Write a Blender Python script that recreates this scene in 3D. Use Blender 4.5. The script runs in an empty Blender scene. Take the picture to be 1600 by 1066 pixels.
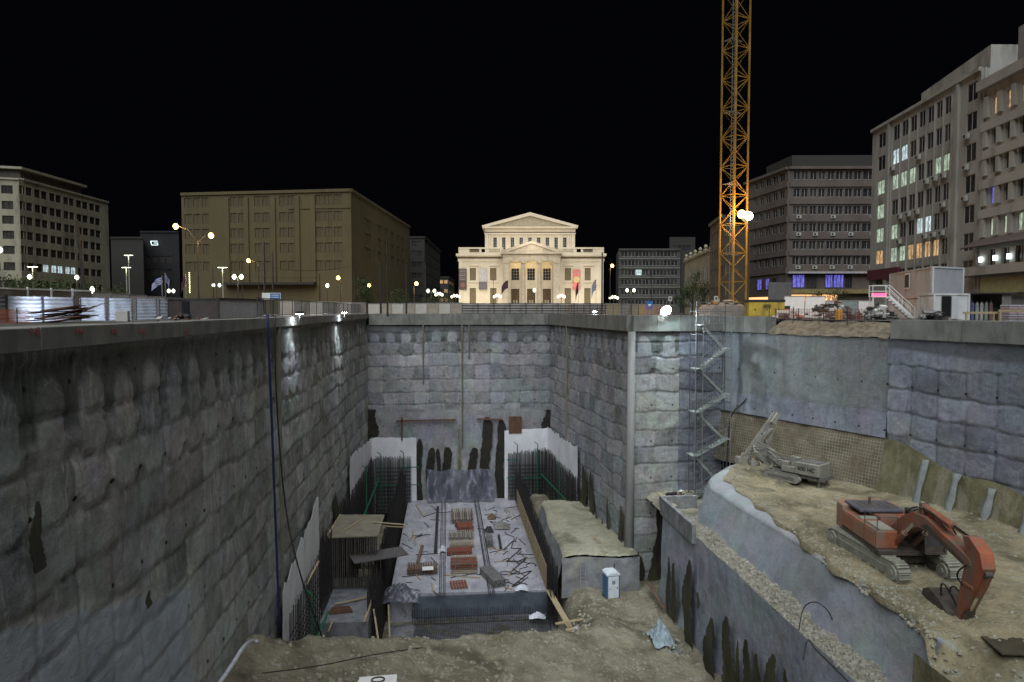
import bpy, bmesh, math, random
import numpy as np
from mathutils import Vector, Matrix
R = math.radians
rnd = random.Random(7)
sc = bpy.context.scene
COL = sc.collection
# ---------------------------------------------------------------- camera
YAW = math.atan(100/1067); PITCH = math.atan(48/1067)
cam_d = bpy.data.cameras.new('camera'); cam = bpy.data.objects.new('camera', cam_d); COL.objects.link(cam)
cam_d.sensor_width = 36; cam_d.lens = 36*1067/1600; cam_d.clip_end = 3000; cam_d.clip_start = 0.1
cam.rotation_euler = (math.pi/2-PITCH, 0, -YAW)
sc.camera = cam
# ---------------------------------------------------------------- world (night sky)
w = bpy.data.worlds.new('World'); sc.world = w; w.use_nodes = True
wn = w.node_tree; wn.nodes.clear()
wo = wn.nodes.new('ShaderNodeOutputWorld'); wb = wn.nodes.new('ShaderNodeBackground')
sky = wn.nodes.new('ShaderNodeTexSky'); sky.sky_type = 'NISHITA'; sky.sun_disc = False
sky.sun_elevation = R(-9); sky.sun_rotation = R(205)
mixw = wn.nodes.new('ShaderNodeMixRGB'); mixw.blend_type = 'ADD'; mixw.inputs[0].default_value = 1
mixw.inputs[2].default_value = (.012, .013, .022, 1)
wn.links.new(sky.outputs[0], mixw.inputs[1]); wn.links.new(mixw.outputs[0], wb.inputs[0])
wb.inputs[1].default_value = 0.09
wn.links.new(wb.outputs[0], wo.inputs[0])
# ---------------------------------------------------------------- soft site light from behind the camera
sd = bpy.data.lights.new('sun', 'SUN'); sd.energy = 3.9; sd.angle = R(70); sd.color = (.93, .97, 1.0)
sun = bpy.data.objects.new('sun', sd); COL.objects.link(sun)
sun.rotation_euler = Vector((-.15, -.56, .80)).to_track_quat('Z', 'Y').to_euler()
sc.view_settings.view_transform = 'Standard'; sc.view_settings.look = 'None'
sc.view_settings.exposure = 0; sc.view_settings.gamma = 1

def lamp(kind, loc, energy, color, aim=None, size=.3, spot=90, blend=.5):
    d = bpy.data.lights.new('lamp_light', kind); d.energy = energy; d.color = color
    if kind == 'SPOT': d.spot_size = R(spot); d.spot_blend = blend; d.shadow_soft_size = size
    elif kind == 'AREA': d.size = size
    else: d.shadow_soft_size = size
    o = bpy.data.objects.new('lamp_light', d); COL.objects.link(o); o.location = loc
    if aim: o.rotation_euler = (Vector(loc)-Vector(aim)).to_track_quat('Z', 'Y').to_euler()
    return o
# ---------------------------------------------------------------- picture coordinates -> points at a real distance
_F = Vector((math.sin(YAW)*math.cos(PITCH), math.cos(YAW)*math.cos(PITCH), -math.sin(PITCH)))
_R = Vector((math.cos(YAW), -math.sin(YAW), 0)); _U = _R.cross(_F)
def ray(x, y): return _F + _R*((x-800)/1067) + _U*((533-y)/1067)
def at(x, y, X=None, Y=None, Z=None):
    d = ray(x, y)
    t = X/d.x if X is not None else (Y/d.y if Y is not None else Z/d.z)
    return d*t
def az(x, y, D): return ray(x, y)*D
def upx(A, B, px):
    """distance along ground line A->B where picture column px meets it"""
    d = ray(px, 485); ax, ay = A[0], A[1]; bx, by = B[0]-A[0], B[1]-A[1]
    L = math.hypot(bx, by)
    det = d.x*(-by)+bx*d.y
    s = (d.x*(-ay)*-1 - 0) if False else None
    # t*d = A + k*b
    k = (ax*d.y-ay*d.x)/(by*d.x-bx*d.y)
    return k*L
# ---------------------------------------------------------------- materials
MATS = {}
class NT:
    def __init__(s, name):
        m = bpy.data.materials.new(name); m.use_nodes = True; s.m = m; s.t = m.node_tree
        s.t.nodes.clear(); s.out = s.t.nodes.new('ShaderNodeOutputMaterial')
        s.b = s.t.nodes.new('ShaderNodeBsdfPrincipled'); s.t.links.new(s.b.outputs[0], s.out.inputs[0])
    def n(s, typ, ins=None, **pr):
        nd = s.t.nodes.new('ShaderNode'+typ)
        for k, v in pr.items(): setattr(nd, k, v)
        for k, v in (ins or {}).items(): s.set(nd.inputs[k], v)
        return nd
    def set(s, sock, v):
        if isinstance(v, bpy.types.NodeSocket): s.t.links.new(v, sock)
        elif isinstance(v, (tuple, list)) and len(v) == 3 and sock.type == 'RGBA': sock.default_value = (*v, 1)
        else: sock.default_value = v
    def coord(s, stretch=(1, 1, 1), uv=False):
        tc = s.n('TexCoord'); mp = s.n('Mapping', {0: tc.outputs['UV' if uv else 'Object']}); mp.inputs['Scale'].default_value = stretch
        return mp.outputs[0]
    def noise(s, co, scale, detail=4, rough=.55, dist=0):
        return s.n('TexNoise', {'Vector': co, 'Scale': scale, 'Detail': detail, 'Roughness': rough, 'Distortion': dist}).outputs['Fac']
    def ramp(s, f, lo, hi, a=0., b=1.):
        return s.n('MapRange', {0: f, 1: lo, 2: hi, 3: a, 4: b}, clamp=True).outputs[0]
    def mix(s, f, a, b, mode='MIX'):
        nd = s.n('MixRGB', {0: f, 1: a, 2: b}, blend_type=mode); return nd.outputs[0]
    def math(s, op, a, b=0.): return s.n('Math', {0: a, 1: b}, operation=op).outputs[0]
    def bump(s, h, st, dist=.02):
        nd = s.n('Bump', {'Height': h, 'Strength': st, 'Distance': dist}); s.t.links.new(nd.outputs[0], s.b.inputs['Normal'])
def mat(name, c1, c2=None, scale=2., stretch=(1, 1, 1), rough=.8, metal=0., bump=0., fine=0., contrast=(.35, .65), spec=.3, dirt=None, bd=.02, dr=(.5, .68)):
    if name in MATS: return MATS[name]
    t = NT(name); c2 = c2 or tuple(c*.72 for c in c1)
    co = t.coord(stretch)
    f = t.ramp(t.noise(co, scale, 5, .6), *contrast)
    col = t.mix(f, c1, c2)
    if dirt:
        g = t.ramp(t.noise(t.coord((1, 1, .3)), scale*.6+.3, 6, .7), *dr)
        col = t.mix(g, col, dirt)
    t.set(t.b.inputs['Base Color'], col)
    t.b.inputs['Roughness'].default_value = rough; t.b.inputs['Metallic'].default_value = metal
    t.b.inputs['Specular IOR Level'].default_value = spec
    if bump: t.bump(t.noise(t.coord(), fine or scale*6, 6, .65), bump, bd)
    MATS[name] = t.m; return t.m
def emat(name, c, s, base=None):
    if name in MATS: return MATS[name]
    t = NT(name); t.set(t.b.inputs['Base Color'], base or c); t.set(t.b.inputs['Emission Color'], c)
    t.b.inputs['Emission Strength'].default_value = s; MATS[name] = t.m; return t.m
# ---------------------------------------------------------------- mesh builder
class MB:
    def __init__(s): s.v = []; s.f = []; s.mi = []; s.cur = 0
    def add(s, vs, fs):
        o = len(s.v); s.v += [tuple(p) for p in vs]; s.f += [tuple(o+i for i in f) for f in fs]; s.mi += [s.cur]*len(fs); return s
    def m(s, i): s.cur = i; return s
    def box(s, c, d, rz=0, M=None):
        hx, hy, hz = d[0]/2, d[1]/2, d[2]/2; cs, sn = math.cos(rz), math.sin(rz); vs = []
        for sx, sy, sz in ((-1,-1,-1),(1,-1,-1),(1,1,-1),(-1,1,-1),(-1,-1,1),(1,-1,1),(1,1,1),(-1,1,1)):
            x, y, z = sx*hx, sy*hy, sz*hz
            if M is not None: p = M @ Vector((x, y, z)); vs.append((p.x+c[0], p.y+c[1], p.z+c[2]))
            else: vs.append((c[0]+x*cs-y*sn, c[1]+x*sn+y*cs, c[2]+z))
        return s.add(vs, ((0,3,2,1),(4,5,6,7),(0,1,5,4),(1,2,6,5),(2,3,7,6),(3,0,4,7)))
    def b3(s, x0, x1, y0, y1, z0, z1): return s.box(((x0+x1)/2, (y0+y1)/2, (z0+z1)/2), (x1-x0, y1-y0, z1-z0))
    def bar(s, p, q, w, h=None, up=(0, 0, 1)):
        p, q = Vector(p), Vector(q); d = q-p; L = d.length
        if L < 1e-6: return s
        z = d/L; u = Vector(up)
        if abs(z.dot(u)) > .98: u = Vector((1, 0, 0))
        x = z.cross(u).normalized(); y = x.cross(z)
        M = Matrix((x, y, z)).transposed()
        return s.box((p+q)/2, (w, h or w, L), M=M)
    def tube(s, pts, r, n=6, cap=True):
        pts = [Vector(p) for p in pts]; rs = r if isinstance(r, (list, tuple)) else [r]*len(pts); vs = []; fs = []
        for i, p in enumerate(pts):
            d = (pts[min(i+1, len(pts)-1)]-pts[max(i-1, 0)]).normalized()
            u = Vector((0, 0, 1)) if abs(d.z) < .95 else Vector((1, 0, 0))
            x = d.cross(u).normalized(); y = x.cross(d)
            for k in range(n):
                a = 2*math.pi*k/n; vs.append(p+(x*math.cos(a)+y*math.sin(a))*rs[i])
        for i in range(len(pts)-1):
            for k in range(n): fs.append((i*n+k, i*n+(k+1) % n, (i+1)*n+(k+1) % n, (i+1)*n+k))
        if cap: fs.append(tuple(range(n-1, -1, -1))); fs.append(tuple((len(pts)-1)*n+k for k in range(n)))
        return s.add(vs, fs)
    def lathe(s, prof, c=(0, 0, 0), n=12):
        vs = []; fs = []
        for r, z in prof:
            for k in range(n): a = 2*math.pi*k/n; vs.append((c[0]+r*math.cos(a), c[1]+r*math.sin(a), c[2]+z))
        for i in range(len(prof)-1):
            for k in range(n): fs.append((i*n+k, i*n+(k+1) % n, (i+1)*n+(k+1) % n, (i+1)*n+k))
        fs.append(tuple(range(n-1, -1, -1))); fs.append(tuple((len(prof)-1)*n+k for k in range(n)))
        return s.add(vs, fs)
    def ball(s, c, r, n=10):
        pr = [(max(.001, r*math.sin(math.pi*i/n)), -r*math.cos(math.pi*i/n)) for i in range(n+1)]; return s.lathe(pr, c, n)
    def prism(s, poly, a, b, axis='x'):
        """extrude 2D poly between a and b along axis; poly in the other two axes"""
        n = len(poly); vs = []
        for t in (a, b):
            for p, q in poly: vs.append({'x': (t, p, q), 'y': (p, t, q), 'z': (p, q, t)}[axis])
        fs = [tuple(range(n-1, -1, -1)), tuple(range(n, 2*n))]+[(i, (i+1) % n, n+(i+1) % n, n+i) for i in range(n)]
        return s.add(vs, fs)
    def sheet(s, P, th=.01):
        """grid of points P[i][j] -> surface with a little thickness downward along normal"""
        ni, nj = len(P), len(P[0]); vs = []; fs = []
        n = (Vector(P[-1][0])-Vector(P[0][0])).cross(Vector(P[0][-1])-Vector(P[0][0])); n = n.normalized()*th if n.length else Vector((0,0,th))
        for k in range(2):
            for i in range(ni):
                for j in range(nj): vs.append(Vector(P[i][j])-n*k)
        o = ni*nj
        for i in range(ni-1):
            for j in range(nj-1):
                a, b, c, d = i*nj+j, (i+1)*nj+j, (i+1)*nj+j+1, i*nj+j+1
                fs.append((a, b, c, d)); fs.append((d+o, c+o, b+o, a+o))
        for i in range(ni-1):
            for j in (0, nj-1): a, b = i*nj+j, (i+1)*nj+j; fs.append((a, a+o, b+o, b))
        for j in range(nj-1):
            for i in (0, ni-1): a, b = i*nj+j, i*nj+j+1; fs.append((a, b, b+o, a+o))
        return s.add(vs, fs)
    def mesh(s, name, ms):
        me = bpy.data.meshes.new(name); me.from_pydata(s.v, [], s.f)
        for m_ in (ms if isinstance(ms, (list, tuple)) else [ms]): me.materials.append(m_)
        if any(s.mi): me.polygons.foreach_set('material_index', s.mi)
        bm = bmesh.new(); bm.from_mesh(me); bmesh.ops.recalc_face_normals(bm, faces=bm.faces); bm.to_mesh(me); bm.free()
        return me
    def build(s, name, ms, parent=None, loc=(0, 0, 0), rz=0, smooth=False, bevel=0, label=None):
        me = s.mesh(name, ms)
        if smooth: me.polygons.foreach_set('use_smooth', [True]*len(me.polygons)); 
        o = bpy.data.objects.new(name, me); COL.objects.link(o); o.location = loc; o.rotation_euler = (0, 0, rz)
        if parent: o.parent = parent
        if bevel:
            b = o.modifiers.new('bevel', 'BEVEL'); b.width = bevel; b.segments = 2; b.limit_method = 'ANGLE'
        if label: o['label'] = label
        return o
def tag(o, label, cat, group=None):
    o['label'] = label; o['category'] = cat
    if group: o['group'] = group
    return o
def thing(name, label, cat, loc=(0, 0, 0), rz=0, group=None):
    o = bpy.data.objects.new(name, None); COL.objects.link(o); o.location = loc; o.rotation_euler = (0, 0, rz); o.empty_display_size = .2
    return tag(o, label, cat, group)
def struct(o): o['kind'] = 'structure'; return o
def stuff(o): o['kind'] = 'stuff'; return o
KIDS = {}
def dup(root, loc=None, rz=None, label=None):
    def cp(o, par):
        c = o.copy(); COL.objects.link(c)
        if par: c.parent = par
        for ch in [x for x in bpy.data.objects if x.parent == o]: cp(ch, c)
        return c
    r = cp(root, None)
    if loc is not None: r.location = loc
    if rz is not None: r.rotation_euler = (0, 0, rz)
    if label: r['label'] = label
    return r
def text(s, size, m, parent, loc, rot, name='lettering', depth=.02, align='CENTER'):
    cu = bpy.data.curves.new('t', 'FONT'); cu.body = s; cu.size = size; cu.extrude = depth/2; cu.align_x = align; cu.align_y = 'CENTER'
    o = bpy.data.objects.new('t', cu); COL.objects.link(o); bpy.context.view_layer.update()
    me = bpy.data.meshes.new_from_object(o.evaluated_get(bpy.context.evaluated_depsgraph_get()))
    bpy.data.objects.remove(o); me.materials.clear(); me.materials.append(m)
    q = bpy.data.objects.new(name, me); COL.objects.link(q); q.parent = parent; q.location = loc; q.rotation_euler = rot
    return q
# ---------------------------------------------------------------- numpy value noise
_rs = np.random.RandomState(3); _T = _rs.rand(256, 256)
def vn(x, y):
    xi = np.floor(x).astype(int); yi = np.floor(y).astype(int); fx = x-xi; fy = y-yi
    fx = fx*fx*(3-2*fx); fy = fy*fy*(3-2*fy)
    a = _T[xi % 256, yi % 256]; b = _T[(xi+1) % 256, yi % 256]; c = _T[xi % 256, (yi+1) % 256]; d = _T[(xi+1) % 256, (yi+1) % 256]
    return (a*(1-fx)+b*fx)*(1-fy)+(c*(1-fx)+d*fx)*fy
def fbm(x, y, o=4):
    s = 0; a = .5
    for k in range(o): s = s+a*vn(x*2**k+17.3*k, y*2**k+9.1*k); a *= .5
    return s/(1-.5**o)
def grid_obj(name, P, m, parent=None, uv=None, attr=None, smooth=True, label=None):
    """P: (n,m,3) array"""
    n, k = P.shape[:2]; me = bpy.data.meshes.new(name)
    idx = np.arange(n*k).reshape(n, k)
    q = np.stack([idx[:-1, :-1], idx[1:, :-1], idx[1:, 1:], idx[:-1, 1:]], -1).reshape(-1, 4)
    me.vertices.add(n*k); me.vertices.foreach_set('co', P.reshape(-1).astype(np.float32))
    me.loops.add(q.size); me.loops.foreach_set('vertex_index', q.reshape(-1).astype(np.int32))
    me.polygons.add(len(q)); me.polygons.foreach_set('loop_start', np.arange(0, q.size, 4, dtype=np.int32)); me.polygons.foreach_set('loop_total', np.full(len(q), 4, dtype=np.int32))
    me.update(calc_edges=True)
    if uv is not None:
        l = me.uv_layers.new(name='UVMap'); l.data.foreach_set('uv', uv.reshape(-1, 2)[q.reshape(-1)].reshape(-1).astype(np.float32))
    if attr is not None:
        a = me.attributes.new('cv', 'FLOAT_COLOR', 'POINT'); a.data.foreach_set('color', attr.reshape(-1).astype(np.float32))
    me.polygons.foreach_set('use_smooth', [smooth]*len(me.polygons)); me.materials.append(m); me.validate()
    o = bpy.data.objects.new(name, me); COL.objects.link(o)
    if parent: o.parent = parent
    if label: o['label'] = label
    return o
# ---------------------------------------------------------------- sprayed concrete material
def shot_mat(name, dark, light, stain, eff=(.46, .47, .43), effn=.62, blue=(.17, .185, .23), holes=True, boards=False, streak=.55):
    t = NT(name); uv = t.coord(uv=True)
    at_ = t.n('Attribute', attribute_name='cv'); sp = t.n('SeparateColor', {0: at_.outputs['Color']})
    tone, joint, st = sp.outputs[0], sp.outputs[1], sp.outputs[2]; patch = at_.outputs['Alpha']
    mott = t.noise(uv, .9, 6, .62); fine = t.noise(uv, 9, 5, .7)
    f = t.math('ADD', t.math('MULTIPLY', tone, .72), t.math('MULTIPLY', t.ramp(mott, .32, .68), .28))
    col = t.mix(t.ramp(f, .2, .8), dark, light)
    col = t.mix(t.math('MULTIPLY', t.ramp(t.noise(uv, .16, 3, .5), .5, .68), .55), col, blue)
    tn = t.n('TexNoise', {'Vector': uv, 'Scale': .38, 'Detail': 2, 'Distortion': .8}).outputs['Color']
    tn = t.n('HueSaturation', {'Saturation': .42, 'Value': 2.0, 'Color': tn}).outputs[0]
    col = t.mix(.42, col, tn, 'MULTIPLY'); col = t.mix(1.0, col, (1.18, 1.18, 1.18), 'MULTIPLY')
    col = t.mix(.2+.35*streak, col, t.mix(t.ramp(t.noise(uv, 3.1, 7, .78, .4), .36, .64), (.62, .62, .62), (1.32, 1.32, 1.3)), 'MULTIPLY')
    # vertical wash streaks, darker and lighter
    s1 = t.noise(t.coord((1.9, .5, 1), True), 1.2, 6, .7, .5)
    col = t.mix(t.ramp(s1, .5, .72, 0, .7*streak), col, tuple(c*.55 for c in dark))
    s3 = t.noise(t.coord((2.6, .55, 1), True), 1.3, 6, .7, .5)
    col = t.mix(t.ramp(s3, .54, .72, 0, .5*streak), col, tuple(min(1, c*1.55) for c in light))
    col = t.mix(t.math('MULTIPLY', st, t.ramp(mott, .2, .8, .6, 1)), col, stain)
    col = t.mix(t.math('MULTIPLY', t.math('MULTIPLY', joint, .4), t.ramp(t.noise(uv, .7, 3), .35, .6, .25, 1)), col, tuple(c*.55 for c in dark))  # groove shading painted into the colour along the seams
    # lime bloom: runs under the seams and webs round the patches
    s2 = t.noise(t.coord((3.2, .5, 1), True), 1.5, 6, .74, .9)
    runs = t.math('MULTIPLY', t.ramp(s2, effn-.035, effn+.045), t.ramp(t.noise(uv, .33, 4, .6), .42, .6))
    vo = t.n('TexVoronoi', {'Vector': t.mix(.22, uv, t.n('TexNoise', {'Vector': uv, 'Scale': 1.3, 'Detail': 4}).outputs['Color'], 'ADD'), 'Scale': .75}, feature='DISTANCE_TO_EDGE').outputs[0]
    web = t.math('MULTIPLY', t.ramp(vo, .0, .03, 1, 0), t.ramp(t.noise(uv, .8, 5, .7), .52, .64))
    lime = t.math('MULTIPLY', t.ramp(joint, .15, .7), t.math('MULTIPLY', t.ramp(t.noise(uv, 1.1, 6, .75, .6), .5, .6), t.ramp(t.noise(uv, .2, 3), .45, .6)))
    runs = t.math('MAXIMUM', runs, lime)
    e = t.math('MULTIPLY', t.math('MULTIPLY', t.math('MAXIMUM', runs, t.math('MULTIPLY', web, .8)), t.ramp(patch, .0, 1., .25, 1.)), t.math('SUBTRACT', 1, t.math('MULTIPLY', st, .8)))
    col = t.mix(t.math('MULTIPLY', e, t.ramp(fine, .25, .7, .35, .9)), col, eff)
    if holes:
        sx = t.n('SeparateXYZ', {0: uv}); fr = lambda s_, k, o: t.math('SUBTRACT', t.math('FRACT', t.math('ADD', t.math('DIVIDE', s_, k), o)), .5)
        dx = t.math('MULTIPLY', fr(sx.outputs[0], 2.0, .5), 2.0); dy = t.math('MULTIPLY', fr(sx.outputs[1], 3.3, .1), 3.3)
        r_ = t.math('SQRT', t.math('ADD', t.math('MULTIPLY', dx, dx), t.math('MULTIPLY', dy, dy)))
        col = t.mix(t.ramp(r_, .06, .1, 1, 0), col, (.015, .015, .017))
    col = t.mix(t.ramp(tone, 1.2, 1.8, 0, .9), col, t.mix(t.ramp(mott, .3, .7), (.27, .32, .375), (.38, .42, .46)))
    if boards:
        sx = t.n('SeparateXYZ', {0: uv}); b = t.n('TexWhiteNoise', {'W': t.math('FLOOR', t.math('MULTIPLY', sx.outputs[0], .8))}, noise_dimensions='1D').outputs[0]
        col = t.mix(t.math('MULTIPLY', b, .35), col, (.25, .26, .235))
    t.set(t.b.inputs['Base Color'], col); t.b.inputs['Roughness'].default_value = .82; t.b.inputs['Specular IOR Level'].default_value = .25
    h = t.math('ADD', t.math('MULTIPLY', fine, .4), t.noise(uv, 2.5, 5, .7)); t.bump(h, .8, .08)
    return t.m
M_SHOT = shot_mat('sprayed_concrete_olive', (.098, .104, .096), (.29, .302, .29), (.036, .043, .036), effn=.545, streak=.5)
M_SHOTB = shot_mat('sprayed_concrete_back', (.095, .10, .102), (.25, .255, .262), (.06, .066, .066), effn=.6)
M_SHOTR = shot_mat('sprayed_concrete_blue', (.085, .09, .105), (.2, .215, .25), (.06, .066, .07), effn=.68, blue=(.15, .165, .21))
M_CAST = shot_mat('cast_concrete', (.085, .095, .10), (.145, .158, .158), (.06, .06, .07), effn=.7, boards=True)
M_CAP = mat('cap_concrete', (.2, .2, .18), (.13, .135, .125), 1.2, (.7, .7, .5), .85, bump=.4, fine=14, dirt=(.10, .10, .09))
M_DIRTY = mat('grey_concrete', (.24, .25, .25), (.14, .145, .15), 1.5, rough=.85, bump=.4, fine=10, dirt=(.09, .09, .09))

ROWS = [-1.35, -2.9, -4.25, -5.75, -7.35, -9.1, -10.8, -12.4, -14.0, -15.7, -17.3, -18.9, -20.5, -22.1, -23.7, -25.3, -27, -29]
def shot_wall(name, label, A, B, ztop, zbot, m, du=.10, dz=.10, depth=.24, cellw=2.0, stain_z=-3.5, arches=True, rows=ROWS, seed=0, batter=0., blank_from=None, near=None, bottom=None, group=None, pale=.5, cv_extra=None, vj=.93):
    A = np.array(A, float); B = np.array(B, float); L = np.linalg.norm(B-A); d = (B-A)/L
    nrm = np.array((d[1], -d[0]))            # towards the pit (A left, B right seen from the pit)
    us = np.linspace(0, L, int(L/du)+2)
    if near is not None:                     # refine towards the end nearest the camera
        t = np.linspace(0, 1, int(L/du)+2); us = L*((1-t)**near if near > 0 else t**(-near)); us = np.sort(us)
    zs = np.linspace(ztop, zbot, int((ztop-zbot)/dz)+2)
    U, Z = np.meshgrid(us, zs, indexing='ij')
    Uo = U+seed*13.7
    wu = U+.22*(fbm(Uo*.35, Z*.5+4, 3)-.5)+.10*(fbm(Uo*1.3, Z*1.3, 2)-.5)
    wz = Z+.55*(fbm(Uo*.28+9, Z*.3, 3)-.5)+.20*(fbm(Uo*1.1+3, Z*1.1, 2)-.5)
    ro = np.array(rows); ri = np.clip(np.searchsorted(-ro, -wz)-1, -1, len(ro)-2)
    top = ro[np.maximum(ri, 0)]; bot = ro[np.maximum(ri, 0)+1]
    tt = np.clip((wz-bot)/(top-bot), 0, 1)*2-1
    ci = np.floor(wu/cellw); ss = (wu/cellw-ci)*2-1
    jv = .5+.5*_T[(np.round(wu/cellw).astype(int)*5+seed) % 256, (ri.astype(int)+40) % 256]
    jh = .35+.65*vn(Uo*.3, ri*3.7+1)
    rq = ((np.abs(ss)*(vj-.1+.1*jv))**6+(np.abs(tt)*(.9+.1*jh))**6)**(1/6)
    pil = np.clip((1.03-rq)/.2, 0, 1); pil = pil*pil*(3-2*pil)
    pil = np.where(ri < 0, 0.9, pil)
    h = .7*depth*pil
    # belly of each row: the lower part of a row is thicker than the one below
    h += depth*.15*(-tt)*(np.abs(tt) < 1)*(ri >= 0)
    h += .22*(fbm(Uo*.22, Z*.25+2, 3)-.5)+.10*(fbm(Uo*1.2, Z*1.2+5, 3)-.5)+.03*(vn(Uo*6, Z*6)-.5)
    cell = _T[(ci.astype(int)+seed*7) % 256, (ri.astype(int)+31) % 256]; rowt = _T[(ri.astype(int)+5+seed) % 256, 9]
    cz = ro[np.minimum(np.maximum(ri, 0)+1, len(ro)-1)]; dc = np.hypot((np.abs(ss)-1)*cellw/2, wz-cz); ring = np.exp(-((dc-.46)/.07)**2)*(wz > cz)*((ri == 1) | (ri == 2))*(_T[(np.round(wu/cellw).astype(int)*3+seed) % 256, 50] > .25)
    if arches: h = h-.07*np.clip((.46-dc)/.06, 0, 1)*((ri == 1) | (ri == 2))*(wz > cz)
    tone = np.clip(.62*cell+.38*rowt, 0, 1)
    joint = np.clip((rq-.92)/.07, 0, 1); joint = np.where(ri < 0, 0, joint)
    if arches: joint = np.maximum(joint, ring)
    # damp upper zone ending in pile-shaped arches
    sz = np.full_like(U, stain_z)+.8*(fbm(Uo*.15, Uo*0, 2)-.5)
    if arches:
        s2 = (wu/cellw-np.floor(wu/cellw)-.5)*cellw; arch = np.sqrt(np.clip(.62**2-s2**2, 0, None)); hh = .5+.9*_T[(ci.astype(int)*3+seed) % 256, 77]
        sz = sz+np.where(np.abs(s2) < .62, arch+hh-.4, 0)
    stain = np.clip((Z-sz)/.22, 0, 1)*np.clip((-.9-Z)/.5+.3, 0, 1)
    edge = np.exp(-((Z-sz)/.16)**2)*.6
    if not arches: edge *= 0
    stain = np.clip(stain*.85+edge, 0, 1)
    if arches: h += np.where(Z > sz, -.08, .0)*np.clip((-1.3-Z)/.3, 0, 1)
    patch = np.clip(pale+.9*(fbm(Uo*.1+3, Z*.12+8, 3)-.5)*2, 0, 1)
    if blank_from is not None:               # hand-finished band without cells
        k = np.clip((blank_from-Z)/.4, 0, 1); h = h*(1-k)+k*(.05+.12*(fbm(Uo*.5, Z*.5, 4)-.5)); tone = tone*(1-k)+k*.8*fbm(Uo*.4, Z*.25, 4)+k*.25; joint = joint*(1-k)
    base = A[None, None, :]+d*U[..., None]+nrm*(h+batter*(ztop-Z))[..., None]
    P = np.concatenate([base, Z[..., None]], -1)
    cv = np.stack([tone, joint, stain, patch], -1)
    if cv_extra: cv = cv_extra(U, Z, cv)
    root = thing(name, label, 'wall', (A[0], A[1], 0), 0, group)
    P = P-np.array((A[0], A[1], 0))
    grid_obj('wall_face', P, m, root, np.stack([U, Z], -1), cv)
    return root, d, nrm, L
XL = -10.5
P3 = [(-10.5, 90), (13.6, 90), (16.3, 60), (20.9, 60.3), (25.2, 60.8), (31.3, 45.9), (40.5, 3)]
def leftx(U, Z, cv):
    # paler bluish tone low down close to the camera
    y = U+8
    lim = -6.9-(y-15)*.26-2.0*(fbm(y*.2, Z*.2, 3)-.5)
    k = np.clip((lim-Z)/.5, 0, 1)*np.clip((30-y)/3, 0, 1)
    cv[..., 0] = cv[..., 0]*(1-k)+k*2.0; cv[..., 1] *= 1-.5*k
    b = np.clip(1-np.abs(Z+5.1+.5*(fbm(y*.3, Z*0, 3)-.5))/.75, 0, 1)*np.clip((46-y)/10, 0, 1)*(k < .5)*(.4+.6*fbm(y*.8, Z*.8, 3))
    cv[..., 0] = np.clip(cv[..., 0]+.35*b, 0, 2); cv[..., 3] = np.clip(cv[..., 3]+b, 0, 1)
    return cv
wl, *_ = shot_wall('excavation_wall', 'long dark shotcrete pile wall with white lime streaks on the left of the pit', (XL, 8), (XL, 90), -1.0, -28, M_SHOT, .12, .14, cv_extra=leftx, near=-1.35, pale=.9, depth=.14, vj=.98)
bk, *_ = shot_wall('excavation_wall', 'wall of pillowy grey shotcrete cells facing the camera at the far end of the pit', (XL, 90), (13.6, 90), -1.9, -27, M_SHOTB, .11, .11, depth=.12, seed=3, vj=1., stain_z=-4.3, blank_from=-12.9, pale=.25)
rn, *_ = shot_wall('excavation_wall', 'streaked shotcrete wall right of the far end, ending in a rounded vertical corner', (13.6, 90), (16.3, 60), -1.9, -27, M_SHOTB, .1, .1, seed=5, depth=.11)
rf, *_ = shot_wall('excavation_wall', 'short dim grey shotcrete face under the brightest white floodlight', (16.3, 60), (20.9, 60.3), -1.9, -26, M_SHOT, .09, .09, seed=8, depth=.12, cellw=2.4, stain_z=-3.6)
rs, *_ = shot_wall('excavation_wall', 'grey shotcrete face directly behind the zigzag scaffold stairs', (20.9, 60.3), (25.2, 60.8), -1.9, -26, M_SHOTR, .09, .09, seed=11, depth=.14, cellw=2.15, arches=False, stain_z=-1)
rr, *_ = shot_wall('excavation_wall', 'blue-grey shotcrete wall of large pillow cells behind the excavator, right edge of the pit', (31.3, 45.9), (40.5, 3), -2.0, -14.5, M_SHOTR, .1, .1, seed=14, vj=1.03, depth=.17, arches=False, stain_z=-3.1, near=None, rows=[-3.9, -5.6, -7.2, -8.9, -10.6, -12.2, -14, -16])
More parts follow.
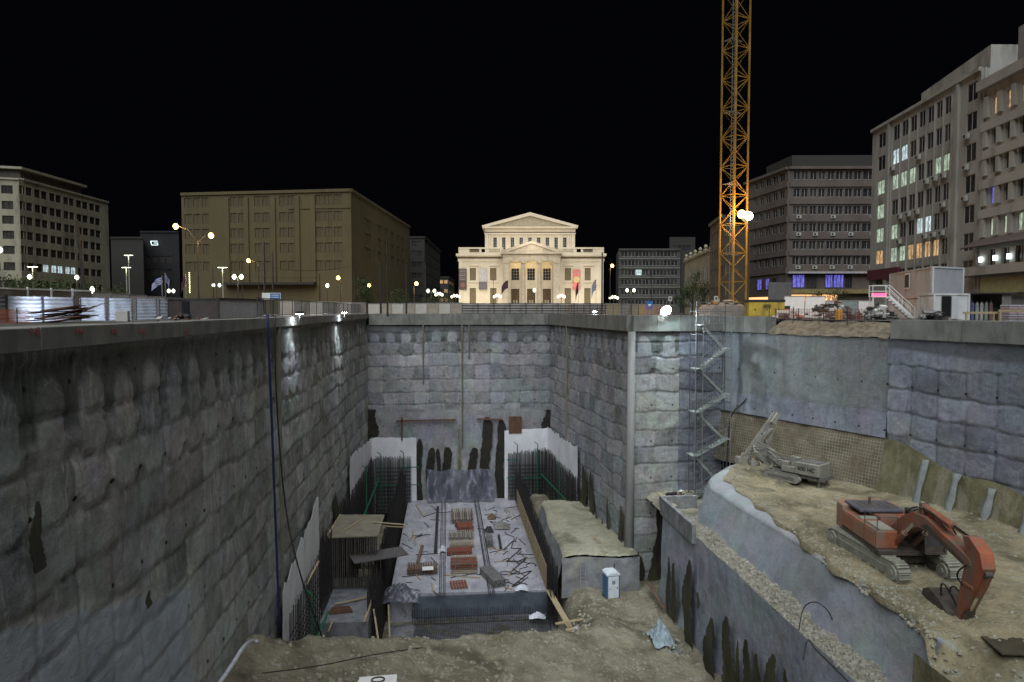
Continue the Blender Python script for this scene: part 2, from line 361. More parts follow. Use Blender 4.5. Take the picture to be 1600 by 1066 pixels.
# smooth cast wall between the stairs and the pillow wall
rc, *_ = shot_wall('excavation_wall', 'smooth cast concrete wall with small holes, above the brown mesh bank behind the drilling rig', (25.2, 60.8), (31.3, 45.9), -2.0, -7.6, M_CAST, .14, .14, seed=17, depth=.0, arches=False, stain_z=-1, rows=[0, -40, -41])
def wall_part(A, B, z0, z1, off0, off1, m, name, parent, amp=.08, wav=.25, du=.25, dz=.25, seed=0, botf=None):
    A = np.array(A, float); B = np.array(B, float); L = np.linalg.norm(B-A); d = (B-A)/L; nrm = np.array((d[1], -d[0]))
    U, T = np.meshgrid(np.linspace(0, L, int(L/du)+2), np.linspace(0, 1, int(abs(z0-z1)/dz)+2), indexing='ij')
    Zt = z0+wav*(fbm(U*.4+seed, U*0, 3)-.5)*2; Zb = np.full_like(U, z1) if botf is None else botf(U)
    Z = Zt+(Zb-Zt)*T
    h = off0+(off1-off0)*T+amp*2*(fbm(U*.7+seed, Z*.7, 4)-.5)
    base = A+d*U[..., None]+nrm*h[..., None]
    pl = np.array(parent.location[:2])
    P = np.concatenate([base-pl, Z[..., None]], -1)
    cv = np.stack([.3+.6*fbm(U*.3+seed, Z*.3, 3), 0*U, 0*U, .3+0*U], -1)
    return grid_obj(name, P, m, parent, np.stack([U, Z], -1), cv)
wall_part(P3[4], P3[5], -7.35, -9.15, .1, .16, M_SHOTR, 'lower_band', rc, amp=.04, wav=.12)
# brown bank with reinforcing mesh
def soil_wall_mat():
    t = NT('mesh_covered_soil'); uv = t.coord(uv=True)
    n = t.noise(uv, .5, 6, .65); col = t.mix(t.ramp(n, .35, .65), (.085, .062, .035), (.15, .125, .08))
    col = t.mix(t.ramp(t.noise(uv, 3, 5, .7), .5, .7, 0, .6), col, (.2, .19, .14))
    sx = t.n('SeparateXYZ', {0: uv}); g = lambda s_: t.ramp(t.math('ABSOLUTE', t.math('SUBTRACT', t.math('FRACT', t.math('MULTIPLY', s_, 4.2)), .5)), .36, .44)
    gr = t.math('MAXIMUM', g(sx.outputs[0]), g(sx.outputs[1]))
    col = t.mix(t.math('MULTIPLY', gr, t.ramp(t.noise(uv, .45, 3), .35, .55, .1, .7)), col, (.26, .25, .2))
    t.set(t.b.inputs['Base Color'], col); t.b.inputs['Roughness'].default_value = .9
    t.bump(t.noise(uv, 2.5, 6, .7), .8, .12); return t.m
M_BROWN = soil_wall_mat()
M_OLIVE = mat('raw_marl', (.17, .155, .085), (.10, .095, .05), 1.1, (1, 1, .8), .9, bump=.8, fine=5, dirt=(.21, .2, .15), bd=.1)
wall_part(P3[4], P3[5], -9.1, -13.6, -.0, .95, M_BROWN, 'meshed_bank', rc, amp=.18, wav=.05, seed=3)
wall_part(P3[5], P3[6], -13.0, -16.0, -.0, .3, M_OLIVE, 'marl_bank', rr, amp=.05)
# marl bank under the pillow wall: uncovered where the sprayed coat stops
def bankz(U): return np.full_like(U, -14.5)
A5 = Vector((31.3, 45.9)); B5 = Vector((40.5, 3)); d5 = (B5-A5).normalized()
mb_ = wall_part(P3[5], P3[6], -9.6, -14.5, .2, 1.25, M_OLIVE, 'marl_bank', rr, amp=.16, wav=.02, seed=6)
# slope its top edge downwards towards the camera
me = mb_.data; co = np.zeros(len(me.vertices)*3, np.float32); me.vertices.foreach_get('co', co); co = co.reshape(-1, 3)
s_ = np.hypot(co[:, 0], co[:, 1]); T_ = (-9.6-co[:, 2])/4.9; zt = -9.2-.17*s_+.25*np.sin(s_*.9)
co[:, 2] = zt+(-14.5-zt)*np.clip(T_, 0, 1); me.vertices.foreach_set('co', co.reshape(-1)); me.update()
M_STRIP = mat('drain_strip', (.22, .24, .235), (.15, .165, .16), 2, rough=.8, bump=.4)
for k in range(9):
    s = 3.6+k*2.3; p = A5+d5*s; nx = Vector((d5.y, -d5.x)); zt = -9.2-.17*s-.1
    mb = MB(); pts = []
    for i in range(7):
        f = i/6; z = zt+(-13.6-zt)*f; q = p+nx*(.42+1.02*f+.05); w_ = .24+.05*math.sin(i*1.7+k*2)+.03*math.sin(i*4+k)
        pts.append([(q.x-d5.x*w_-31.3, q.y-d5.y*w_-45.9, z), (q.x+nx.x*.09-31.3, q.y+nx.y*.09-45.9, z), (q.x+d5.x*w_-31.3, q.y+d5.y*w_-45.9, z)])
    mb.sheet(pts, .08); mb.build('drain_strip', M_STRIP, rr, smooth=True)
# rounded corner column between narrow wall and the short face
mb = MB(); mb.tube([(16.35, 59.75, -1.9), (16.3, 59.75, -14), (16.2, 59.7, -26)], [.34, .38, .45], 10); tag(mb.build('corner_column', mat('pale_column', (.23, .235, .225), (.15, .155, .15), .8, (1, 1, .2), .8, bump=.4), smooth=True), 'pale rounded concrete column at the corner right of the toilet, full pit height', 'column')
# cap beams, each a part of its wall
def cap(parent, A, B, z0, z1, proud=.28, th=1.0, m=M_CAP):
    A = Vector(A); B = Vector(B); d = (B-A).normalized(); n = Vector((d.y, -d.x)); o = Vector(parent.location[:2]); L = (B-A).length
    k = max(2, int(L/5)); mb = MB()
    for i in range(k):
        a = A+d*(L*i/k); b = A+d*(L*(i+1)/k-.012); j = rnd.uniform(-.012, .012)
        poly = [a+n*(proud+j)-o, b+n*(proud+j)-o, b-n*th-o, a-n*th-o]
        mb.prism([(p.x, p.y) for p in poly], z1, z0+j, 'z')
    return mb.build('cap_beam', m, parent, bevel=.02)
cap(wl, P3[0][:1]+(8,), (XL, 90.0), -.43, -1.02)
cap(bk, (XL+.3, 90), (13.3, 90), -.44, -1.9, .25)
cap(rn, (13.6, 89.7), (16.3, 60.3), -.44, -1.9)
cap(rf, (16.5, 60.0), (20.9, 60.3), -.46, -1.9)
cap(rs, (20.9, 60.3), (25.1, 60.75), -.46, -1.9)
cap(rc, (25.3, 60.6), (27.2, 56.0), -.55, -1.95)
cap(rr, (31.4, 45.6), (40.5, 3), -.66, -2.0, .3)
# sloped rubble shoulder over the cast wall
SH0 = Vector((27.2, 56.0)); SH1 = Vector((31.3, 45.9))
M_RUB = mat('rubble_soil', (.2, .17, .12), (.11, .095, .07), 2.2, rough=.95, bump=1, fine=7, contrast=(.4, .6), bd=.1)
U, V = np.meshgrid(np.linspace(0, 1, 70), np.linspace(0, 1, 24), indexing='ij')
dd = (SH1-SH0); L = dd.length; dd.normalize(); nn = Vector((dd.y, -dd.x))
Px = SH0.x+dd.x*U*L-nn.x*(V*3.0-.15); Py = SH0.y+dd.y*U*L-nn.y*(V*3.0-.15); Pz = -2.0+1.1*np.clip(V*1.6, 0, 1)**.8+.28*(fbm(U*12, V*5, 4)-.5)
sh = grid_obj('rubble_slope', np.stack([Px, Py, Pz], -1), M_RUB); struct(sh)
# ---------------------------------------------------------------- street level ground with the pit cut out
M_ST = mat('street_ground', (.075, .07, .06), (.045, .045, .042), .25, rough=.9, bump=.4, fine=4, dirt=(.12, .1, .07))
mb = MB(); G = -.8
mb.add([(-1500, -600, G), (XL-.9, -600, G), (XL-.9, 90.9, G), (XL-.9, 2500, G), (-1500, 2500, G)], [(0, 1, 2, 3, 4)])
mb.add([(XL-.9, -600, G), (41.5, -600, G), (41.5, 1, G), (XL-.9, 1, G)], [(0, 1, 2, 3)])
mb.add([(XL-.9, 90.9, G), (14.5, 90.9, G), (14.5, 2500, G), (XL-.9, 2500, G)], [(0, 1, 2, 3)])
mb.add([(14.5, 90.9, G), (17.2, 61.2, G), (20.9, 61.3, G), (25.5, 61.7, G), (29.2, 57.2, G), (33.3, 46.4, G), (41.5, 3, G), (41.5, -600, G), (2000, -600, G), (2000, 2500, G), (14.5, 2500, G)], [tuple(range(11))])
struct(mb.build('ground', M_ST))
# ---------------------------------------------------------------- pit floor, mound and benches
def soil(name, a, b, c, sc_=.35, bump=.9):
    t = NT(name); co = t.coord()
    col = t.mix(t.ramp(t.noise(co, sc_, 6, .65, .4), .38, .62), a, b)
    col = t.mix(t.ramp(t.noise(co, 1.7, 6, .75), .53, .68, 0, .8), col, c)
    peb = t.n('TexVoronoi', {'Vector': co, 'Scale': 5.}).outputs
    col = t.mix(t.math('MULTIPLY', t.ramp(peb['Distance'], .0, .32, 1, 0), t.ramp(t.noise(co, .8, 4, .7), .45, .65, 0, .6)), col, tuple(min(1, v*1.5) for v in c))
    wet = t.ramp(t.noise(co, .22, 5, .6, .5), .56, .66); col = t.mix(t.math('MULTIPLY', wet, .65), col, tuple(v*.42 for v in b))
    col = t.mix(t.ramp(t.noise(t.coord((1, 3, 1)), .7, 6, .7, 1), .55, .7, 0, .5), col, tuple(v*.45 for v in b))
    t.set(t.b.inputs['Base Color'], col); t.b.inputs['Roughness'].default_value = .95; t.b.inputs['Specular IOR Level'].default_value = .15
    t.bump(t.math('ADD', t.noise(co, 3, 8, .75), t.math('MULTIPLY', peb['Distance'], -.35)), bump, .14); return t.m
M_MOUND = soil('mound_earth', (.25, .23, .165), (.13, .118, .08), (.34, .34, .29))
M_RAMP = soil('ramp_marl', (.30, .262, .165), (.155, .135, .085), (.29, .33, .29))
M_BLKT = soil('pale_block_earth', (.33, .32, .24), (.24, .23, .16), (.4, .4, .34))
M_LEDGE = soil('ledge_rubble', (.27, .26, .2), (.17, .16, .12), (.36, .36, .31))
M_FLOOR = soil('pit_floor_mud', (.13, .13, .085), (.075, .075, .05), (.2, .2, .15))
M_BLIND = mat('blinding_concrete', (.2, .205, .22), (.12, .125, .14), .9, rough=.7, bump=.3, dirt=(.07, .07, .08))
def terr(name, X0, X1, Y0, Y1, st, f, m):
    xs = np.linspace(X0, X1, int((X1-X0)/st)+2); ys = np.linspace(Y0, Y1, int((Y1-Y0)/st)+2)
    X, Y = np.meshgrid(xs, ys, indexing='ij'); Z = f(X, Y)
    return struct(grid_obj(name, np.stack([X, Y, Z], -1), m))
def f_mound(X, Y):
    zc = np.interp(X, [-10.5, -8, -4.8, 0, 6, 8.5, 11.5, 17.8], [-16.9, -18.4, -20.1, -21.4, -22.5, -22.8, -23.3, -24.6])
    yc = np.interp(X, [-10.5, -8, -4.8, 0, 6, 8.8, 11], [35.6, 38.5, 41.8, 44, 46.5, 47.5, 50])+1.2*(fbm(X*.6, X*0+3, 3)-.5)
    zc = zc+.5*(fbm(X*.8, Y*0+1, 3)-.5)
    fall = np.clip(Y-yc, 0, None)
    low = np.interp(X, [-10.5, 8.6, 10.2, 17.8], [-27.6, -27.6, -24.2, -24.6])
    z = zc-fall*1.15-.02*np.clip(yc-Y, 0, 20)+.35*(fbm(X*.5, Y*.5, 4)-.5)
    z = np.maximum(z, low)
    z = z+.45*(fbm(X*.9+5, Y*.9, 5)-.5)*np.clip((X+10.5)*2, .3, 1)+.16*(fbm(X*4, Y*4, 3)-.5)
    z = z+1.2*np.clip((X-16)/1.8, 0, 1)*np.clip((56-Y)/4, 0, 1)*.5
    z = z-1.6*np.exp(-((X-9.6)/1.0)**2)*np.clip((Y-48)/3, 0, 1)
    return z
terr('pit_floor', -10.6, 21.5, 14, 91, .24, lambda X, Y: np.where((Y > 60.5) & (X < 8.9), -28.0, f_mound(X, Y)), M_MOUND)
# concrete raft
M_SLAB = NT('wet_slab_concrete'); t = M_SLAB; co = t.coord()
col = t.mix(t.ramp(t.noise(co, .45, 6, .6, .6), .35, .65), (.24, .24, .275), (.36, .36, .39))
col = t.mix(t.ramp(t.noise(co, 1.6, 6, .75, 1.5), .56, .64, 0, .7), col, (.1, .1, .115))
col = t.mix(t.ramp(t.noise(t.coord((3, .4, 1)), 1.2, 5, .7, 1), .58, .66, 0, .8), col, (.58, .58, .6))
t.set(t.b.inputs['Base Color'], col); t.set(t.b.inputs['Roughness'], t.ramp(t.noise(co, .5), .4, .6, .35, .8)); t.bump(t.noise(co, 4, 6, .7), .3, .05); M_SLAB = M_SLAB.m
root = thing('foundation_slab', 'large pale wet concrete base slab in the middle of the pit strewn with rebar and timber', 'slab', (0, 0, -27.9))
P = [(-5.3, 89.9), (8.8, 89.9), (8.8, 59.6), (-3.7, 59.9), (-5.2, 59.9)]
mb = MB(); mb.prism(P, 0, 2.9, 'z'); mb.build('raft', M_SLAB, root, bevel=.03)
mb = MB(); mb.b3(-3.2, 8.9, 59.42, 59.55, .9, 2.75); mb.build('edge_panel', mat('blue_formwork', (.1, .12, .145), (.065, .075, .095), 1.1, rough=.6), root)
mb = MB(); mb.b3(-5.2, 9.2, 53.5, 59.4, 0, .35); mb.build('lower_strip', M_BLIND, root)
# ledge with the toilet, and raised block beside the right wall
def f_blk(X, Y):
    return -21.4+.16*(fbm(X*.5, Y*.5, 4)-.5)+.12*(fbm(X*3, Y*3, 3)-.5)
root = thing('earth_block', 'raised block of pale earth with sprayed concrete sides behind the portable toilet', 'earth block', (9, 58, -24))
U, V = np.meshgrid(np.linspace(0, 1, 60), np.linspace(0, 1, 80), indexing='ij')
xl = 9.9+.4*V+.15*np.sin(V*9); xr = 16.6-V*1.3; X = xl+(xr-xl)*U; Y = 58.1+17.*V+.3*np.sin(U*6)
Z = f_blk(X, Y)
rim = np.minimum(np.minimum(U*12, V*40+.3), 1); Z = Z-.3*(1-rim)**2
grid_obj('earth_top', np.stack([X-9, Y-58, Z+24], -1), M_BLKT, root)
M_BS = mat('dusty_shotcrete', (.23, .24, .25), (.14, .148, .16), .8, rough=.85, bump=.7, fine=4, dirt=(.25, .24, .2), bd=.08)
V, T = np.meshgrid(np.linspace(0, 1, 80), np.linspace(0, 1, 24), indexing='ij')
X = 9.9+.4*V+.15*np.sin(V*9)-T*.9+.25*(fbm(V*20, T*4, 4)-.5); Y = 58.1+17*V; Z = -21.75-T*4.0+.2*(fbm(V*20+4, T*4, 4)-.5)*(1-T)
grid_obj('block_side', np.stack([X-9, Y-58, Z+24], -1), M_BS, root)
U, T = np.meshgrid(np.linspace(0, 1, 50), np.linspace(0, 1, 20), indexing='ij')
X = 9.85+6.9*U-.1*T; Y = 58.1-.35*T+.3*np.sin(U*6)+.2*(fbm(U*9, T*4, 4)-.5); Z = -21.7-T*3.4+.1*(fbm(U*9, T*0, 3)-.5)
grid_obj('block_front', np.stack([X-9, Y-58, Z+24], -1), M_BS, root)
# ---- bench wall A: straight face at X = 17.8 with dark slots
M_BENCH = shot_mat('bench_concrete', (.14, .155, .18), (.25, .27, .31), (.06, .06, .06), effn=.64, holes=False, streak=.6)
U, T = np.meshgrid(np.linspace(0, 1, 240), np.linspace(0, 1, 70), indexing='ij')
Y = 24+31*U; Z = -16.35-T*(10.0); Xf = 17.8-.35*T**2+.16*(fbm(Y*.6, Z*.5, 4)-.5)*2
cv = np.stack([fbm(Y*.3, Z*.2, 3), 0*U, 0*U, .8+0*U], -1)
rb = thing('bench_wall', 'straight grey concrete wall with dark vertical seep slots below the rubble ledge', 'wall', (17.8, 55, -26))
off = np.array((17.8, 55, -26))
grid_obj('wall_face', np.stack([Xf, Y, Z], -1)-off, M_BENCH, rb, np.stack([Y, Z], -1), cv)
M_SLOT = mat('wet_dark_soil', (.02, .02, .014), (.06, .058, .03), 1.0, (1, 1, .3), .6, bump=.5)
def spike(mb, c, d, n, z0, z1, w, off_=.04, ragged=.35, seed=0, flat=1.6):
    """ragged vertical opening: c base point on wall (x,y), d along, n out"""
    r_ = random.Random(seed); k = 26; P = []
    for i in range(k+1):
        f = i/k; z = z0+(z1-z0)*f; ww = w*min(1, math.sqrt(max(.02, (1.02-f)*flat)))*(1+r_.uniform(-ragged, ragged)*.5); sh_ = w*.16*math.sin(f*7+seed)+r_.uniform(-.05, .05)*w
        P.append([(c[0]+d[0]*(-ww/2+sh_)+n[0]*off_, c[1]+d[1]*(-ww/2+sh_)+n[1]*off_, z), (c[0]+d[0]*(ww/2+sh_)+n[0]*off_, c[1]+d[1]*(ww/2+sh_)+n[1]*off_, z)])
    mb.sheet(P, .03)
mb = MB(); mb.prism([(-.22, -7.5), (.1, -7.5), (.1, 0), (-.22, 0)], 9.0, 10.45, 'z'); mb.b3(-.2, 3.0, .0, .28, 9.3, 10.45); mb.build('parapet', M_DIRTY, rb, bevel=.03)
# ledge on top of bench A
EDGE = [(24.6, 19.0), (25.2, 19.1), (27.8, 19.55), (30, 19.5), (32.4, 19.35), (36, 19.75), (41, 20.2), (46, 20.6), (50.3, 21.0), (52.5, 21.9), (54.2, 23.2), (55.8, 24.8), (57.5, 26.4)]
def f_ledge(X, Y): return -16.45-.55*np.clip((Y-48)/2, 0, 1)+.35*np.clip((X-17.9)*1.2, 0, 1)+.5*(fbm(X*1.2, Y*1.2, 5)-.4)*np.clip((X-17.9)*2, .1, 1)
terr('ledge', 17.85, 26.8, 22, 60.9, .16, f_ledge, M_LEDGE)
# bench B: rounded sprayed face, top edge follows EDGE
ey = np.array([e[0] for e in EDGE]); ex = np.array([e[1] for e in EDGE])
cum = np.concatenate([[0], np.cumsum(np.hypot(np.diff(ex), np.diff(ey)))]); ss = np.linspace(0, cum[-1], 260)
X0 = np.interp(ss, cum, ex); Y0 = np.interp(ss, cum, ey)
k_ = np.ones(13)/13; X0 = np.convolve(np.pad(X0, 6, 'edge'), k_, 'valid'); Y0 = np.convolve(np.pad(Y0, 6, 'edge'), k_, 'valid')
tx = np.gradient(X0); ty = np.gradient(Y0); tl = np.hypot(tx, ty); nx_ = -ty/tl; ny_ = tx/tl
S, T = np.meshgrid(ss, np.linspace(0, 1, 44), indexing='ij')
nx2 = nx_[:, None]; ny2 = ny_[:, None]
osc = np.interp(Y0, [25, 30, 36, 44, 60], [.75, .85, 1.0, 1.6, 1.8])[:, None]
rd = np.interp(Y0, [25, 36, 50], [.28, .45, 1.])[:, None]; rim_ = .22*(fbm(S*.9, S*0, 3)-.5)
out = np.where(T < .35, .95*rd*np.sin(T/.35*math.pi/2), .95*rd+(1.57-.95*rd)*(T-.35)/.65)*osc+rim_*(1-T); zz = np.where(T < .35, -13.06-.75*rd*(1-np.cos(T/.35*math.pi/2)), -13.06-.75*rd-(T-.35)/.65*(4.0-.75*rd))+(rim_*.6-.06)*(1-T)
wob = .18*(fbm(S*.3, T*3, 4)-.5)*2; out = out-.55+wob*T
X = X0[:, None]+nx2*out; Y = Y0[:, None]+ny2*out
M_BB = shot_mat('smooth_sprayed_bench', (.165, .18, .19), (.25, .27, .285), (.1, .1, .1), effn=.72, holes=False, streak=.25)
cv = np.stack([.2+.6*fbm(S*.2, T*2, 4), 0*S, 0*S, .3+0*S], -1)
tag(grid_obj('bench_wall', np.stack([X, Y, zz], -1), M_BB, None, np.stack([S, zz], -1), cv), 'smooth rounded blue-grey sprayed concrete bank below the excavator', 'wall')
# end face of bench B, raw soil turning right
# ramp terrain: from EDGE to right wall
def wallx(Y):
    return np.where(Y > 45.9, 25.2+(60.8-Y)/(60.8-45.9)*6.1, 31.3+(45.9-Y)/42.9*9.2)
ys = np.linspace(3, 58.5, 330); U, Yg = np.meshgrid(np.linspace(0, 1, 150), ys, indexing='xy')
xe = np.interp(Yg, np.concatenate([[3, 15, 21], ey]), np.concatenate([[17.0, 17.9, 18.6], ex])); xw = wallx(Yg)
xe = np.minimum(xe+.12+.15*np.sin(Yg*1.7), xw-.1)
Xg = xe+(xw-xe)*U
dE = Xg-xe
Zg = -13.0+(.15*np.sin(Yg*.2)+.5*(fbm(Xg*.35, Yg*.35, 4)-.5))*np.clip(dE/1.5, 0, 1)+.12*(fbm(Xg*2.2, Yg*2.2, 4)-.5)+.05*(vn(Xg*7, Yg*7)-.5)
Zg = Zg+.10*np.exp(-dE/.5)*(fbm(Yg*1.5, Xg, 3)-.3)+.5*np.exp(-(xw-Xg)/1.2)
for c0, c1 in ((21.5, 24.6), (23.9, 26.6)):
    cx_ = c0+(Yg-24)*(c1-c0)/26+.5*np.sin(Yg*.22); Zg = Zg-.11*np.exp(-((Xg-cx_)/.28)**2)*(.6+.4*np.sin(Yg*14))+.07*np.exp(-((np.abs(Xg-cx_)-.48)/.16)**2)
Zg = Zg-.35*np.exp(-dE/.05)
Zg = Zg-np.clip(25.6-Yg, 0, 30)*.13*np.clip(1.4-dE/10, .3, 1)-2.4*np.exp(-dE/.9)*np.clip((25.3-Yg)/1.2, 0, 1)
struct(grid_obj('ramp', np.stack([Xg, Yg, Zg], -1), M_RAMP))
# soil face under the ramp in front of the bench end
S, T = np.meshgrid(np.linspace(3, 25.3, 120), np.linspace(0, 1, 30), indexing='ij')
X = np.interp(S, [3, 15, 21, 25.3], [17.0, 17.9, 18.6, 18.75])-T*.6-.1+.3*(fbm(S, T*3, 4)-.5)
struct(grid_obj('ramp_end_slope', np.stack([X, S, -13.8-T*12], -1), M_OLIVE))
# ---------------------------------------------------------------- buildings
def glassm(name, c, c2, rough=.25, e=None, es=0.):
    t = NT(name); co = t.coord((2.2, 2.2, .7)); oi = t.n('ObjectInfo').outputs['Random']; co = t.n('VectorMath', {0: co, 1: t.n('CombineXYZ', {0: t.math('MULTIPLY', oi, 37.)}).outputs[0]}, operation='ADD').outputs[0]; f = t.ramp(t.noise(co, 1.6, 4, .65), .38, .62)
    col = t.mix(f, c, c2); t.set(t.b.inputs['Base Color'], col); t.b.inputs['Roughness'].default_value = rough
    if e: t.set(t.b.inputs['Emission Color'], t.mix(f, e, tuple(v*.16 for v in e))); t.b.inputs['Emission Strength'].default_value = es
    return t.m
GL = {'dark': glassm('dark_glass', (.012, .012, .015), (.04, .035, .035)),
      'dim': glassm('curtained_glass', (.06, .058, .05), (.025, .022, .022)),
      'warm': glassm('warm_lit_glass', (.3, .2, .1), (.2, .1, .05), e=(1, .62, .28), es=.75),
      'lit': glassm('pale_lit_glass', (.3, .35, .35), (.2, .2, .2), e=(.75, .95, 1), es=1.),
      'green': glassm('greenish_lit_glass', (.3, .35, .3), (.2, .2, .2), e=(.72, .95, .7), es=.7),
      'blue': glassm('violet_lit_glass', (.1, .1, .3), (.1, .1, .2), e=(.22, .2, 1), es=.8),
      'blind': mat('closed_shutter', (.085, .07, .038), (.07, .058, .03), 2)}
FR_W = mat('pale_window_frame', (.34, .34, .32), rough=.6); FR_D = mat('dark_window_frame', (.06, .055, .05), rough=.6)
_wc = {}
def winmesh(w, h, gl, fr, mull=1, trans=0):
    key = (round(w, 1), round(h, 1), gl, fr.name, mull, trans)
    if key in _wc: return _wc[key]
    mb = MB(); b = .07
    mb.b3(-w/2, w/2, -.04, .04, 0, b); mb.b3(-w/2, w/2, -.04, .04, h-b, h); mb.b3(-w/2, -w/2+b, -.038, .038, b, h-b); mb.b3(w/2-b, w/2, -.038, .038, b, h-b)
    for i in range(mull): x = -w/2+w*(i+1)/(mull+1); mb.b3(x-.035, x+.035, -.036, .036, b, h-b)
    for i in range(trans): z = h*(i+1)/(trans+1); mb.b3(-w/2+b, w/2-b, -.03, .03, z-.03, z+.03)
    mb.m(1).b3(-w/2+b/2, w/2-b/2, .0, .02, b/2, h-b/2)
    _wc[key] = mb.mesh('window', [fr, GL[gl]]); return _wc[key]
def place(me, name, parent, loc, rz, label=None):
    o = bpy.data.objects.new(name, me); COL.objects.link(o); o.parent = parent; o.location = loc; o.rotation_euler = (0, 0, rz)
    if label: o['label'] = label
    return o
class Bld:
    def __init__(s, label, cat, foot, z1, wall, z0=G, name='building', roof=None):
        s.o = Vector((foot[0][0], foot[0][1], z0)); s.root = thing(name, label, cat, s.o); s.z0 = z0; s.z1 = z1; s.foot = [Vector(p) for p in foot]; s.wall = wall; s.mb = MB(); s.tr = MB(); s.done = set()
    def face(s, i, us=(), zs=(), deep=.22, fr=FR_W, pick=None, mull=1, trans=0, wins=True, z1=None):
        """wall between foot[i] and foot[i+1], seen with foot[i] on the left; us/zs window spans"""
        s.done.add(i); A = s.foot[i]; B = s.foot[(i+1) % len(s.foot)]; L = (B-A).length; d = (B-A)/L; n = Vector((d.y, -d.x)); rz = math.atan2(d.y, d.x)
        z1 = z1 or s.z1; o = s.o; us = sorted(us); zs = sorted(zs)
        ub = [0]+[v for u in us for v in u]+[L]; zb = [s.z0]+[v for z in zs for v in z]+[z1]
        def p(u, z, k=0.): q = A+d*u-n*k; return (q.x-o.x, q.y-o.y, z-o.z)
        for a in range(len(ub)-1):
            for b in range(len(zb)-1):
                u0, u1, z0_, z1_ = ub[a], ub[a+1], zb[b], zb[b+1]
                if a % 2 and b % 2:
                    s.mb.add([p(u0, z0_), p(u1, z0_), p(u1, z1_), p(u0, z1_), p(u0, z0_, deep), p(u1, z0_, deep), p(u1, z1_, deep), p(u0, z1_, deep)], [(0, 1, 5, 4), (1, 2, 6, 5), (2, 3, 7, 6), (3, 0, 4, 7)])
                    k = pick((a-1)//2, (b-1)//2) if pick else 'dark'
                    me = winmesh(u1-u0, z1_-z0_, k, fr, mull, trans); place(me, 'window', s.root, p((u0+u1)/2, z0_, deep-.03), rz)
                elif u1-u0 > .001: s.mb.add([p(u0, z0_), p(u1, z0_), p(u1, z1_), p(u0, z1_)], [(0, 1, 2, 3)])
        return A, d, n, L, rz
    def band(s, i, z0, z1, out=.3, u0=None, u1=None, m=None, name='ledge', back=.02):
        A = s.foot[i]; B = s.foot[(i+1) % len(s.foot)]; L = (B-A).length; d = (B-A)/L; n = Vector((d.y, -d.x)); o = s.o
        u0 = 0 if u0 is None else u0; u1 = L if u1 is None else u1
        q = [A+d*u0+n*out, A+d*u1+n*out, A+d*u1+n*-back, A+d*u0+n*-back]
        mb = s.tr if m is None else MB(); mb.prism([(v.x-o.x, v.y-o.y) for v in q], z0-o.z, z1-o.z, 'z')
        return mb.build(name, m, s.root) if m else None
    def upx(s, i, px): return upx(s.foot[i], s.foot[(i+1) % len(s.foot)], px)
    def cols(s, i, spans): return [(s.upx(i, a), s.upx(i, b)) for a, b in spans]
    def end(s, trim=None):
        for i in range(len(s.foot)):
            if i not in s.done: s.face(i)
        n = len(s.foot); s.mb.add([(p.x-s.o.x, p.y-s.o.y, s.z1-s.z0) for p in s.foot], [tuple(range(n))])
        s.mb.build('wall', s.wall, s.root)
        if s.tr.v: s.tr.build('ledge', trim or s.wall, s.root)
        return s.root
def zc(c, h): return [(z-h/2, z+h/2) for z in c]
def rp(seed, opts): 
    r_ = random.Random(seed); return lambda a, b: r_.choice(opts)
def acunit(b, i, u, z):
    A = b.foot[i]; B = b.foot[(i+1) % len(b.foot)]; d = (B-A).normalized(); n = Vector((d.y, -d.x)); p = A+d*u+n*.28
    place(ACM, 'air_conditioner', b.root, (p.x-b.o.x, p.y-b.o.y, z-b.o.z), math.atan2(d.y, d.x))
mb = MB(); mb.b3(-.42, .42, -.16, .16, 0, .6); mb.m(1).lathe([(.2, -.01), (.2, .01)], (0, 0, 0), 12)
mb2 = MB(); mb2.b3(-.42, .42, -.16, .16, 0, .6); mb2.m(1); mb2.tube([(-.1, -.161, .3), (-.1, -.18, .3)], .22, 14); mb2.m(0); mb2.bar((-.3, .16, -.05), (-.3, -.12, -.05), .04); mb2.bar((.3, .16, -.05), (.3, -.12, -.05), .04)
ACM = mb2.mesh('air_conditioner', [mat('ac_housing', (.42, .42, .39), (.3, .3, .28)), mat('ac_grille', (.05, .05, .05))])
M_TAN = mat('tan_render', (.33, .315, .235), (.26, .245, .18), .3, (1, 1, .4), .9, bump=.2, dirt=(.15, .14, .11))
M_WHT = mat('weathered_white_render', (.34, .33, .30), (.26, .255, .235), .25, (1, 1, .3), .9, bump=.2, dirt=(.17, .16, .14))
M_PINK = mat('brownish_render', (.12, .098, .085), (.09, .072, .062), .3, (1, 1, .4), .9, bump=.2)
M_OCH = mat('ochre_render', (.10, .083, .042), (.082, .068, .034), .12, (1, 1, .5), .9, bump=.15, dirt=(.07, .058, .03))
M_DKB = mat('dark_render', (.035, .033, .03), (.035, .034, .03), .3, rough=.9)
M_ROOF = mat('roof_felt', (.05, .05, .05))
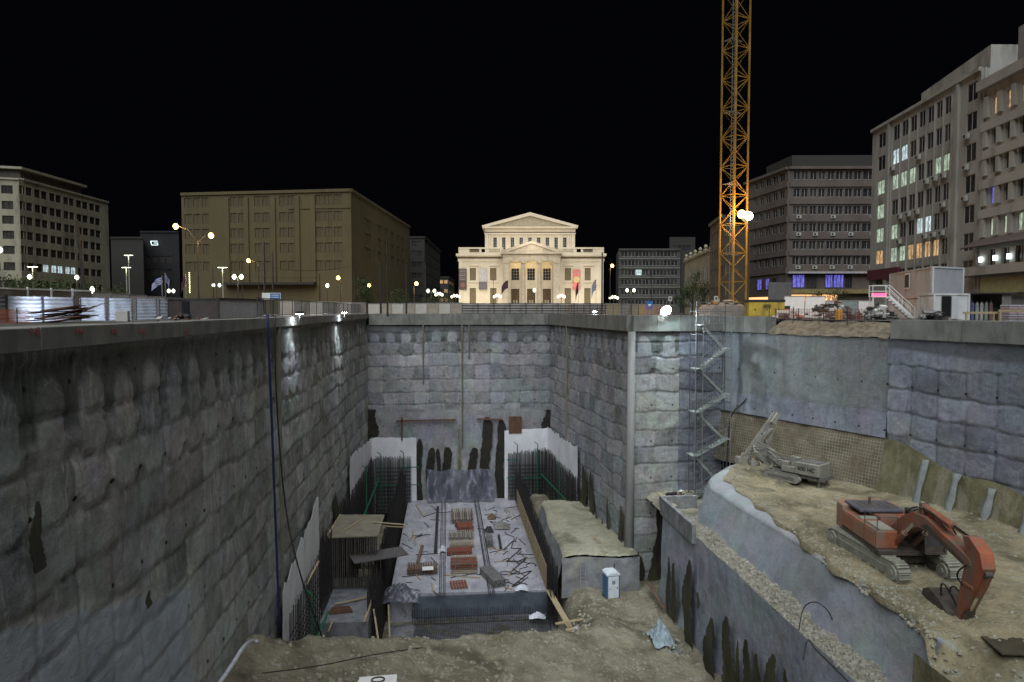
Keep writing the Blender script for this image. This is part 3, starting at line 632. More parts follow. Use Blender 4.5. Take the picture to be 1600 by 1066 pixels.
# -- right near block A
FA = (59.6, 92.1); NA = (55.4, 67.3); FB = (70, 93.5); NB = (53.4, 54.5)
A = Bld('tall off-white office block with long window groups and many air conditioners, right of the crane', 'building', [FA, NA, (72, 66), FB], 25.2, M_WHT)
cs = [(1366.5, 1377.5)]+[(1389+13.1*k, 1389+13.1*k+10.2) for k in range(7)]+[(1501.5, 1517.5)]
rws = [4.4, 7.3, 10.3, 13.5, 16.8, 20.1, 23.2]
def pA(a, b):
    d = {(0, 3): 'green', (0, 4): 'green', (0, 2): 'green', (1, 5): 'lit', (2, 5): 'lit', (1, 4): 'green', (2, 4): 'green', (3, 4): 'green', (6, 4): 'green', (7, 4): 'green', (4, 2): 'lit', (5, 2): 'lit', (1, 2): 'green', (5, 4): 'dim',
         (0, 1): 'warm', (3, 1): 'warm', (4, 1): 'warm', (5, 1): 'warm', (6, 1): 'warm', (1, 1): 'green', (2, 1): 'green', (6, 2): 'dim', (3, 3): 'dim', (5, 3): 'dim'}
    return d.get((a, b), 'dark' if (a*7+b*3) % 4 else 'dim')
cc = A.cols(0, cs); A.face(0, cc, zc(rws, 1.95), pick=pA, deep=.12)
for k in range(1, 9):                                    # thin vertical piers between the windows
    u = A.upx(0, 1387.5+13.1*(k-1)); A.band(0, 3.2, 24.2, .12, u-.09, u+.09)
for px in (1384, 1489.5): u = A.upx(0, px); A.band(0, G, 25.2, .28, u-.25, u+.25)
for px in (1524, 1530): u = A.upx(0, px); A.band(0, 2, 25, .15, u-.06, u+.06)
A.band(0, 24.9, 25.3, .35)
for (a, b) in ((8, 5), (8, 4), (8, 3), (4, 3), (3, 3), (7, 4), (6, 4), (6, 2), (5, 2), (7, 2), (2, 2), (4, 5), (5, 4), (2, 3), (7, 3), (1, 5)):
    acunit(A, 0, cc[a][0]+.5, rws[b]-1.75)
nA = A.o
pen = MB(); 
q = [Vector(FA)+Vector((.6, -9)), Vector(NA)+Vector((.9, 0)), Vector((72, 66)), Vector((72, 86))]
pen.prism([(v.x-A.o.x, v.y-A.o.y) for v in q], 26.0, 28.4, 'z')
pen.build('penthouse', M_WHT, A.root)
mb = MB(); u = A.upx(0, 1405); a = Vector(FA); d = (Vector(NA)-a).normalized(); n = Vector((d.y, -d.x)); 
sg = [a+n*.35, a+d*u+n*.35, a+d*u, a]; mb.prism([(v.x-A.o.x, v.y-A.o.y) for v in sg], 5.0, 6.4, 'z'); mb.build('sign_board', mat('maroon_sign', (.12, .03, .04), (.08, .02, .03)), A.root)
A.end()
# -- right near block B with balconies
Bb = Bld('white apartment block with balcony bands, brown awning and lit windows at the right edge', 'building', [NA, NB, (66, 50), (70, 66)], 23.0, M_WHT)
spB = [(1545, 1554), (1564, 1576), (1587, 1598)]; spB = [(1541, 1552), (1562, 1574), (1584, 1596)]
rB = [5.4, 8.5, 11.7, 14.8, 17.7, 20.7]
def pB(a, b):
    if b == 1: return 'green'
    if b == 5: return 'warm'
    return {(0, 2): 'blue'}.get((a, b), 'dark')
ccB = Bb.cols(0, spB); LB = (Vector(NB)-Vector(NA)).length
ccB = ccB+[(ccB[2][1]+1.3, ccB[2][1]+2.8)]
Bb.face(0, ccB, zc(rB, 1.75), pick=pB, deep=.25)
for z in (10.2, 13.2, 16.2, 19.1): Bb.band(0, z-.75, z+.15, .38, .6)
for k, z in enumerate(rB[1:]):
    for c in ccB: Bb.band(0, z-1, z+1.1, .32, c[0]-.95, c[0]-.35)
Bb.band(0, 22.6, 23.6, .7, .2); Bb.band(0, 3.6, 4.5, 1.1, -.6)
mb = MB(); a = Vector(NA); d = (Vector(NB)-a).normalized(); n = Vector((d.y, -d.x)); o = Bb.o
def bp(u, k, z): v = a+d*u+n*k; return (v.x-o.x, v.y-o.y, z-o.z)
mb.sheet([[bp(-.3, 1.5, 6.4), bp(LB, 1.5, 6.4)], [bp(.3, .1, 7.3), bp(LB, .1, 7.3)]], .12); mb.build('awning', mat('brown_awning', (.11, .085, .075), (.08, .06, .055), 3, (1, 1, 4)), Bb.root)
for u in (ccB[0][0]-.8, ccB[1][0]-.6, ccB[2][0]-.6):
    mb = MB(); v = bp(u, .25, 5.2); mb.b3(v[0]-.12, v[0]+.12, v[1]-.12, v[1]+.12, v[2]-.2, v[2]+.3); mb.build('wall_lamp', emat('cool_lamp', (.8, .95, 1), 6), Bb.root)
Bb.band(0, 1.7, 3.1, .5, 1.6, LB, mat('yellow_sign_board', (.33, .31, .16), (.25, .24, .13)), 'sign_board')
mb = MB(); u = upx(NA, NB, 1569); q = [bp(u, -.5, 0), bp(u+6, -.5, 0), bp(u+6, -4, 0), bp(u, -4, 0)]; mb.prism([(v[0], v[1]) for v in q], 23.8, 28.2, 'z'); mb.build('stair_tower', mat('grey_render', (.2, .19, .19), (.14, .135, .14), .5, rough=.9), Bb.root)
Bb.end()
# -- right middle block with brown bands
M1 = Bld('brown-grey apartment block with continuous window bands and violet-lit lower floor behind the crane', 'building', [(61.7, 138.1), (62.7, 122.1), (92, 119), (92, 137)], 26.3, M_PINK)
zr = zc([9.2, 12.1, 15.3, 18.5, 21.7, 24.9], 1.55)
sp = [(1176, 1181), (1184, 1190), (1193, 1201), (1204, 1211.5), (1214.5, 1222.5)]
fr_ = [(1236.5, 1247), (1249, 1259), (1262, 1273), (1275, 1286), (1289, 1300), (1302, 1313.5), (1316.5, 1328), (1330, 1341.5), (1344, 1361), (1363, 1376)]
M1.face(0, M1.cols(0, sp), zr, pick=rp(4, ['dark', 'dark', 'dim']), fr=FR_W)
M1.face(1, M1.cols(1, fr_), zr, pick=rp(5, ['dark', 'dark', 'dark', 'dim']), fr=FR_W)
for i in (0, 1):
    for z in (7.4, 10.65, 13.7, 16.9, 20.1, 23.3): M1.band(i, z-.5, z+.45, .22, .3)
    M1.band(i, 26.0, 26.5, .5)
M1.band(1, 6.8, 7.15, 1.0, m=mat('pale_canopy', (.4, .38, .4)), name='canopy')
for k, (x0, x1, g) in enumerate([(1237, 1256, 'blue'), (1258, 1275, 'dim'), (1288, 1300, 'blue'), (1301, 1317, 'blue'), (1319, 1330, 'dark')]):
    u0, u1 = M1.upx(1, x0), M1.upx(1, x1); A_ = M1.foot[1]; d = (M1.foot[2]-A_).normalized(); n = Vector((d.y, -d.x)); p = A_+d*(u0+u1)/2+n*.06
    place(winmesh(u1-u0, 2.4, g, FR_D, 2), 'window', M1.root, (p.x-M1.o.x, p.y-M1.o.y, 4.2-M1.o.z), math.atan2(d.y, d.x))
for x0, x1, g in ((1183, 1190, 'blue'), (1196, 1202, 'blue'), (1206, 1213, 'dark')):
    u0, u1 = M1.upx(0, x0), M1.upx(0, x1); A_ = M1.foot[0]; d = (M1.foot[1]-A_).normalized(); n = Vector((d.y, -d.x)); p = A_+d*(u0+u1)/2+n*.06
    place(winmesh(u1-u0, 2.2, g, FR_D, 1), 'window', M1.root, (p.x-M1.o.x, p.y-M1.o.y, 4.0-M1.o.z), math.atan2(d.y, d.x))
M1.band(1, 3.1, 3.9, .9, m=mat('shop_fascia', (.25, .2, .09)), name='shop_fascia')
M1.band(1, 1.6, 2.9, .1, 1.0, 9.5, emat('shop_glow', (1, .5, .22), 1.6), 'shop_window'); M1.band(0, 1.2, 2.6, .1, 2, 14, emat('shop_glow', (1, .5, .22), 1.6), 'shop_window')
ph = MB(); ph.prism([(3.5, -12.5), (29, -15.2), (29, -2), (3.5, -2)], 27.1, 30.2, 'z'); ph.build('penthouse', M_DKB, M1.root)
for a in range(0, 10, 2):
    for b in (0, 2, 3): 
        if (a*3+b) % 4 != 1: acunit(M1, 1, M1.upx(1, fr_[a][1])-.3, zr[b][0]-.75)
M1.end()
# -- left block
L1 = Bld('cream office block with rows of paired windows, one row lit white, at the left edge', 'building', [(-125, 150), (-90.5, 156.6), (-87.7, 187.6), (-122, 192)], 28.0, M_TAN)
zr = zc([5.6, 9.4, 12.9, 16.1, 19.3, 22.4, 25.7], 1.75)
sp = [(35.8, 45), (46.3, 55.8), (59.5, 68.5), (69.8, 79), (82.6, 91), (92.2, 100.7), (104.2, 112), (113, 120.5), (124, 132.2), (133.2, 141.5), (144.3, 152), (153, 160.5)]
L1.face(1, L1.cols(1, sp), zr, pick=lambda a, b: 'lit' if b == 1 and 3 <= a <= 7 else ('dark' if (a//2*5+b*3) % 3 else 'dim'), fr=FR_D)
L1.face(0, L1.cols(0, [(-22, -13), (-10, 3), (8, 26)]), zr, pick=rp(8, ['dark', 'dim', 'dark']), fr=FR_D)
L1.band(1, 27.8, 28.2, .3); L1.band(0, 27.8, 28.2, .3)
at_ = MB(); F0, F1, F2 = [v-Vector((L1.o.x, L1.o.y)) for v in L1.foot[:3]]
at_.prism([(F0.x+.5, F0.y+1), (F1.x-1, F1.y+1), (F2.x-1.5, F2.y-10), (F0.x, F0.y+30)], 28.8, 31.0, 'z'); at_.build('attic', mat('attic_dark', (.09, .085, .07), (.05, .045, .04), .5), L1.root)
at_ = MB(); at_.prism([(F0.x, F0.y), (F1.x-.2, F1.y+.2), (F2.x-.6, F2.y-9), (F0.x, F0.y+30)], 31.0, 31.5, 'z'); at_.build('roof', M_TAN, L1.root)
L1.end()
# -- large ochre building
M2 = Bld('large windowless-looking ochre building with shallow shuttered windows behind the double street lamp', 'building', [(-56.3, 152.2), (-19.7, 143.7), (-11.2, 205.2), (-50, 210)], 24.6, M_OCH)
zr = zc([9.3, 13.0, 16.2, 19.4, 22.8], 2.0)
zx = lambda a, b: (260+a/3.478, 260+b/3.478)
sp = [zx(110, 150), zx(157, 197), zx(205, 240), zx(357, 393), zx(399, 432), zx(487, 525), zx(531, 568), zx(622, 660), zx(667, 705), zx(818, 860), zx(866, 908), zx(916, 960)]
M2.face(0, M2.cols(0, sp), zr, pick=lambda a, b: 'blind', fr=mat('ochre_frame', (.045, .038, .022)), deep=.16)
zs_ = [zx(1080, 1118), zx(1150, 1172), zx(1188, 1206), zx(1222, 1238), zx(1255, 1268), zx(1282, 1292)]
M2.face(1, M2.cols(1, zs_), zc([13, 16.2, 19.4], 2), pick=lambda a, b: 'blind', fr=mat('ochre_frame', (.045, .038, .022)), deep=.16)
for x in (340, 445, 590, 720, 805): u = M2.upx(0, 260+x/3.478); M2.band(0, 5, 23.6, .35, u-.5, u+.5)
M2.band(0, 21.0, 21.25, .15, 24, 37.4); M2.band(0, 24.3, 24.9, .3); M2.band(1, 24.3, 24.9, .3)
M2.band(0, 5.3, 5.8, 1.6, 10, 30, mat('dark_canopy', (.04, .035, .03)), 'canopy')
M2.end()
# -- small far blocks
def simple(label, foot, z1, m, cols_, rows_, faces=(0,), h=1.6, pick=None, fr=FR_D, band=True):
    b = Bld(label, 'building', foot, z1, m)
    for i in faces:
        b.face(i, cols_[i] if isinstance(cols_, dict) else cols_, zc(rows_, h), pick=pick or rp(len(label), ['dark', 'dim', 'dark']), fr=fr, deep=.2)
        if band: b.band(i, z1-.2, z1+.3, .3)
    b.end(); return b
def g2(px, D): v = az(px, 485, D); return (v.x, v.y)
def evn(L, n, w, m=1.): s_ = (L-2*m)/n; return [(m+s_*k+(s_-w)/2, m+s_*k+(s_+w)/2) for k in range(n)]
simple('dim low block with a plain wall between the cream office block and the ochre building', [g2(176, 205), g2(226, 205), g2(230, 225), g2(176, 225)], 21.6, M_DKB, [], [3], band=True)
dk = simple('dark glass office block carrying a small white outline sign near its roof', [g2(222, 215), g2(282, 215), g2(282, 240), g2(222, 240)], 24.5, mat('black_cladding', (.02, .02, .022), (.012, .012, .014)), evn(11, 4, 1.6), [4, 8, 12, 16], h=2)
p = az(241, 380, 213.5); gm = MB(); gw, gh = 1.05, .6; [gm.bar(a_, b_, .16, .1) for a_, b_ in (((gw, 0, gh), (-gw, 0, gh)), ((-gw, 0, gh), (-gw*.8, 0, -gh)), ((-gw*.8, 0, -gh), (gw, 0, -gh)), ((gw, 0, -gh), (gw, 0, .02)), ((gw, 0, .02), (-.1, 0, .02)))]; gm.build('sign_letter', emat('white_neon', (.8, 1, 1), 2.2), dk.root, (p.x-dk.o.x, p.y-dk.o.y, p.z-dk.o.z), -YAW)
simple('dark six-storey block in the side street between the ochre building and the theatre', [g2(641, 212), g2(664, 212), g2(688, 262), g2(655, 270)], 22.5, M_DKB, {0: evn(4.4, 2, 1.6, .4), 1: evn(49, 9, 3)}, [4, 7.4, 10.8, 14.2, 17.6, 20.6], (0, 1))
lt = simple('small distant building with bright yellow lit windows left of the theatre', [g2(686, 300), g2(701, 300), g2(710, 340), g2(690, 340)], 14.5, M_DKB, {0: evn(4.2, 2, 1.5, .2), 1: evn(40, 8, 3)}, [4.5, 8.5, 12.5], (0, 1), pick=lambda a, b: 'warm' if b != 1 or a % 2 else 'dark')
gb = simple('grey six-storey office block with horizontal bands right of the theatre, two panes lit', [g2(966, 188), g2(1062, 188), g2(1064, 206), g2(962, 206)], 16.6, mat('grey_cladding', (.075, .075, .068), (.05, .05, .046), .3), evn(16.9, 8, 1.75, .6), [2.2, 5.0, 7.8, 10.4, 13.0, 15.5], pick=lambda a, b: 'lit' if (b == 3 and a == 2) else ('dark' if (a+b) % 3 else 'dim'), fr=FR_W)
for z in (3.6, 6.4, 9.1, 11.7, 14.2): gb.band(0, z-.25, z+.1, .15, m=mat('grey_ledge', (.15, .15, .13)))
simple('dark upper storeys rising behind the grey banded office block', [g2(1045, 225), g2(1085, 225), g2(1085, 240), g2(1045, 240)], 24.0, M_DKB, evn(8, 4, 1.2), [20.5], band=False)
nb = simple('pale neoclassical house with tall windows and roof urns left of the crane', [g2(1069, 158), g2(1109, 128), g2(1125, 150), g2(1085, 170)], 11.2, mat('pale_plaster', (.3, .28, .19), (.22, .2, .14), .4), {0: []}, [3], (0,))
Ln = (Vector(nb.foot[1])-Vector(nb.foot[0])).length; A_ = nb.foot[0]; d = (nb.foot[1]-A_).normalized(); n = Vector((d.y, -d.x))
for k in range(7):
    for z, g in ((1.2, 'dark'), (5.6, 'dark')):
        p = A_+d*(2+(Ln-4)*k/6)+n*.05; place(winmesh(1.5, 2.8, g, FR_W, 1), 'window', nb.root, (p.x-nb.o.x, p.y-nb.o.y, z-nb.o.z), math.atan2(d.y, d.x))
for k in range(6):
    p = A_+d*(.5+(Ln-1)*k/5)-n*.3; mb = MB(); mb.b3(-.4, .4, -.4, .4, 0, .8); mb.lathe([(.15, .8), (.4, 1.2), (.3, 1.5), (.05, 1.7)], n=8); mb.build('roof_urn', mat('pale_plaster', (.3, .28, .19)), nb.root, (p.x-nb.o.x, p.y-nb.o.y, 12.0))
simple('narrow tan six-storey block directly behind the crane mast', [g2(1108, 118), g2(1128, 106), g2(1170, 128), g2(1125, 134)], 14.5, mat('tan_old', (.14, .115, .08), (.1, .085, .06), .4), {0: evn(16, 6, 1.2)}, [3, 6, 9, 12], (0,))
# ---------------------------------------------------------------- the theatre
TH = thing('theatre', 'floodlit cream neoclassical theatre with pediment, portico of tall pillars and balustrade', 'theatre', (19.4, 159.1, G), -YAW)
M_CR = mat('cream_plaster', (.66, .58, .44), (.58, .5, .37), .5, rough=.85, bump=.1)
M_CRS = mat('portico_stone', (.46, .4, .3), (.36, .31, .23), 1.2, rough=.85, bump=.3, dirt=(.3, .26, .2))
M_FRZ = mat('frieze_grey', (.13, .11, .08), (.1, .085, .06)); M_NICHE = mat('tan_shutter', (.17, .13, .075), (.13, .1, .055))  # grey frieze, its colour darkened to carry the cornice's shadow band
def wall_holes(mb, x0, x1, z0, z1, holes, y=0., deep=.35):
    """facade with rectangular openings, each (xa,xb,za,zb)"""
    xs = sorted({x0, x1, *[h[0] for h in holes], *[h[1] for h in holes]}); zs = sorted({z0, z1, *[h[2] for h in holes], *[h[3] for h in holes]})
    for a, b in zip(xs, xs[1:]):
        for c, d in zip(zs, zs[1:]):
            if any(h[0] <= a and b <= h[1] and h[2] <= c and d <= h[3] for h in holes): continue
            mb.add([(a, y, c), (b, y, c), (b, y, d), (a, y, d)], [(0, 1, 2, 3)])
    for a, b, c, d in holes:
        mb.add([(a, y, c), (b, y, c), (b, y, d), (a, y, d), (a, y+deep, c), (b, y+deep, c), (b, y+deep, d), (a, y+deep, d)], [(0, 1, 5, 4), (1, 2, 6, 5), (2, 3, 7, 6), (3, 0, 4, 7)])
mb = MB(); hs = []
for c in (-13.65, -8.85, 8.6, 13.2): hs += [(c-.75, c+.75, 7.8, 10.65), (c-.75, c+.75, 2.3, 6.0)]
for c in (-3.7, 0, 3.7): hs += [(c-.92, c+.92, 7.8, 10.6), (c-.95, c+.95, .3, 5.8)]
wall_holes(mb, -16.9, 16.9, 0, 14, hs)
mb.add([(-16.9, 0, 0), (-16.9, 42, 0), (-16.9, 42, 14), (-16.9, 0, 14), (16.9, 0, 0), (16.9, 42, 0), (16.9, 42, 14), (16.9, 0, 14)], [(0, 1, 2, 3), (4, 5, 6, 7), (1, 5, 6, 2), (3, 2, 6, 7)])
mb.build('wall', M_CR, TH)
for sx in (-1, 1):
    tr = MB(); tr.b3(sx*11.75-5.75, sx*11.75+5.75, -.8, .01, 13.45, 14.0); tr.b3(sx*11.75-5.55, sx*11.75+5.55, -.5, .012, 13.2, 13.45)
    tr.b3(sx*11.6-5.5, sx*11.6+5.5, -.14, .013, 12.2, 12.85)
    tr.b3(sx*11.4-5.2, sx*11.4+5.2, -.15, .012, 6.55, 6.85)
    for x in (16.45, 7.0): tr.b3(sx*x-.42, sx*x+.42, -.22, .015, 0, 12.2)
    for x in (11.05, ): 
        for o_ in (-.95, .95): tr.b3(sx*x-.16+o_, sx*x+.16+o_, -.14, .015, 0, 12.2)
    for c in (8.72, 13.42):
        for o_ in (-1.05, 1.05): tr.b3(sx*c+o_-.14, sx*c+o_+.14, -.12, .014, 7.0, 11.2)
        tr.b3(sx*c-1.25, sx*c+1.25, -.3, .016, 11.2, 11.5); tr.b3(sx*c-1.2, sx*c+1.2, -.25, .016, 7.3, 7.6)
    tr.build('trim', M_CR, TH)
mb = MB()
for sx in (-1, 1): mb.b3(sx*11.6-5.35, sx*11.6+5.35, -.1, .01, 12.85, 13.2)
mb.build('frieze', M_FRZ, TH)
for c in (-13.65, -8.85, 8.6, 13.2):
    for z0_, h_ in ((7.8, 2.85), (2.3, 3.7)): mb = MB(); mb.b3(-.75, .75, .2, .3, 0, h_); mb.build('shutter', M_NICHE, TH, (c, 0, z0_))
for c in (-3.7, 0, 3.7):
    place(winmesh(1.84, 2.8, 'dark', FR_W, 2, 3), 'window', TH, (c, .25, 7.8), 0)
    mb = MB(); mb.b3(-.95, .95, .2, .3, 0, 5.5); mb.m(1).b3(-.5, -.12, .14, .2, 0, 2.9); mb.b3(.12, .5, .14, .2, 0, 2.9); mb.build('door', [mat('brown_door', (.13, .085, .045)), mat('lit_door_glass', (.5, .42, .28))], TH, (c, 0, .3))
# parapet with balusters
for sx in (-1, 1):
    mb = MB(); bl = MB(); mb.b3(sx*11.75-5.15, sx*11.75+5.15, -.3, .1, 14.0, 14.3); mb.b3(sx*11.75-5.2, sx*11.75+5.2, -.35, .15, 15.1, 15.45)
    for a, b in ((6.6, 7.3), (9.8, 10.6), (11.6, 12.1), (14.4, 16.95)): mb.b3(min(sx*a, sx*b), max(sx*a, sx*b), -.28, .08, 14.3, 15.1)
    for a, b in ((7.3, 9.8), (12.1, 14.4)):
        for k in range(9): x = sx*(a+(b-a)*(k+.5)/9); bl.lathe([(.06, 0), (.1, .25), (.05, .6), (.08, .8)], (x, -.1, 14.3), 6)
    mb.build('parapet', M_CR, TH); bl.build('balustrade', mat('baluster_tan', (.3, .25, .16)), TH)
# portico
for x, w_ in ((-5.75, 1.5), (5.75, 1.5), (-1.85, .95), (1.85, .95)):
    mb = MB(); mb.b3(x-w_/2-.1, x+w_/2+.1, -3.5, -2.1, 0, .6); mb.b3(x-w_/2-.08, x+w_/2+.08, -3.48, -2.12, 11.6, 12.1)
    if w_ > 1: mb.b3(x-w_/2, x+w_/2, -3.35, .0, .6, 11.6)
    mb.build('portico_pier', M_CRS, TH)
for x in (-1.85, 1.85): mb = MB(); mb.lathe([(.52, .6), (.5, 4), (.43, 11.3), (.55, 11.6)], (x, -2.8, 0), 18); mb.build('column', M_CRS, TH, smooth=False)
mb = MB(); mb.b3(-6.6, 6.6, -3.45, 0.02, 12.1, 12.9); mb.b3(-6.5, 6.5, -3.35, .02, 12.9, 13.7); mb.b3(-7, 7, -3.85, .02, 13.7, 14.15)
mb.build('entablature', M_CRS, TH)
def pediment(hw, zb, za, y0, y1, th, m, mi, name):
    mb = MB(); mb.prism([(-hw+.6, zb), (hw-.6, zb), (0, za-th)], y0+.35, y1, 'y'); mb.build('pediment_field', mi, TH)
    mb = MB()
    for sx in (-1, 1): mb.prism([(sx*hw, zb), (sx*hw, zb+.25), (0, za), (0, za-th), (sx*(hw-1.6), zb)], y0, y1, 'y')
    mb.build(name, m, TH)
pediment(7.0, 14.15, 16.6, -3.85, 1, .55, M_CRS, M_CRS, 'portico_pediment')
# upper hall
mb = MB(); ws = [(k*2.17-.45, k*2.17+.45, 15.9, 18.9) for k in range(-4, 5)]
wall_holes(mb, -11.2, 11.2, 14, 20, ws, 10.5); mb.add([(-11.2, 10.5, 14), (-11.2, 36, 14), (-11.2, 36, 21), (-11.2, 10.5, 21), (11.2, 10.5, 14), (11.2, 36, 14), (11.2, 36, 21), (11.2, 10.5, 21)], [(0, 1, 2, 3), (4, 5, 6, 7), (1, 5, 6, 2), (3, 2, 6, 7)]); mb.build('upper_wall', M_CR, TH)
mb = MB()
for k in range(-4, 6): 
    x = (k-.5)*2.17; mb.b3(x-.42, x-.1, 10.3, 10.52, 14, 19.6); mb.b3(x+.1, x+.42, 10.3, 10.52, 14, 19.6)
for sx in (-1, 1): mb.b3(sx*10.75-.4, sx*10.75+.4, 10.25, 10.52, 14, 19.8)
mb.b3(-11.3, 11.3, 10.2, 10.52, 19.6, 20.0); mb.b3(-11.25, 11.25, 10.1, 12, 20.25, 21.1); mb.b3(-11.8, 11.8, 9.6, 12, 21.1, 21.5); mb.build('upper_trim', M_CR, TH)
mb = MB(); mb.b3(-11.2, 11.2, 10.25, 11, 20.0, 20.25); mb.build('upper_frieze', M_FRZ, TH)
for k in range(-4, 5): place(winmesh(.9, 3.0, 'dark', FR_W, 1, 4), 'window', TH, (k*2.17, 10.7, 15.9), 0)
pediment(11.9, 21.5, 25.0, 9.6, 36, .85, M_CR, mat('pediment_tan', (.42, .36, .24)), 'main_pediment')
# facade banners
def banner(x0, x1, z0_, z1_, m, extra=None, label=None):
    mb = MB(); mb.b3(x0, x1, -.35, -.3, z0_, z1_); o = mb.build('banner', m, TH, label=label)
    for e in (extra or []):
        q = MB(); q.b3(*e[:2], -.365, -.352, *e[2:4]) if e[4] != 'o' else q.lathe([(e[2], 0), (e[2], .015)], n=24)
        if e[4] == 'o': ob = q.build('print', e[5], o); ob.location = (e[0], -.352, e[1]); ob.rotation_euler = (R(90), 0, 0)
        else: q.build('print', e[5], o)
PR1 = mat('print_pale', (.4, .34, .3)); PR2 = mat('print_yellow', (.7, .55, .25))
banner(-16.9, -15.05, 5.6, 10.5, mat('brown_banner', (.1, .075, .07)), [(-16.7, -15.3, z, z+.12, 'r', PR1) for z in (10.1, 9.7, 9.2, 8.8, 8.3, 7.9)]+[(-15.95, 6.7, .55, 0, 'o', mat('print_red', (.25, .12, .1)))], 'brown poster banner with lines of pale print')
banner(-12.2, -10.25, 5.6, 10.5, mat('lilac_banner', (.5, .46, .44)), [(-12.2, -10.25, 5.6, 7.5, 'r', mat('print_grey', (.16, .14, .15)))], 'pale banner with grey lower third')
banner(9.7, 11.45, 5.6, 10.3, mat('pink_banner', (.75, .22, .2)), [(10.6, 8.0, .72, 0, 'o', PR2), (9.9, 11.2, 9.6, 9.75, 'r', PR1)], 'pink-red banner with a yellow disc')
# real floodlights in front of the theatre and inside the portico
def tp(x, y, z): c, s_ = math.cos(-YAW), math.sin(-YAW); return (19.4+x*c-y*s_, 159.1+x*s_+y*c, G+z)
for x in (-14.2, -9.2, 9.2, 14.2):
    lamp('AREA', tp(x, -7, .6), 240, (1, .9, .72), tp(x*.98, 0, 9), 1.2)
for x in (-12, 12): lamp('AREA', tp(x, -20, 1.2), 560, (1, .9, .72), tp(x*.9, 0, 9), 2)
lamp('AREA', tp(0, -18, 1.2), 480, (1, .92, .78), tp(0, -3, 10), 3)
lamp('AREA', tp(-6, 3, 14.6), 230, (1, .9, .72), tp(-5, 10.5, 20), 3); lamp('AREA', tp(6, 3, 14.6), 230, (1, .9, .72), tp(5, 10.5, 20), 3)
lamp('AREA', tp(0, -9, 17.5), 600, (1, .9, .75), tp(0, 9, 23), 3)
for c in (-3.7, 0, 3.7): lamp('POINT', tp(c, -1.4, 11), 75, (1, .82, .5), size=.25)
# ---------------------------------------------------------------- fences and hoardings at street level
M_ZINC = mat('galvanised_sheet', (.5, .52, .55), (.38, .4, .44), 1.5, rough=.38, metal=.5, dirt=(.3, .3, .3))
M_STEEL = mat('dark_steel', (.035, .035, .038), rough=.5); M_GALV = mat('galvanised_tube', (.3, .3, .3), rough=.45, metal=.4)
M_RUST = mat('rusty_steel', (.13, .065, .04), (.07, .04, .03), 3, rough=.85, bump=.3)
M_HOARD = mat('hoarding_board', (.2, .17, .14), (.14, .12, .1), 1, rough=.8); M_WHITE = mat('white_paint', (.7, .7, .68), (.6, .6, .58), rough=.6)
M_SHEETG = mat('grey_sheet', (.2, .2, .19), (.14, .14, .13), 1.2, rough=.6, dirt=(.12, .1, .08))
def corr(a, b, z0, z1, m, name, label, cat, group, horiz=True, amp=.07, pitch=.27, posts=True):
    a = Vector(a[:2]); b = Vector(b[:2]); L = (b-a).length; d = (b-a)/L; n = Vector((d.y, -d.x)); root = thing(name, label, cat, (a.x, a.y, z0), 0, group)
    mb = MB(); k = int(((z1-z0) if horiz else L)/pitch*4); P = []
    for i in range(k+1):
        f = i/k; o = amp*math.sin(f*k/4*2*math.pi)
        if horiz: P.append([(n.x*o, n.y*o, (z1-z0)*f), (d.x*L+n.x*o, d.y*L+n.y*o, (z1-z0)*f)])
        else: P.append([(d.x*L*f+n.x*o, d.y*L*f+n.y*o, 0), (d.x*L*f+n.x*o, d.y*L*f+n.y*o, z1-z0)])
    mb.sheet(P, .006); mb.build('sheet', m, root)
    if posts:
        for t in (0, L): mb = MB(); q = d*t-n*-.07; mb.bar((q.x, q.y, 0), (q.x, q.y, z1-z0+.08), .07); mb.build('post', M_STEEL, root)
    return root
px = [(-14, 8, 'dented'), (10, 65, 'brightest, widest'), (67, 114, 'second brightest'), (125, 164, 'third'), (169, 205, 'streaked'), (212, 244, 'narrower'), (248, 261, 'narrowest')]
wh = ['cut by the left edge of the photo', 'nearest the left edge, above the orange mesh', 'behind the left half of the rusty sheet pile', 'right behind the top of the rusty sheet pile', 'just right of the rusty sheet pile', 'with a white box in front of it', 'narrow, touching the dark site container']
for k, (a, b, _) in enumerate(px):
    Ya = 48+a*.048; Yb = 48+b*.048; A_ = at(a, 485, Y=Ya); B_ = at(b, 485, Y=Yb)
    corr(A_, B_, G, .95, M_ZINC, 'corrugated_panel', 'bright corrugated metal fence panel '+wh[k], 'fence panel', 'corrugated fence panels on the left')
lamp('SPOT', (at(75, 500, Y=49.2)), 1500, (.72, .82, 1), at(75, 480, Y=53.5), .2, 150, 1); lamp('SPOT', (at(190, 497, Y=53.5)), 1100, (.72, .82, 1), at(190, 480, Y=58.5), .2, 150, 1)
pts = [(-20, 448, 52), (42, 450.5, 57), (79, 452, 59.5), (112, 453, 62), (143, 454.5, 64)]
for k in range(4):
    a = at(pts[k][0], pts[k][1], Y=pts[k][2]); b = at(pts[k+1][0], pts[k+1][1], Y=pts[k+1][2]); d = (b-a); d.z = 0; L = d.length; d.normalize()
    r_ = thing('hoarding', ['brown hoarding bay with white top rail at the left edge', 'brown hoarding bay with white rail, second from the left', 'brown hoarding bay with white rail, third from the left', 'brown hoarding bay with white rail, fourth, beside a glowing lamp'][k], 'hoarding', (a.x, a.y, G), math.atan2(d.y, d.x), 'white-railed hoarding bays')
    h = a.z-G; mb = MB(); mb.b3(0, L, -.02, .02, 0, h-.12); mb.build('board', M_HOARD, r_)
    mb = MB(); mb.b3(0, L, -.06, .05, h-.12, h+.02); mb.build('rail', M_WHITE, r_); mb = MB(); mb.b3(-.07, .07, -.12, -.02, 0, h+.1); mb.build('post', M_WHITE, r_)
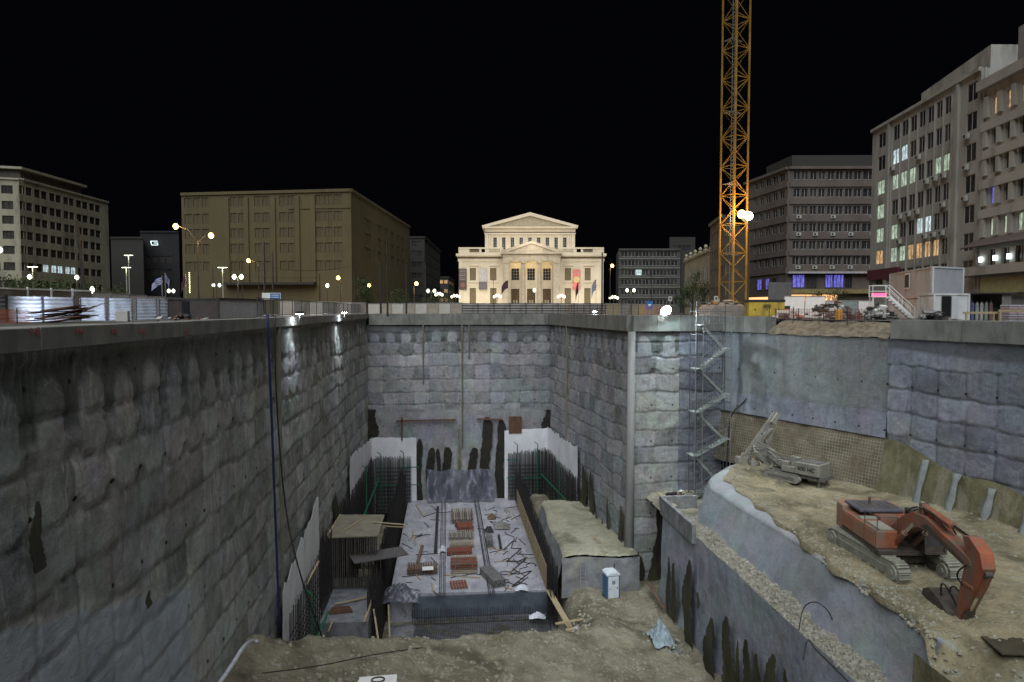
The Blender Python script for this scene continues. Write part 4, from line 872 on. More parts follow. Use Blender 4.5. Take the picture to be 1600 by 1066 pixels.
def hoard(p0, p1, Y0, Y1, y0, y1, n, m, label, group, z0=G, cat='hoarding', name='hoarding', lab=None):
    """row of n flat boards between two picture columns at distances Y0,Y1, top edge rows y0,y1"""
    for k in range(n):
        f0, f1 = k/n, (k+1)/n; a = at(p0+(p1-p0)*f0, y0+(y1-y0)*f0, Y=Y0+(Y1-Y0)*f0); b = at(p0+(p1-p0)*f1, y0+(y1-y0)*f1, Y=Y0+(Y1-Y0)*f1)
        d = b-a; L = math.hypot(d.x, d.y); r_ = thing(name, (lab[k] if lab else label), cat, (a.x, a.y, z0), math.atan2(d.y, d.x), group)
        mb = MB(); mb.b3(.02, L-.02, -.02, .02, 0, a.z-z0-.05+rnd.uniform(-.02, .02)); mb.build('board', m[k % len(m)] if isinstance(m, list) else m, r_)
        mb = MB(); mb.b3(0, .06, -.07, -.021, 0, a.z-z0); mb.b3(.06, L, -.06, -.021, a.z-z0-.1, a.z-z0-.03); mb.build('frame', M_GALV, r_)
M_PANEL = mat('pale_hoarding', (.42, .41, .38), (.34, .33, .3), 1, rough=.7)
hoard(145, 285, 65, 74, 455, 467, 5, M_PANEL, '', 'pale hoarding sheets left', lab=['pale hoarding sheet between glowing lamp and dark container, leftmost', 'pale hoarding sheet between glowing lamp and dark container, second from the left', 'pale hoarding sheet between glowing lamp and dark container, third from the left', 'pale hoarding sheet between glowing lamp and dark container, fourth from the left', 'pale hoarding sheet between glowing lamp and dark container, rightmost'])
hoard(437, 572, 100, 100, 469.5, 473, 6, [M_PANEL, M_SHEETG], '', 'hoarding sheets in front of the ochre building', lab=['flat hoarding sheet before the ochre building, leftmost', 'flat hoarding sheet before the ochre building, second from the left', 'flat hoarding sheet before the ochre building, third from the left', 'flat hoarding sheet before the ochre building, fourth from the left', 'flat hoarding sheet before the ochre building, fifth from the left', 'flat hoarding sheet before the ochre building, rightmost'])
hoard(575, 722, 104, 104, 474, 472.5, 8, [M_PANEL, mat('faded_board', (.3, .27, .22), (.22, .2, .16))], '', 'hoarding sheets left of the theatre', lab=['flat board sheet in the row left of the theatre, leftmost', 'flat board sheet in the row left of the theatre, second from the left', 'flat board sheet in the row left of the theatre, third from the left', 'flat board sheet in the row left of the theatre, fourth from the left', 'flat board sheet in the row left of the theatre, fifth from the left', 'flat board sheet in the row left of the theatre, sixth from the left', 'flat board sheet in the row left of the theatre, seventh from the left', 'flat board sheet in the row left of the theatre, rightmost'])
for k in range(9):
    p0 = 722+k*25; a = at(p0, 474, Y=99); b = at(p0+24.6, 474, Y=99)
    corr(a, b, G, a.z, M_SHEETG, 'corrugated_panel', ['dull grey corrugated sheet at the left corner of the theatre', 'dull grey corrugated sheet below the brown theatre banner', 'dull grey corrugated sheet below the lilac theatre banner', 'dull grey corrugated sheet below the left theatre flag', 'dull grey corrugated sheet below the theatre portico, left of the lantern', 'dull grey corrugated sheet right of the portico lantern post', 'dull grey corrugated sheet left of the pink theatre banner', 'dull grey corrugated sheet below the pink theatre banner', 'dull grey corrugated sheet at the right corner of the theatre'][k], 'fence panel', 'grey sheets in front of the theatre', amp=.05, pitch=.35)
hoard(947, 1050, 98, 96, 474, 476, 5, [mat('yellow_grey_board', (.25, .22, .13), (.2, .17, .1)), M_SHEETG], '', 'low boards right of the theatre', lab=['low fence board between theatre and white floodlight, leftmost', 'low fence board between theatre and white floodlight, second from the left', 'low fence board between theatre and white floodlight, third from the left', 'low fence board between theatre and white floodlight, fourth from the left', 'low fence board between theatre and white floodlight, rightmost'])
hoard(1225, 1290, 74, 72, 462, 463, 2, M_WHITE, '', 'white site hoarding boards', lab=['white site board behind the yellow generator', 'white site board right of the yellow generator'])
hoard(1290, 1366, 73, 71, 469, 469, 3, [M_PANEL, mat('greenish_tarp', (.22, .26, .25), (.16, .2, .2), 2), M_WHITE], '', 'site hoarding boards right', lab=['grey hoarding board behind the debris heap', 'greenish tarpaulin-covered board between grey hoarding and white stairs', 'pale hoarding board beside the white stairs'])
# left-wall guard railing
for k in range(16):
    y = 41+k*3.0; r_ = thing('guard_railing', 'dark barred guard railing panel on the left pit wall, '+('nearest to the camera' if k == 0 else 'farthest, at the pit corner' if k == 15 else ['second', 'third', 'fourth', 'fifth', 'sixth', 'seventh', 'eighth', 'ninth', 'tenth', 'eleventh', 'twelfth', 'thirteenth', 'fourteenth', 'fifteenth'][k-1]+' from the camera'), 'railing', (XL-.55, y, -.43), math.pi/2, 'railing panels along the left wall')
    mb = MB(); mb.b3(0, 2.96, -.02, .02, 1.12, 1.17); mb.b3(0, 2.96, -.02, .02, .12, .16); mb.b3(0, .05, -.025, .025, 0, 1.2); mb.build('frame', M_STEEL, r_)
    mb = MB()
    for i in range(1, 10): mb.bar((i*.3, 0, .14), (i*.3, 0, 1.14), .022)
    mb.build('bars', M_STEEL, r_)
def mesh_fence(a, b, h, m, label, cat, group=None, st=.18, post=M_STEEL):
    a, b = Vector(a), Vector(b); d = b-a; L = math.hypot(d.x, d.y); r_ = thing('mesh_fence', label, cat, a, math.atan2(d.y, d.x), group); sl = d.z/L
    mb = MB(); k = int(L/st)
    for i in range(k+1): u = L*i/k; mb.bar((u, 0, sl*u), (u, 0, sl*u+h), .014)
    for i in range(int(h/st)+1): z = i*st; mb.bar((0, .012, z), (L, .012, sl*L+z), .014)
    mb.build('mesh', m, r_)
    for i in range(int(L/2.5)+1): u = min(L, i*2.5); mb = MB(); mb.bar((u, -.03, sl*u-.2), (u, -.03, sl*u+h+.08), .05); mb.build('post', post, r_)
    return r_
M_ORN = mat('orange_net', (.5, .15, .05), (.4, .12, .04), rough=.7)
a = at(-10, 506, Y=41); b = at(46, 504, Y=45); mesh_fence((a.x, a.y, G), (b.x, b.y, G), .85, M_ORN, 'orange safety mesh at the bottom left of the bright corrugated panels', 'safety mesh', st=.1)
mesh_fence((27.4, 56.2, -.9), (31.0, 47.2, -.95), 1.1, M_STEEL, 'thin wire fence along the rubble shoulder above the cast wall', 'wire fence', st=.25)
mesh_fence((28.6, 57.5, -.7), (31.6, 49.5, -.7), .8, mat('red_net', (.35, .12, .08)), 'reddish net stretched between posts above the rubble', 'safety net', st=.14)
mesh_fence((14.6, 88, -.44), (17.4, 61.6, -.44), 1.1, M_RUST, 'thin rusty mesh fence on top of the streaked wall right of the theatre', 'wire fence', st=.3)
mesh_fence((17.4, 61.4, -.44), (20.6, 61.5, -.44), .9, M_ORN, 'orange mesh beside the brightest floodlight', 'safety mesh', st=.12)
# ---------------------------------------------------------------- pile of rusty sheets
r_ = thing('sheet_pile', 'heap of rusty brown steel sheets and boards in front of the bright corrugated fence', 'scrap pile', (at(95, 500, Y=47).x, 47, G))
for k in range(12):
    a_ = rnd.uniform(-.15, .15)+.12; mb = MB(); mb.box((rnd.uniform(-.3, .3), rnd.uniform(-.6, .6), .12+k*.075), (3.6-.1*k, 1.0, .05), M=Matrix.Rotation(-a_, 3, 'Y') @ Matrix.Rotation(rnd.uniform(-.3, .3), 3, 'Z')); mb.build('sheet', M_RUST, r_)
mb = MB(); mb.bar((.6, -.4, .3), (2.6, .1, 1.25), .3, .04); mb.bar((-.2, -.4, .2), (1.9, .5, 1.1), .22, .05); mb.build('plank', mat('old_plank', (.14, .1, .075), (.08, .06, .045), 4, (1, 1, 1)), r_)
mb = MB(); mb.b3(0, .8, 0, .5, 0, .75); tag(mb.build('crate', M_PANEL, None, (at(180, 500, Y=50).x, 50, G), .1, bevel=.03), 'pale box standing before the corrugated panels right of the rusty pile', 'box')
# ---------------------------------------------------------------- containers
def container(label, P, z0, h, mats, group=None, door=None, window=None, corr_faces=(0, 1), roofm=None):
    """P: three ground corners left, corner, right (seen from the pit)"""
    a, b, c = [Vector(p[:2]) for p in P]; dd_ = a+(c-b); root = thing('site_container', label, 'container', (b.x, b.y, z0), 0, group)
    Q = [a-b, Vector((0, 0)), c-b, dd_-b]
    for i, (p, q) in enumerate(zip(Q, Q[1:]+Q[:1])):
        L = (q-p).length; d = (q-p)/L; n = Vector((d.y, -d.x)); mb = MB(); P_ = []
        if i in corr_faces:
            k = int(L/.28)*4
            for j in range(k+1): u = L*j/k; o = (0, .04, .04, 0)[j % 4]; v = p+d*u-n*o; P_.append([(v.x, v.y, .12), (v.x, v.y, h-.12)])
        else: P_ = [[(p.x, p.y, .12), (p.x, p.y, h-.12)], [(q.x, q.y, .12), (q.x, q.y, h-.12)]]
        mb.sheet(P_, .01); mb.build('side_panel', mats[i % len(mats)], root)
    mb = MB()
    for i, (p, q) in enumerate(zip(Q, Q[1:]+Q[:1])):
        for z in (.06, h-.06): mb.bar((p.x, p.y, z), (q.x, q.y, z), .13)
        mb.bar((p.x, p.y, 0), (p.x, p.y, h), .15)
    mb.build('frame', roofm or mats[0], root)
    mb = MB(); mb.prism([(v.x, v.y) for v in Q], h-.05, h+.02, 'z'); mb.build('roof', roofm or mats[0], root)
    def onface(i, u, w_, z, hh, m, name, th=.05, par=root):
        p, q = Q[i], Q[(i+1) % 4]; d = (q-p).normalized(); n = Vector((d.y, -d.x)); mb = MB(); mb.b3(-w_/2, w_/2, -th, .0, 0, hh)
        c_ = p+d*u+n*.06; return mb.build(name, m, par, (c_.x, c_.y, z), math.atan2(d.y, d.x))
    return root, onface, Q
M_CG = mat('grey_white_cabin', (.42, .44, .45), (.36, .38, .39), .8, rough=.6, dirt=(.3, .31, .3)); M_CW = mat('white_corrugated', (.52, .53, .52), (.42, .43, .42), .8, rough=.6, dirt=(.3, .28, .25))
M_BLK = mat('black_opening', (.012, .012, .014), rough=.4)
cL = g2(1390, 70); cC = g2(1456, 58); cR = g2(1503, 60)
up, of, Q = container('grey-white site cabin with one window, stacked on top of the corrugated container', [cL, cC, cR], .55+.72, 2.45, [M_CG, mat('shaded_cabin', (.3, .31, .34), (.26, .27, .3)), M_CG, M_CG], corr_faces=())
f_ = of(0, 5.8, 1.5, .75, 1.45, M_WHITE, 'window'); mb = MB(); mb.b3(-.62, -.05, -.07, -.051, .12, 1.33); mb.b3(.05, .62, -.07, -.051, .12, 1.33); mb.build('pane', M_BLK, f_)
lo, of2, Q = container('white vertically corrugated container under the grey cabin with a rusty patch', [cL, cC, cR], G, 2.05, [M_CW, M_CW, M_CW, M_CW])
of2(0, 10.0, .8, 1.0, .5, M_RUST, 'patch', .02); of2(0, 4.5, 1.2, 1.2, .6, mat('faded_print', (.32, .36, .34)), 'faded_sign', .02)
c3 = g2(1459, 55.5); c4 = g2(1513, 55.5); dR = Vector(c4)-Vector(c3); c2_ = (c3[0]+.2, c3[1]+2)
lr, of3, Q = container('low white cabin with an open dark doorway right of the stacked containers', [c2_, c3, c4], G, 2.15, [M_CW, mat('white_panel', (.5, .5, .5), (.44, .44, .44)), M_CW, M_CW], corr_faces=())
dr = of3(1, .95, .72, .1, 1.85, M_BLK, 'doorway'); of3(1, 1.6, .5, .1, 1.85, M_CG, 'open_door', .1)
# shed with gas bottles
sA = g2(1514, 56); sB = g2(1566, 54); r_ = thing('gas_shed', 'open-fronted dark shed sheltering a row of gas bottles', 'shed', (sA[0], sA[1], G), math.atan2(sB[1]-sA[1], sB[0]-sA[0]))
Ls = math.hypot(sB[0]-sA[0], sB[1]-sA[1]); mb = MB(); mb.b3(0, Ls, 1.5, 1.56, 0, 2.1); mb.b3(0, .05, 0, 1.5, 0, 2.1); mb.b3(Ls-.05, Ls, 0, 1.5, 0, 2.1); mb.build('wall', M_SHEETG, r_); mb = MB(); mb.b3(-.2, Ls+.2, -.3, 1.7, 2.1, 2.2); mb.build('roof', M_STEEL, r_)
bc = [(.3, .3, .28), (.12, .14, .3), (.3, .3, .3), (.35, .35, .33), (.22, .24, .22), (.16, .1, .08)]
for k in range(6):
    f = .1+.14*k; x = sA[0]+(sB[0]-sA[0])*f; y = sA[1]+(sB[1]-sA[1])*f+.45
    mb = MB(); mb.lathe([(.12, 0), (.13, .05), (.13, 1.25), (.09, 1.4), (.04, 1.45)], n=12); o = mb.build('gas_bottle', mat('bottle_%d' % k, bc[k]), None, (x, y, G), smooth=False)
    tag(o, ['pale', 'blue', 'grey', 'white', 'greenish', 'brown'][k]+' gas bottle standing in the dark shed by the right edge', 'gas bottle', 'gas bottles in the shed'); mb = MB(); mb.lathe([(.05, 1.45), (.06, 1.5), (.03, 1.6)], n=8); mb.build('valve', M_STEEL, o)
# timber barrier on the parapet, brick stack
M_WOOD = mat('raw_timber', (.36, .29, .18), (.25, .2, .12), 2, (6, .6, 6), .8, bump=.3)
r_ = thing('timber_barrier', 'pale timber rail on short legs standing behind the right parapet', 'barrier', (at(1505, 499, Y=45).x, 45, G)); mb = MB(); mb.b3(0, 2.6, -.05, .05, .55, .7); mb.build('rail', M_WOOD, r_)
for x in (.2, 2.3): mb = MB(); mb.bar((x, 0, 0), (x, 0, .55), .09); mb.build('leg', M_WOOD, r_)
r_ = thing('timber_barrier', 'pale timber rail close to the right edge of the photo, before the stacked sacks', 'barrier', (at(1560, 499, Y=43).x, 43, G)); mb = MB(); mb.b3(0, 2.6, -.05, .05, .7, .85); mb.build('rail', M_WOOD, r_)
for x in (.1, 2.3): mb = MB(); mb.bar((x, 0, 0), (x, 0, .7), .12); mb.build('leg', M_WOOD, r_)
r_ = thing('sack_stack', 'stack of wrapped pinkish sacks at the right edge behind the parapet', 'sack stack', (at(1590, 498, Y=44).x, 44.4, G), .1)
for k in range(7):
    for j in range(2): mb = MB(); mb.b3(-.7+j*.72, -.02+j*.7, -.4, .4, k*.17, k*.17+.155); mb.build('sack', mat('sack_pink', (.34, .24, .24), (.26, .2, .22), 3) if k % 2 else mat('sack_grey', (.3, .3, .33)), r_, bevel=.05)
# white external stairs beside the cabin
s0 = g2(1377, 61); r_ = thing('site_stairs', 'white steel stairs with handrails going down to the right beside the cabin', 'stairs', (s0[0], s0[1], G), -.25)
mb = MB(); mb.b3(-.9, .5, -.45, .45, 1.95, 2.02); mb.build('landing', M_WHITE, r_)
for y in (-.45, .45):
    mb = MB(); mb.bar((.5, y, 2.0), (2.6, y, 0), .05, .2); mb.build('stringer', M_WHITE, r_)
    mb = MB(); mb.bar((-.9, y, 3.0), (.5, y, 3.0), .05); mb.bar((-.9, y, 2.5), (.5, y, 2.5), .04); mb.bar((.5, y, 3.0), (2.6, y, 1.0), .05); mb.bar((.5, y, 2.5), (2.6, y, .5), .04)
    for x, z in ((-.9, 2), (.5, 2), (1.55, 1), (2.6, 0)): mb.bar((x, y, z), (x, y, z+1), .05)
    mb.build('handrail', M_WHITE, r_)
mb = MB(); mb.bar((-.85, -.4, 0), (-.85, -.4, 2), .09); mb.bar((-.85, .4, 0), (-.85, .4, 2), .09); mb.build('post', M_WHITE, r_)
for k in range(8): mb = MB(); x = .62+k*.26; mb.b3(x-.13, x+.13, -.42, .42, 1.82-k*.25, 1.86-k*.25); mb.build('tread', M_GALV, r_)
p = az(1362, 463, 66); mb = MB(); mb.b3(0, 1.3, -.05, .05, -.12, .28); tag(mb.build('neon_sign', emat('red_neon', (1, .05, .12), 4), None, p, -.3), 'glowing red neon strip behind the white stairs', 'neon sign')
# dark site container on the left
c1, c2, c3 = g2(262, 62), g2(341, 58), g2(412, 66)
dc, of4, Q = container('low dark site container with one pale corrugated side, left behind the pit edge', [c1, c2, c3], G, 1.85, [mat('dark_brown_side', (.055, .042, .036), (.035, .03, .028)), mat('pale_ribbed', (.3, .3, .31), (.24, .24, .25)), M_DKB, M_DKB], corr_faces=(1,), roofm=mat('dark_frame', (.04, .035, .03)))
of4(0, 2.9, 1.0, .4, 1.2, M_BLK, 'opening')
# direction sign
p = at(424, 463, Y=70); r_ = thing('road_sign', 'blue and white direction sign above the railing left of the ochre building entrance', 'road sign', (p.x, p.y, G)); mb = MB()
for x in (-.7, .7): mb.bar((x, .05, 0), (x, .05, p.z-G+.3), .07)
mb.build('post', M_GALV, r_); mb = MB(); mb.b3(-.9, .9, -.03, .03, p.z-G-.33, p.z-G+.33); mb.build('panel', M_WHITE, r_); mb = MB(); mb.b3(-.1, .86, -.045, -.031, p.z-G-.28, p.z-G+.28); q = mb.build('panel_field', mat('sign_blue', (.03, .14, .4)), r_)
mb = MB()
for z in (.1, -.1): mb.b3(0, .75, -.055, -.046, p.z-G+z-.03, p.z-G+z+.03)
mb.build('lettering', M_WHITE, q)
for x_, y_, w_, Yk, m_, lb in ((1015, 477, .95, 92, mat('sign_blue', (.03, .14, .4)), 'small square blue road sign left of the bright floodlight'), (1047, 467, .55, 92, M_PANEL, 'small pale square sign above the bright floodlight'), (1119, 467, .6, 90, M_PANEL, 'small pale sign with a dark symbol at the foot of the crane')):
    p = at(x_, y_, Y=Yk); r_ = thing('road_sign', lb, 'road sign', (p.x, p.y, G)); mb = MB(); mb.bar((0, .05, 0), (0, .05, p.z-G+.3), .07); mb.build('post', M_GALV, r_)
    mb = MB(); mb.b3(-w_/2, w_/2, -.03, .03, p.z-G-w_*.6, p.z-G+w_*.6); q = mb.build('panel', m_, r_); mb = MB(); mb.prism([(-w_*.3, p.z-G+.15), (w_*.3, p.z-G+.15), (0, p.z-G-.2)], -.045, -.031, 'y'); mb.build('symbol', M_WHITE if 'blue' in lb else M_STEEL, q)
# billboard back
a = g2(1200, 100); r_ = thing('billboard', 'plain grey billboard seen from behind, above the generator', 'billboard', (a[0], a[1], G), -.05); mb = MB(); mb.b3(0, 3.4, -.1, .1, 2.2, 4.9); mb.build('panel', mat('billboard_grey', (.13, .125, .12), (.1, .1, .095)), r_)
for x in (.5, 2.9): mb = MB(); mb.bar((x, 0, 0), (x, 0, 2.2), .15); mb.build('post', M_STEEL, r_)
# ---------------------------------------------------------------- generator
gx = at(1170, 485, Y=60); r_ = thing('generator', 'yellow diesel generator box with dark roof beside the crane foot', 'generator', (gx.x, 60, G), -.15)
M_YEL = mat('machine_yellow', (.5, .36, .05), (.42, .3, .04), 1.5, rough=.5, dirt=(.25, .18, .05)); mb = MB(); mb.b3(0, 3.2, -.02, 1.3, .22, 1.55); mb.build('cabinet', M_YEL, r_, bevel=.04)
mb = MB(); mb.b3(-.04, 3.24, -.06, 1.34, 1.55, 1.78); mb.build('roof', M_STEEL, r_, bevel=.02); mb = MB(); mb.b3(-.05, 3.25, 0, 1.28, 0, .22); mb.build('skid', M_STEEL, r_)
for x in (.1, 1.15, 2.2): mb = MB(); mb.b3(x, x+.95, -.05, -.021, .3, 1.48); d_ = mb.build('door', M_YEL, r_, bevel=.01); mb = MB(); mb.b3(x+.4, x+.5, -.08, -.051, .8, .95); mb.build('latch', M_BLK, d_)
mb = MB()
for i in range(5): mb.b3(1.3, 1.95, -.06, -.051, 1.0+i*.07, 1.04+i*.07)
mb.build('vent', M_BLK, r_); mb = MB(); mb.b3(3.25, 3.75, .2, 1.1, .3, 1.2); mb.build('radiator', M_STEEL, r_)
# ---------------------------------------------------------------- tower crane
M_CRN = mat('crane_yellow', (.26, .15, .022), (.2, .11, .018), 2, rough=.5, dirt=(.35, .22, .06))
CX, CY = 28.3, 66.0; r_ = thing('tower_crane', 'yellow lattice tower crane mast carrying two lit lamps halfway up', 'crane', (CX, CY, 0), R(24)); hw = .9
for sx, sy in ((-1, -1), (1, -1), (1, 1), (-1, 1)): mb = MB(); mb.bar((sx*hw, sy*hw, 0), (sx*hw, sy*hw, 34), .13); mb.build('mast_leg', M_CRN, r_)
cor = [(-hw, -hw), (hw, -hw), (hw, hw), (-hw, hw)]
for f in range(4):
    a, b = cor[f], cor[(f+1) % 4]; mb = MB(); s_ = 1.42
    for k in range(24):
        z = k*s_; p_, q_ = (a, b) if (k+f) % 2 else (b, a); mb.bar((*p_, z), (*q_, z+s_), .055)
        if k % 2 == 0: mb.bar((*a, z), (*b, z), .06)
    mb.build('bracing', M_CRN, r_)
mb = MB()
for x in (-.2, .2): mb.bar((x, .25, 0), (x, .25, 34), .05)
for k in range(110): mb.bar((-.2, .25, .3*k+.2), (.2, .25, .3*k+.2), .03)
for z in (5.5, 12.5, 19.5, 26.5): mb.b3(-.8, .8, -.1, .8, z, z+.05)
mb.build('ladder', M_GALV, r_)
M_SOD = emat('sodium_bulb', (1, .55, .15), 7); M_WBULB = emat('cold_bulb', (.8, .9, 1), 30)
for c_, m_ in (((-.35, -1.35, 9.35), M_SOD), ((.95, -1.05, 9.3), M_WBULB)):
    mb = MB(); mb.b3(c_[0]-.3, c_[0]+.3, c_[1]+.08, c_[1]+.2, c_[2]-.2, c_[2]+.25); mb.bar((c_[0], c_[1]+.2, c_[2]), (c_[0], -hw, c_[2]), .06); l_ = mb.build('lamp', M_STEEL, r_)
    mb = MB(); mb.ball(c_, .42, 10); mb.build('bulb', m_, l_)
lamp('POINT', (27.7, 63.2, 9.6), 1900, (1, .5, .15), size=.3); lamp('POINT', (29.2, 63.6, 9.3), 260, (.85, .92, 1), size=.2)
# concrete foot and debris
r_ = thing('crane_base', 'sloping concrete mound under the crane, heaped with orange-lit rags and debris', 'crane base', (26.2, 63.2, G)); mb = MB()
mb.prism([(-2.4, 0), (2.6, 0), (1.5, 1.35), (-1.2, 1.35)], -1, 2.4, 'y'); mb.build('mound', mat('pinkish_concrete', (.28, .23, .19), (.2, .17, .15), 1.5, rough=.9, bump=.5), r_, bevel=.1)
for k in range(26):
    mb = MB(); a_ = rnd.uniform(0, 6.3); c_ = Vector((rnd.uniform(-1.2, 2.6), rnd.uniform(-.9, .8), 0)); c_.z = 1.4+rnd.uniform(0, .35) if c_.x < 1.4 else 1.35-(c_.x-1.4)*1.1+.1
    mb.box(c_, (rnd.uniform(.3, .8), rnd.uniform(.1, .3), rnd.uniform(.05, .2)), M=Matrix.Rotation(a_, 3, 'Z') @ Matrix.Rotation(rnd.uniform(-.6, .6), 3, 'X')); mb.build('debris', [M_WOOD, M_PANEL, mat('orange_rag', (.5, .25, .08), rough=.9)][k % 3], r_)
# debris heaps behind wire fence
def heap(label, c, n, sp_, mats, cat='debris heap', hgt=.7, smin=.15, smax=.5):
    r_ = thing('debris_heap', label, cat, c)
    for k in range(n):
        x = rnd.gauss(0, sp_[0]*.45); y = rnd.gauss(0, sp_[1]*.45); z = max(0, hgt*(1-(x/sp_[0])**2-(y/sp_[1])**2))*rnd.random(); M = Matrix.Rotation(rnd.uniform(0, 6.3), 3, 'Z') @ Matrix.Rotation(rnd.uniform(-.8, .8), 3, 'X')
        mb = MB(); s1 = rnd.uniform(smin, smax); mb.box((0, 0, 0), (s1*rnd.uniform(1, 2.4), s1*rnd.uniform(.3, 1), s1*rnd.uniform(.2, .8)), M=M); mb.v = [(v[0]+x+rnd.uniform(-.06, .06), v[1]+y+rnd.uniform(-.06, .06), v[2]+z+.1+rnd.uniform(-.05, .05)) for v in mb.v]; mb.build('piece', mats[k % len(mats)], r_)
    return r_
heap('dark heap of pipes and scrap behind the wire fence right of the generator', (34.3, 58.5, G), 60, (3.4, 1.2), [M_STEEL, M_PANEL, M_RUST, M_SHEETG], hgt=1.5)
heap('heap of grey rubble and bags at the foot of the white stairs', (36.6, 55.2, G), 55, (1.6, .8), [M_PANEL, M_STEEL, M_SHEETG, M_WHITE], hgt=1.3)
heap('tarpaulin-covered grey bundle in front of the corrugated container', (38.3, 50.5, G), 25, (1.3, .6), [M_SHEETG, M_STEEL], hgt=.9)
heap('low reddish heap of pipes at the corner above the cable', (30.2, 58.6, G), 30, (1.4, .7), [M_RUST, M_PANEL, M_ORN], hgt=.8)
heap('scrap lying on the cap beside the dark site container', (at(280, 500, Y=54).x, 54, G), 18, (1.8, .4), [M_STEEL, M_PANEL, M_RUST], hgt=.5)
mb = MB(); mb.lathe([(.28, 0), (.3, .35), (.28, .8), (.2, .9)], n=12); tag(mb.build('barrel', mat('orange_drum', (.6, .3, .05)), None, (33.2, 55.4, G)), 'small orange drum in front of the dark scrap heap', 'barrel')
# ---------------------------------------------------------------- floodlights on the pit rim
M_FL = emat('flood_glass', (.85, .93, 1), 400)
def flood(label, loc, aim, e, spread=110, glass=M_FL, w_=.45):
    r_ = thing('floodlight', label, 'floodlight', loc); d = (Vector(aim)-Vector(loc)).normalized(); M = d.to_track_quat('-Y', 'Z').to_matrix()
    mb = MB(); mb.box((0, 0, 0), (w_, .16, w_*.75), M=M); mb.build('housing', M_STEEL, r_, bevel=.01)
    mb = MB(); mb.tube([d*.081, d*.1], w_*.42, 16) if w_ > 1 else mb.box(d*.09, (w_*.86, .02, w_*.6), M=M); mb.build('glass', glass, r_)
    mb = MB(); mb.bar((0, 0, -.02), (0, 0, -.55), .05); mb.build('bracket', M_STEEL, r_)
    lamp('SPOT', Vector(loc)+d*.14, e, (.84, .92, 1), aim, .12, spread, .8); return r_
flood('white floodlight on a bracket on the left wall, nearer the camera', (XL+.75, 46.2, -.15), (XL+1.0, 47, -12), 900, 95)
flood('brighter white floodlight farther along the left wall', (XL+.75, 65.8, -.12), (XL+1.0, 66, -12), 2300, 95)
flood('small white floodlight on top of the streaked wall right of the theatre', (15.3, 70.5, -.05), (15.0, 70, -12), 1500, 95)
flood('brightest white floodlight of all, aimed towards the camera above the short wall face', (19.25, 59.2, .02), (23, 40, -13), 3800, 150, emat('flood_glass_bright', (.85, .97, 1), 300), 1.15)
lamp('SPOT', (19.25, 59.0, .2), 1100, (.5, .9, 1), (21.8, 60.2, -4), .1, 160, 1)
# ---------------------------------------------------------------- street lamps, poles, wires
M_POLE = mat('dark_pole', (.03, .03, .028), rough=.6); M_GLB = emat('globe_glass', (.93, 1, .72), 3.5); M_GLBW = emat('warm_globe', (1, .85, .6), 2.6); M_SODL = emat('sodium_lamp', (1, .5, .14), 9)
def sodium(label, px_, ytop, Y, heads, light=0):
    b = at(px_, 485, Y=Y); r_ = thing('street_lamp', label, 'street lamp', (b.x, Y, G), -YAW); H = at(px_, ytop, Y=Y).z-G
    mb = MB(); mb.tube([(0, 0, 0), (0, 0, H*.5), (0, 0, H)], [.12, .09, .06], 8); mb.build('pole', M_POLE, r_)
    for hx, hy in heads:
        q = at(hx, hy, Y=Y); dx = (q-at(px_, hy, Y=Y)).length*(1 if hx > px_ else -1); dz = q.z-G
        mb = MB(); mb.tube([(0, 0, H*.97), (dx*.4, 0, H+(dz-H)*.7), (dx*.85, 0, dz)], .04, 6); mb.build('arm', M_POLE, r_)
        mb = MB(); mb.prism([(-.35, 0), (.3, 0), (.35, .12), (0, .2), (-.35, .1)], -.14, .14, 'y'); l_ = mb.build('lamp_head', M_POLE, r_, (dx, 0, dz+.03))
        mb = MB(); mb.ball((0, 0, -.06), .34, 8); mb.build('bulb', M_SODL, l_)
        if light: lamp('POINT', q+Vector((0, -.4, -.5)), light, (1, .55, .2), size=.25)
sodium('tall double-armed street lamp glowing orange left of the ochre building', 311, 376, 88, [(276, 353), (333, 368)], 1500)
sodium('single orange street lamp before the ochre facade', 405, 410, 120, [(389, 407)], 700)
sodium('orange street lamp with short arm in front of the ochre side wall', 566, 452, 120, [(577, 446)], 1800)
sodium('unlit-looking tall lamp with small orange head near the ochre corner', 533, 440, 118, [(529, 434)], 60)
sodium('orange street lamp at the street left of the theatre', 647, 450, 125, [(651, 443)], 700)
sodium('orange street lamp beside the right end of the theatre', 953, 420, 130, [(956, 415)], 500)
def globes(label, px_, y, Y, n=2, off=6, m=M_GLB, light=0, r=.25, cat='street lamp'):
    b = at(px_, 485, Y=Y); r_ = thing('globe_lamp', label, cat, (b.x, Y, G), -YAW); H = at(px_, y, Y=Y).z-G; w_ = off*Y/1067
    mb = MB(); mb.lathe([(.16, 0), (.12, .5), (.06, .7), (.05, H)], n=8)
    xs = {1: [0], 2: [-w_, w_], 4: [-w_, -w_*.35, w_*.35, w_]}[n]
    for x in xs: mb.bar((0, 0, H-.35), (x, 0, H-.25), .04)
    mb.build('post', M_POLE, r_)
    for i, x in enumerate(xs): mb = MB(); mb.lathe([(.08, -.3), (r, -.1), (r, .12), (r*.5, .3), (.03, .36)], (x, 0, H+(.25 if n == 4 and i in (1, 2) else 0)), 10); mb.build('globe', m, r_)
    if light: lamp('POINT', (b.x, Y-.7, G+H), light, (.95, 1, .75), size=.3)
globes('twin white lantern lamp before the ochre building, largest', 372.5, 433, 92, off=5.5, light=300)
globes('small twin lantern lamp left of the largest one', 339, 446, 125, off=4.5)
globes('small twin lantern lamp just below the largest one', 372, 458.5, 150, off=4.5)
globes('single lantern lamp in front of the ochre building corner', 512, 446.5, 110, 1, light=60)
globes('twin lantern lamp at the street mouth left of the theatre', 674, 455, 118, off=5, light=80)
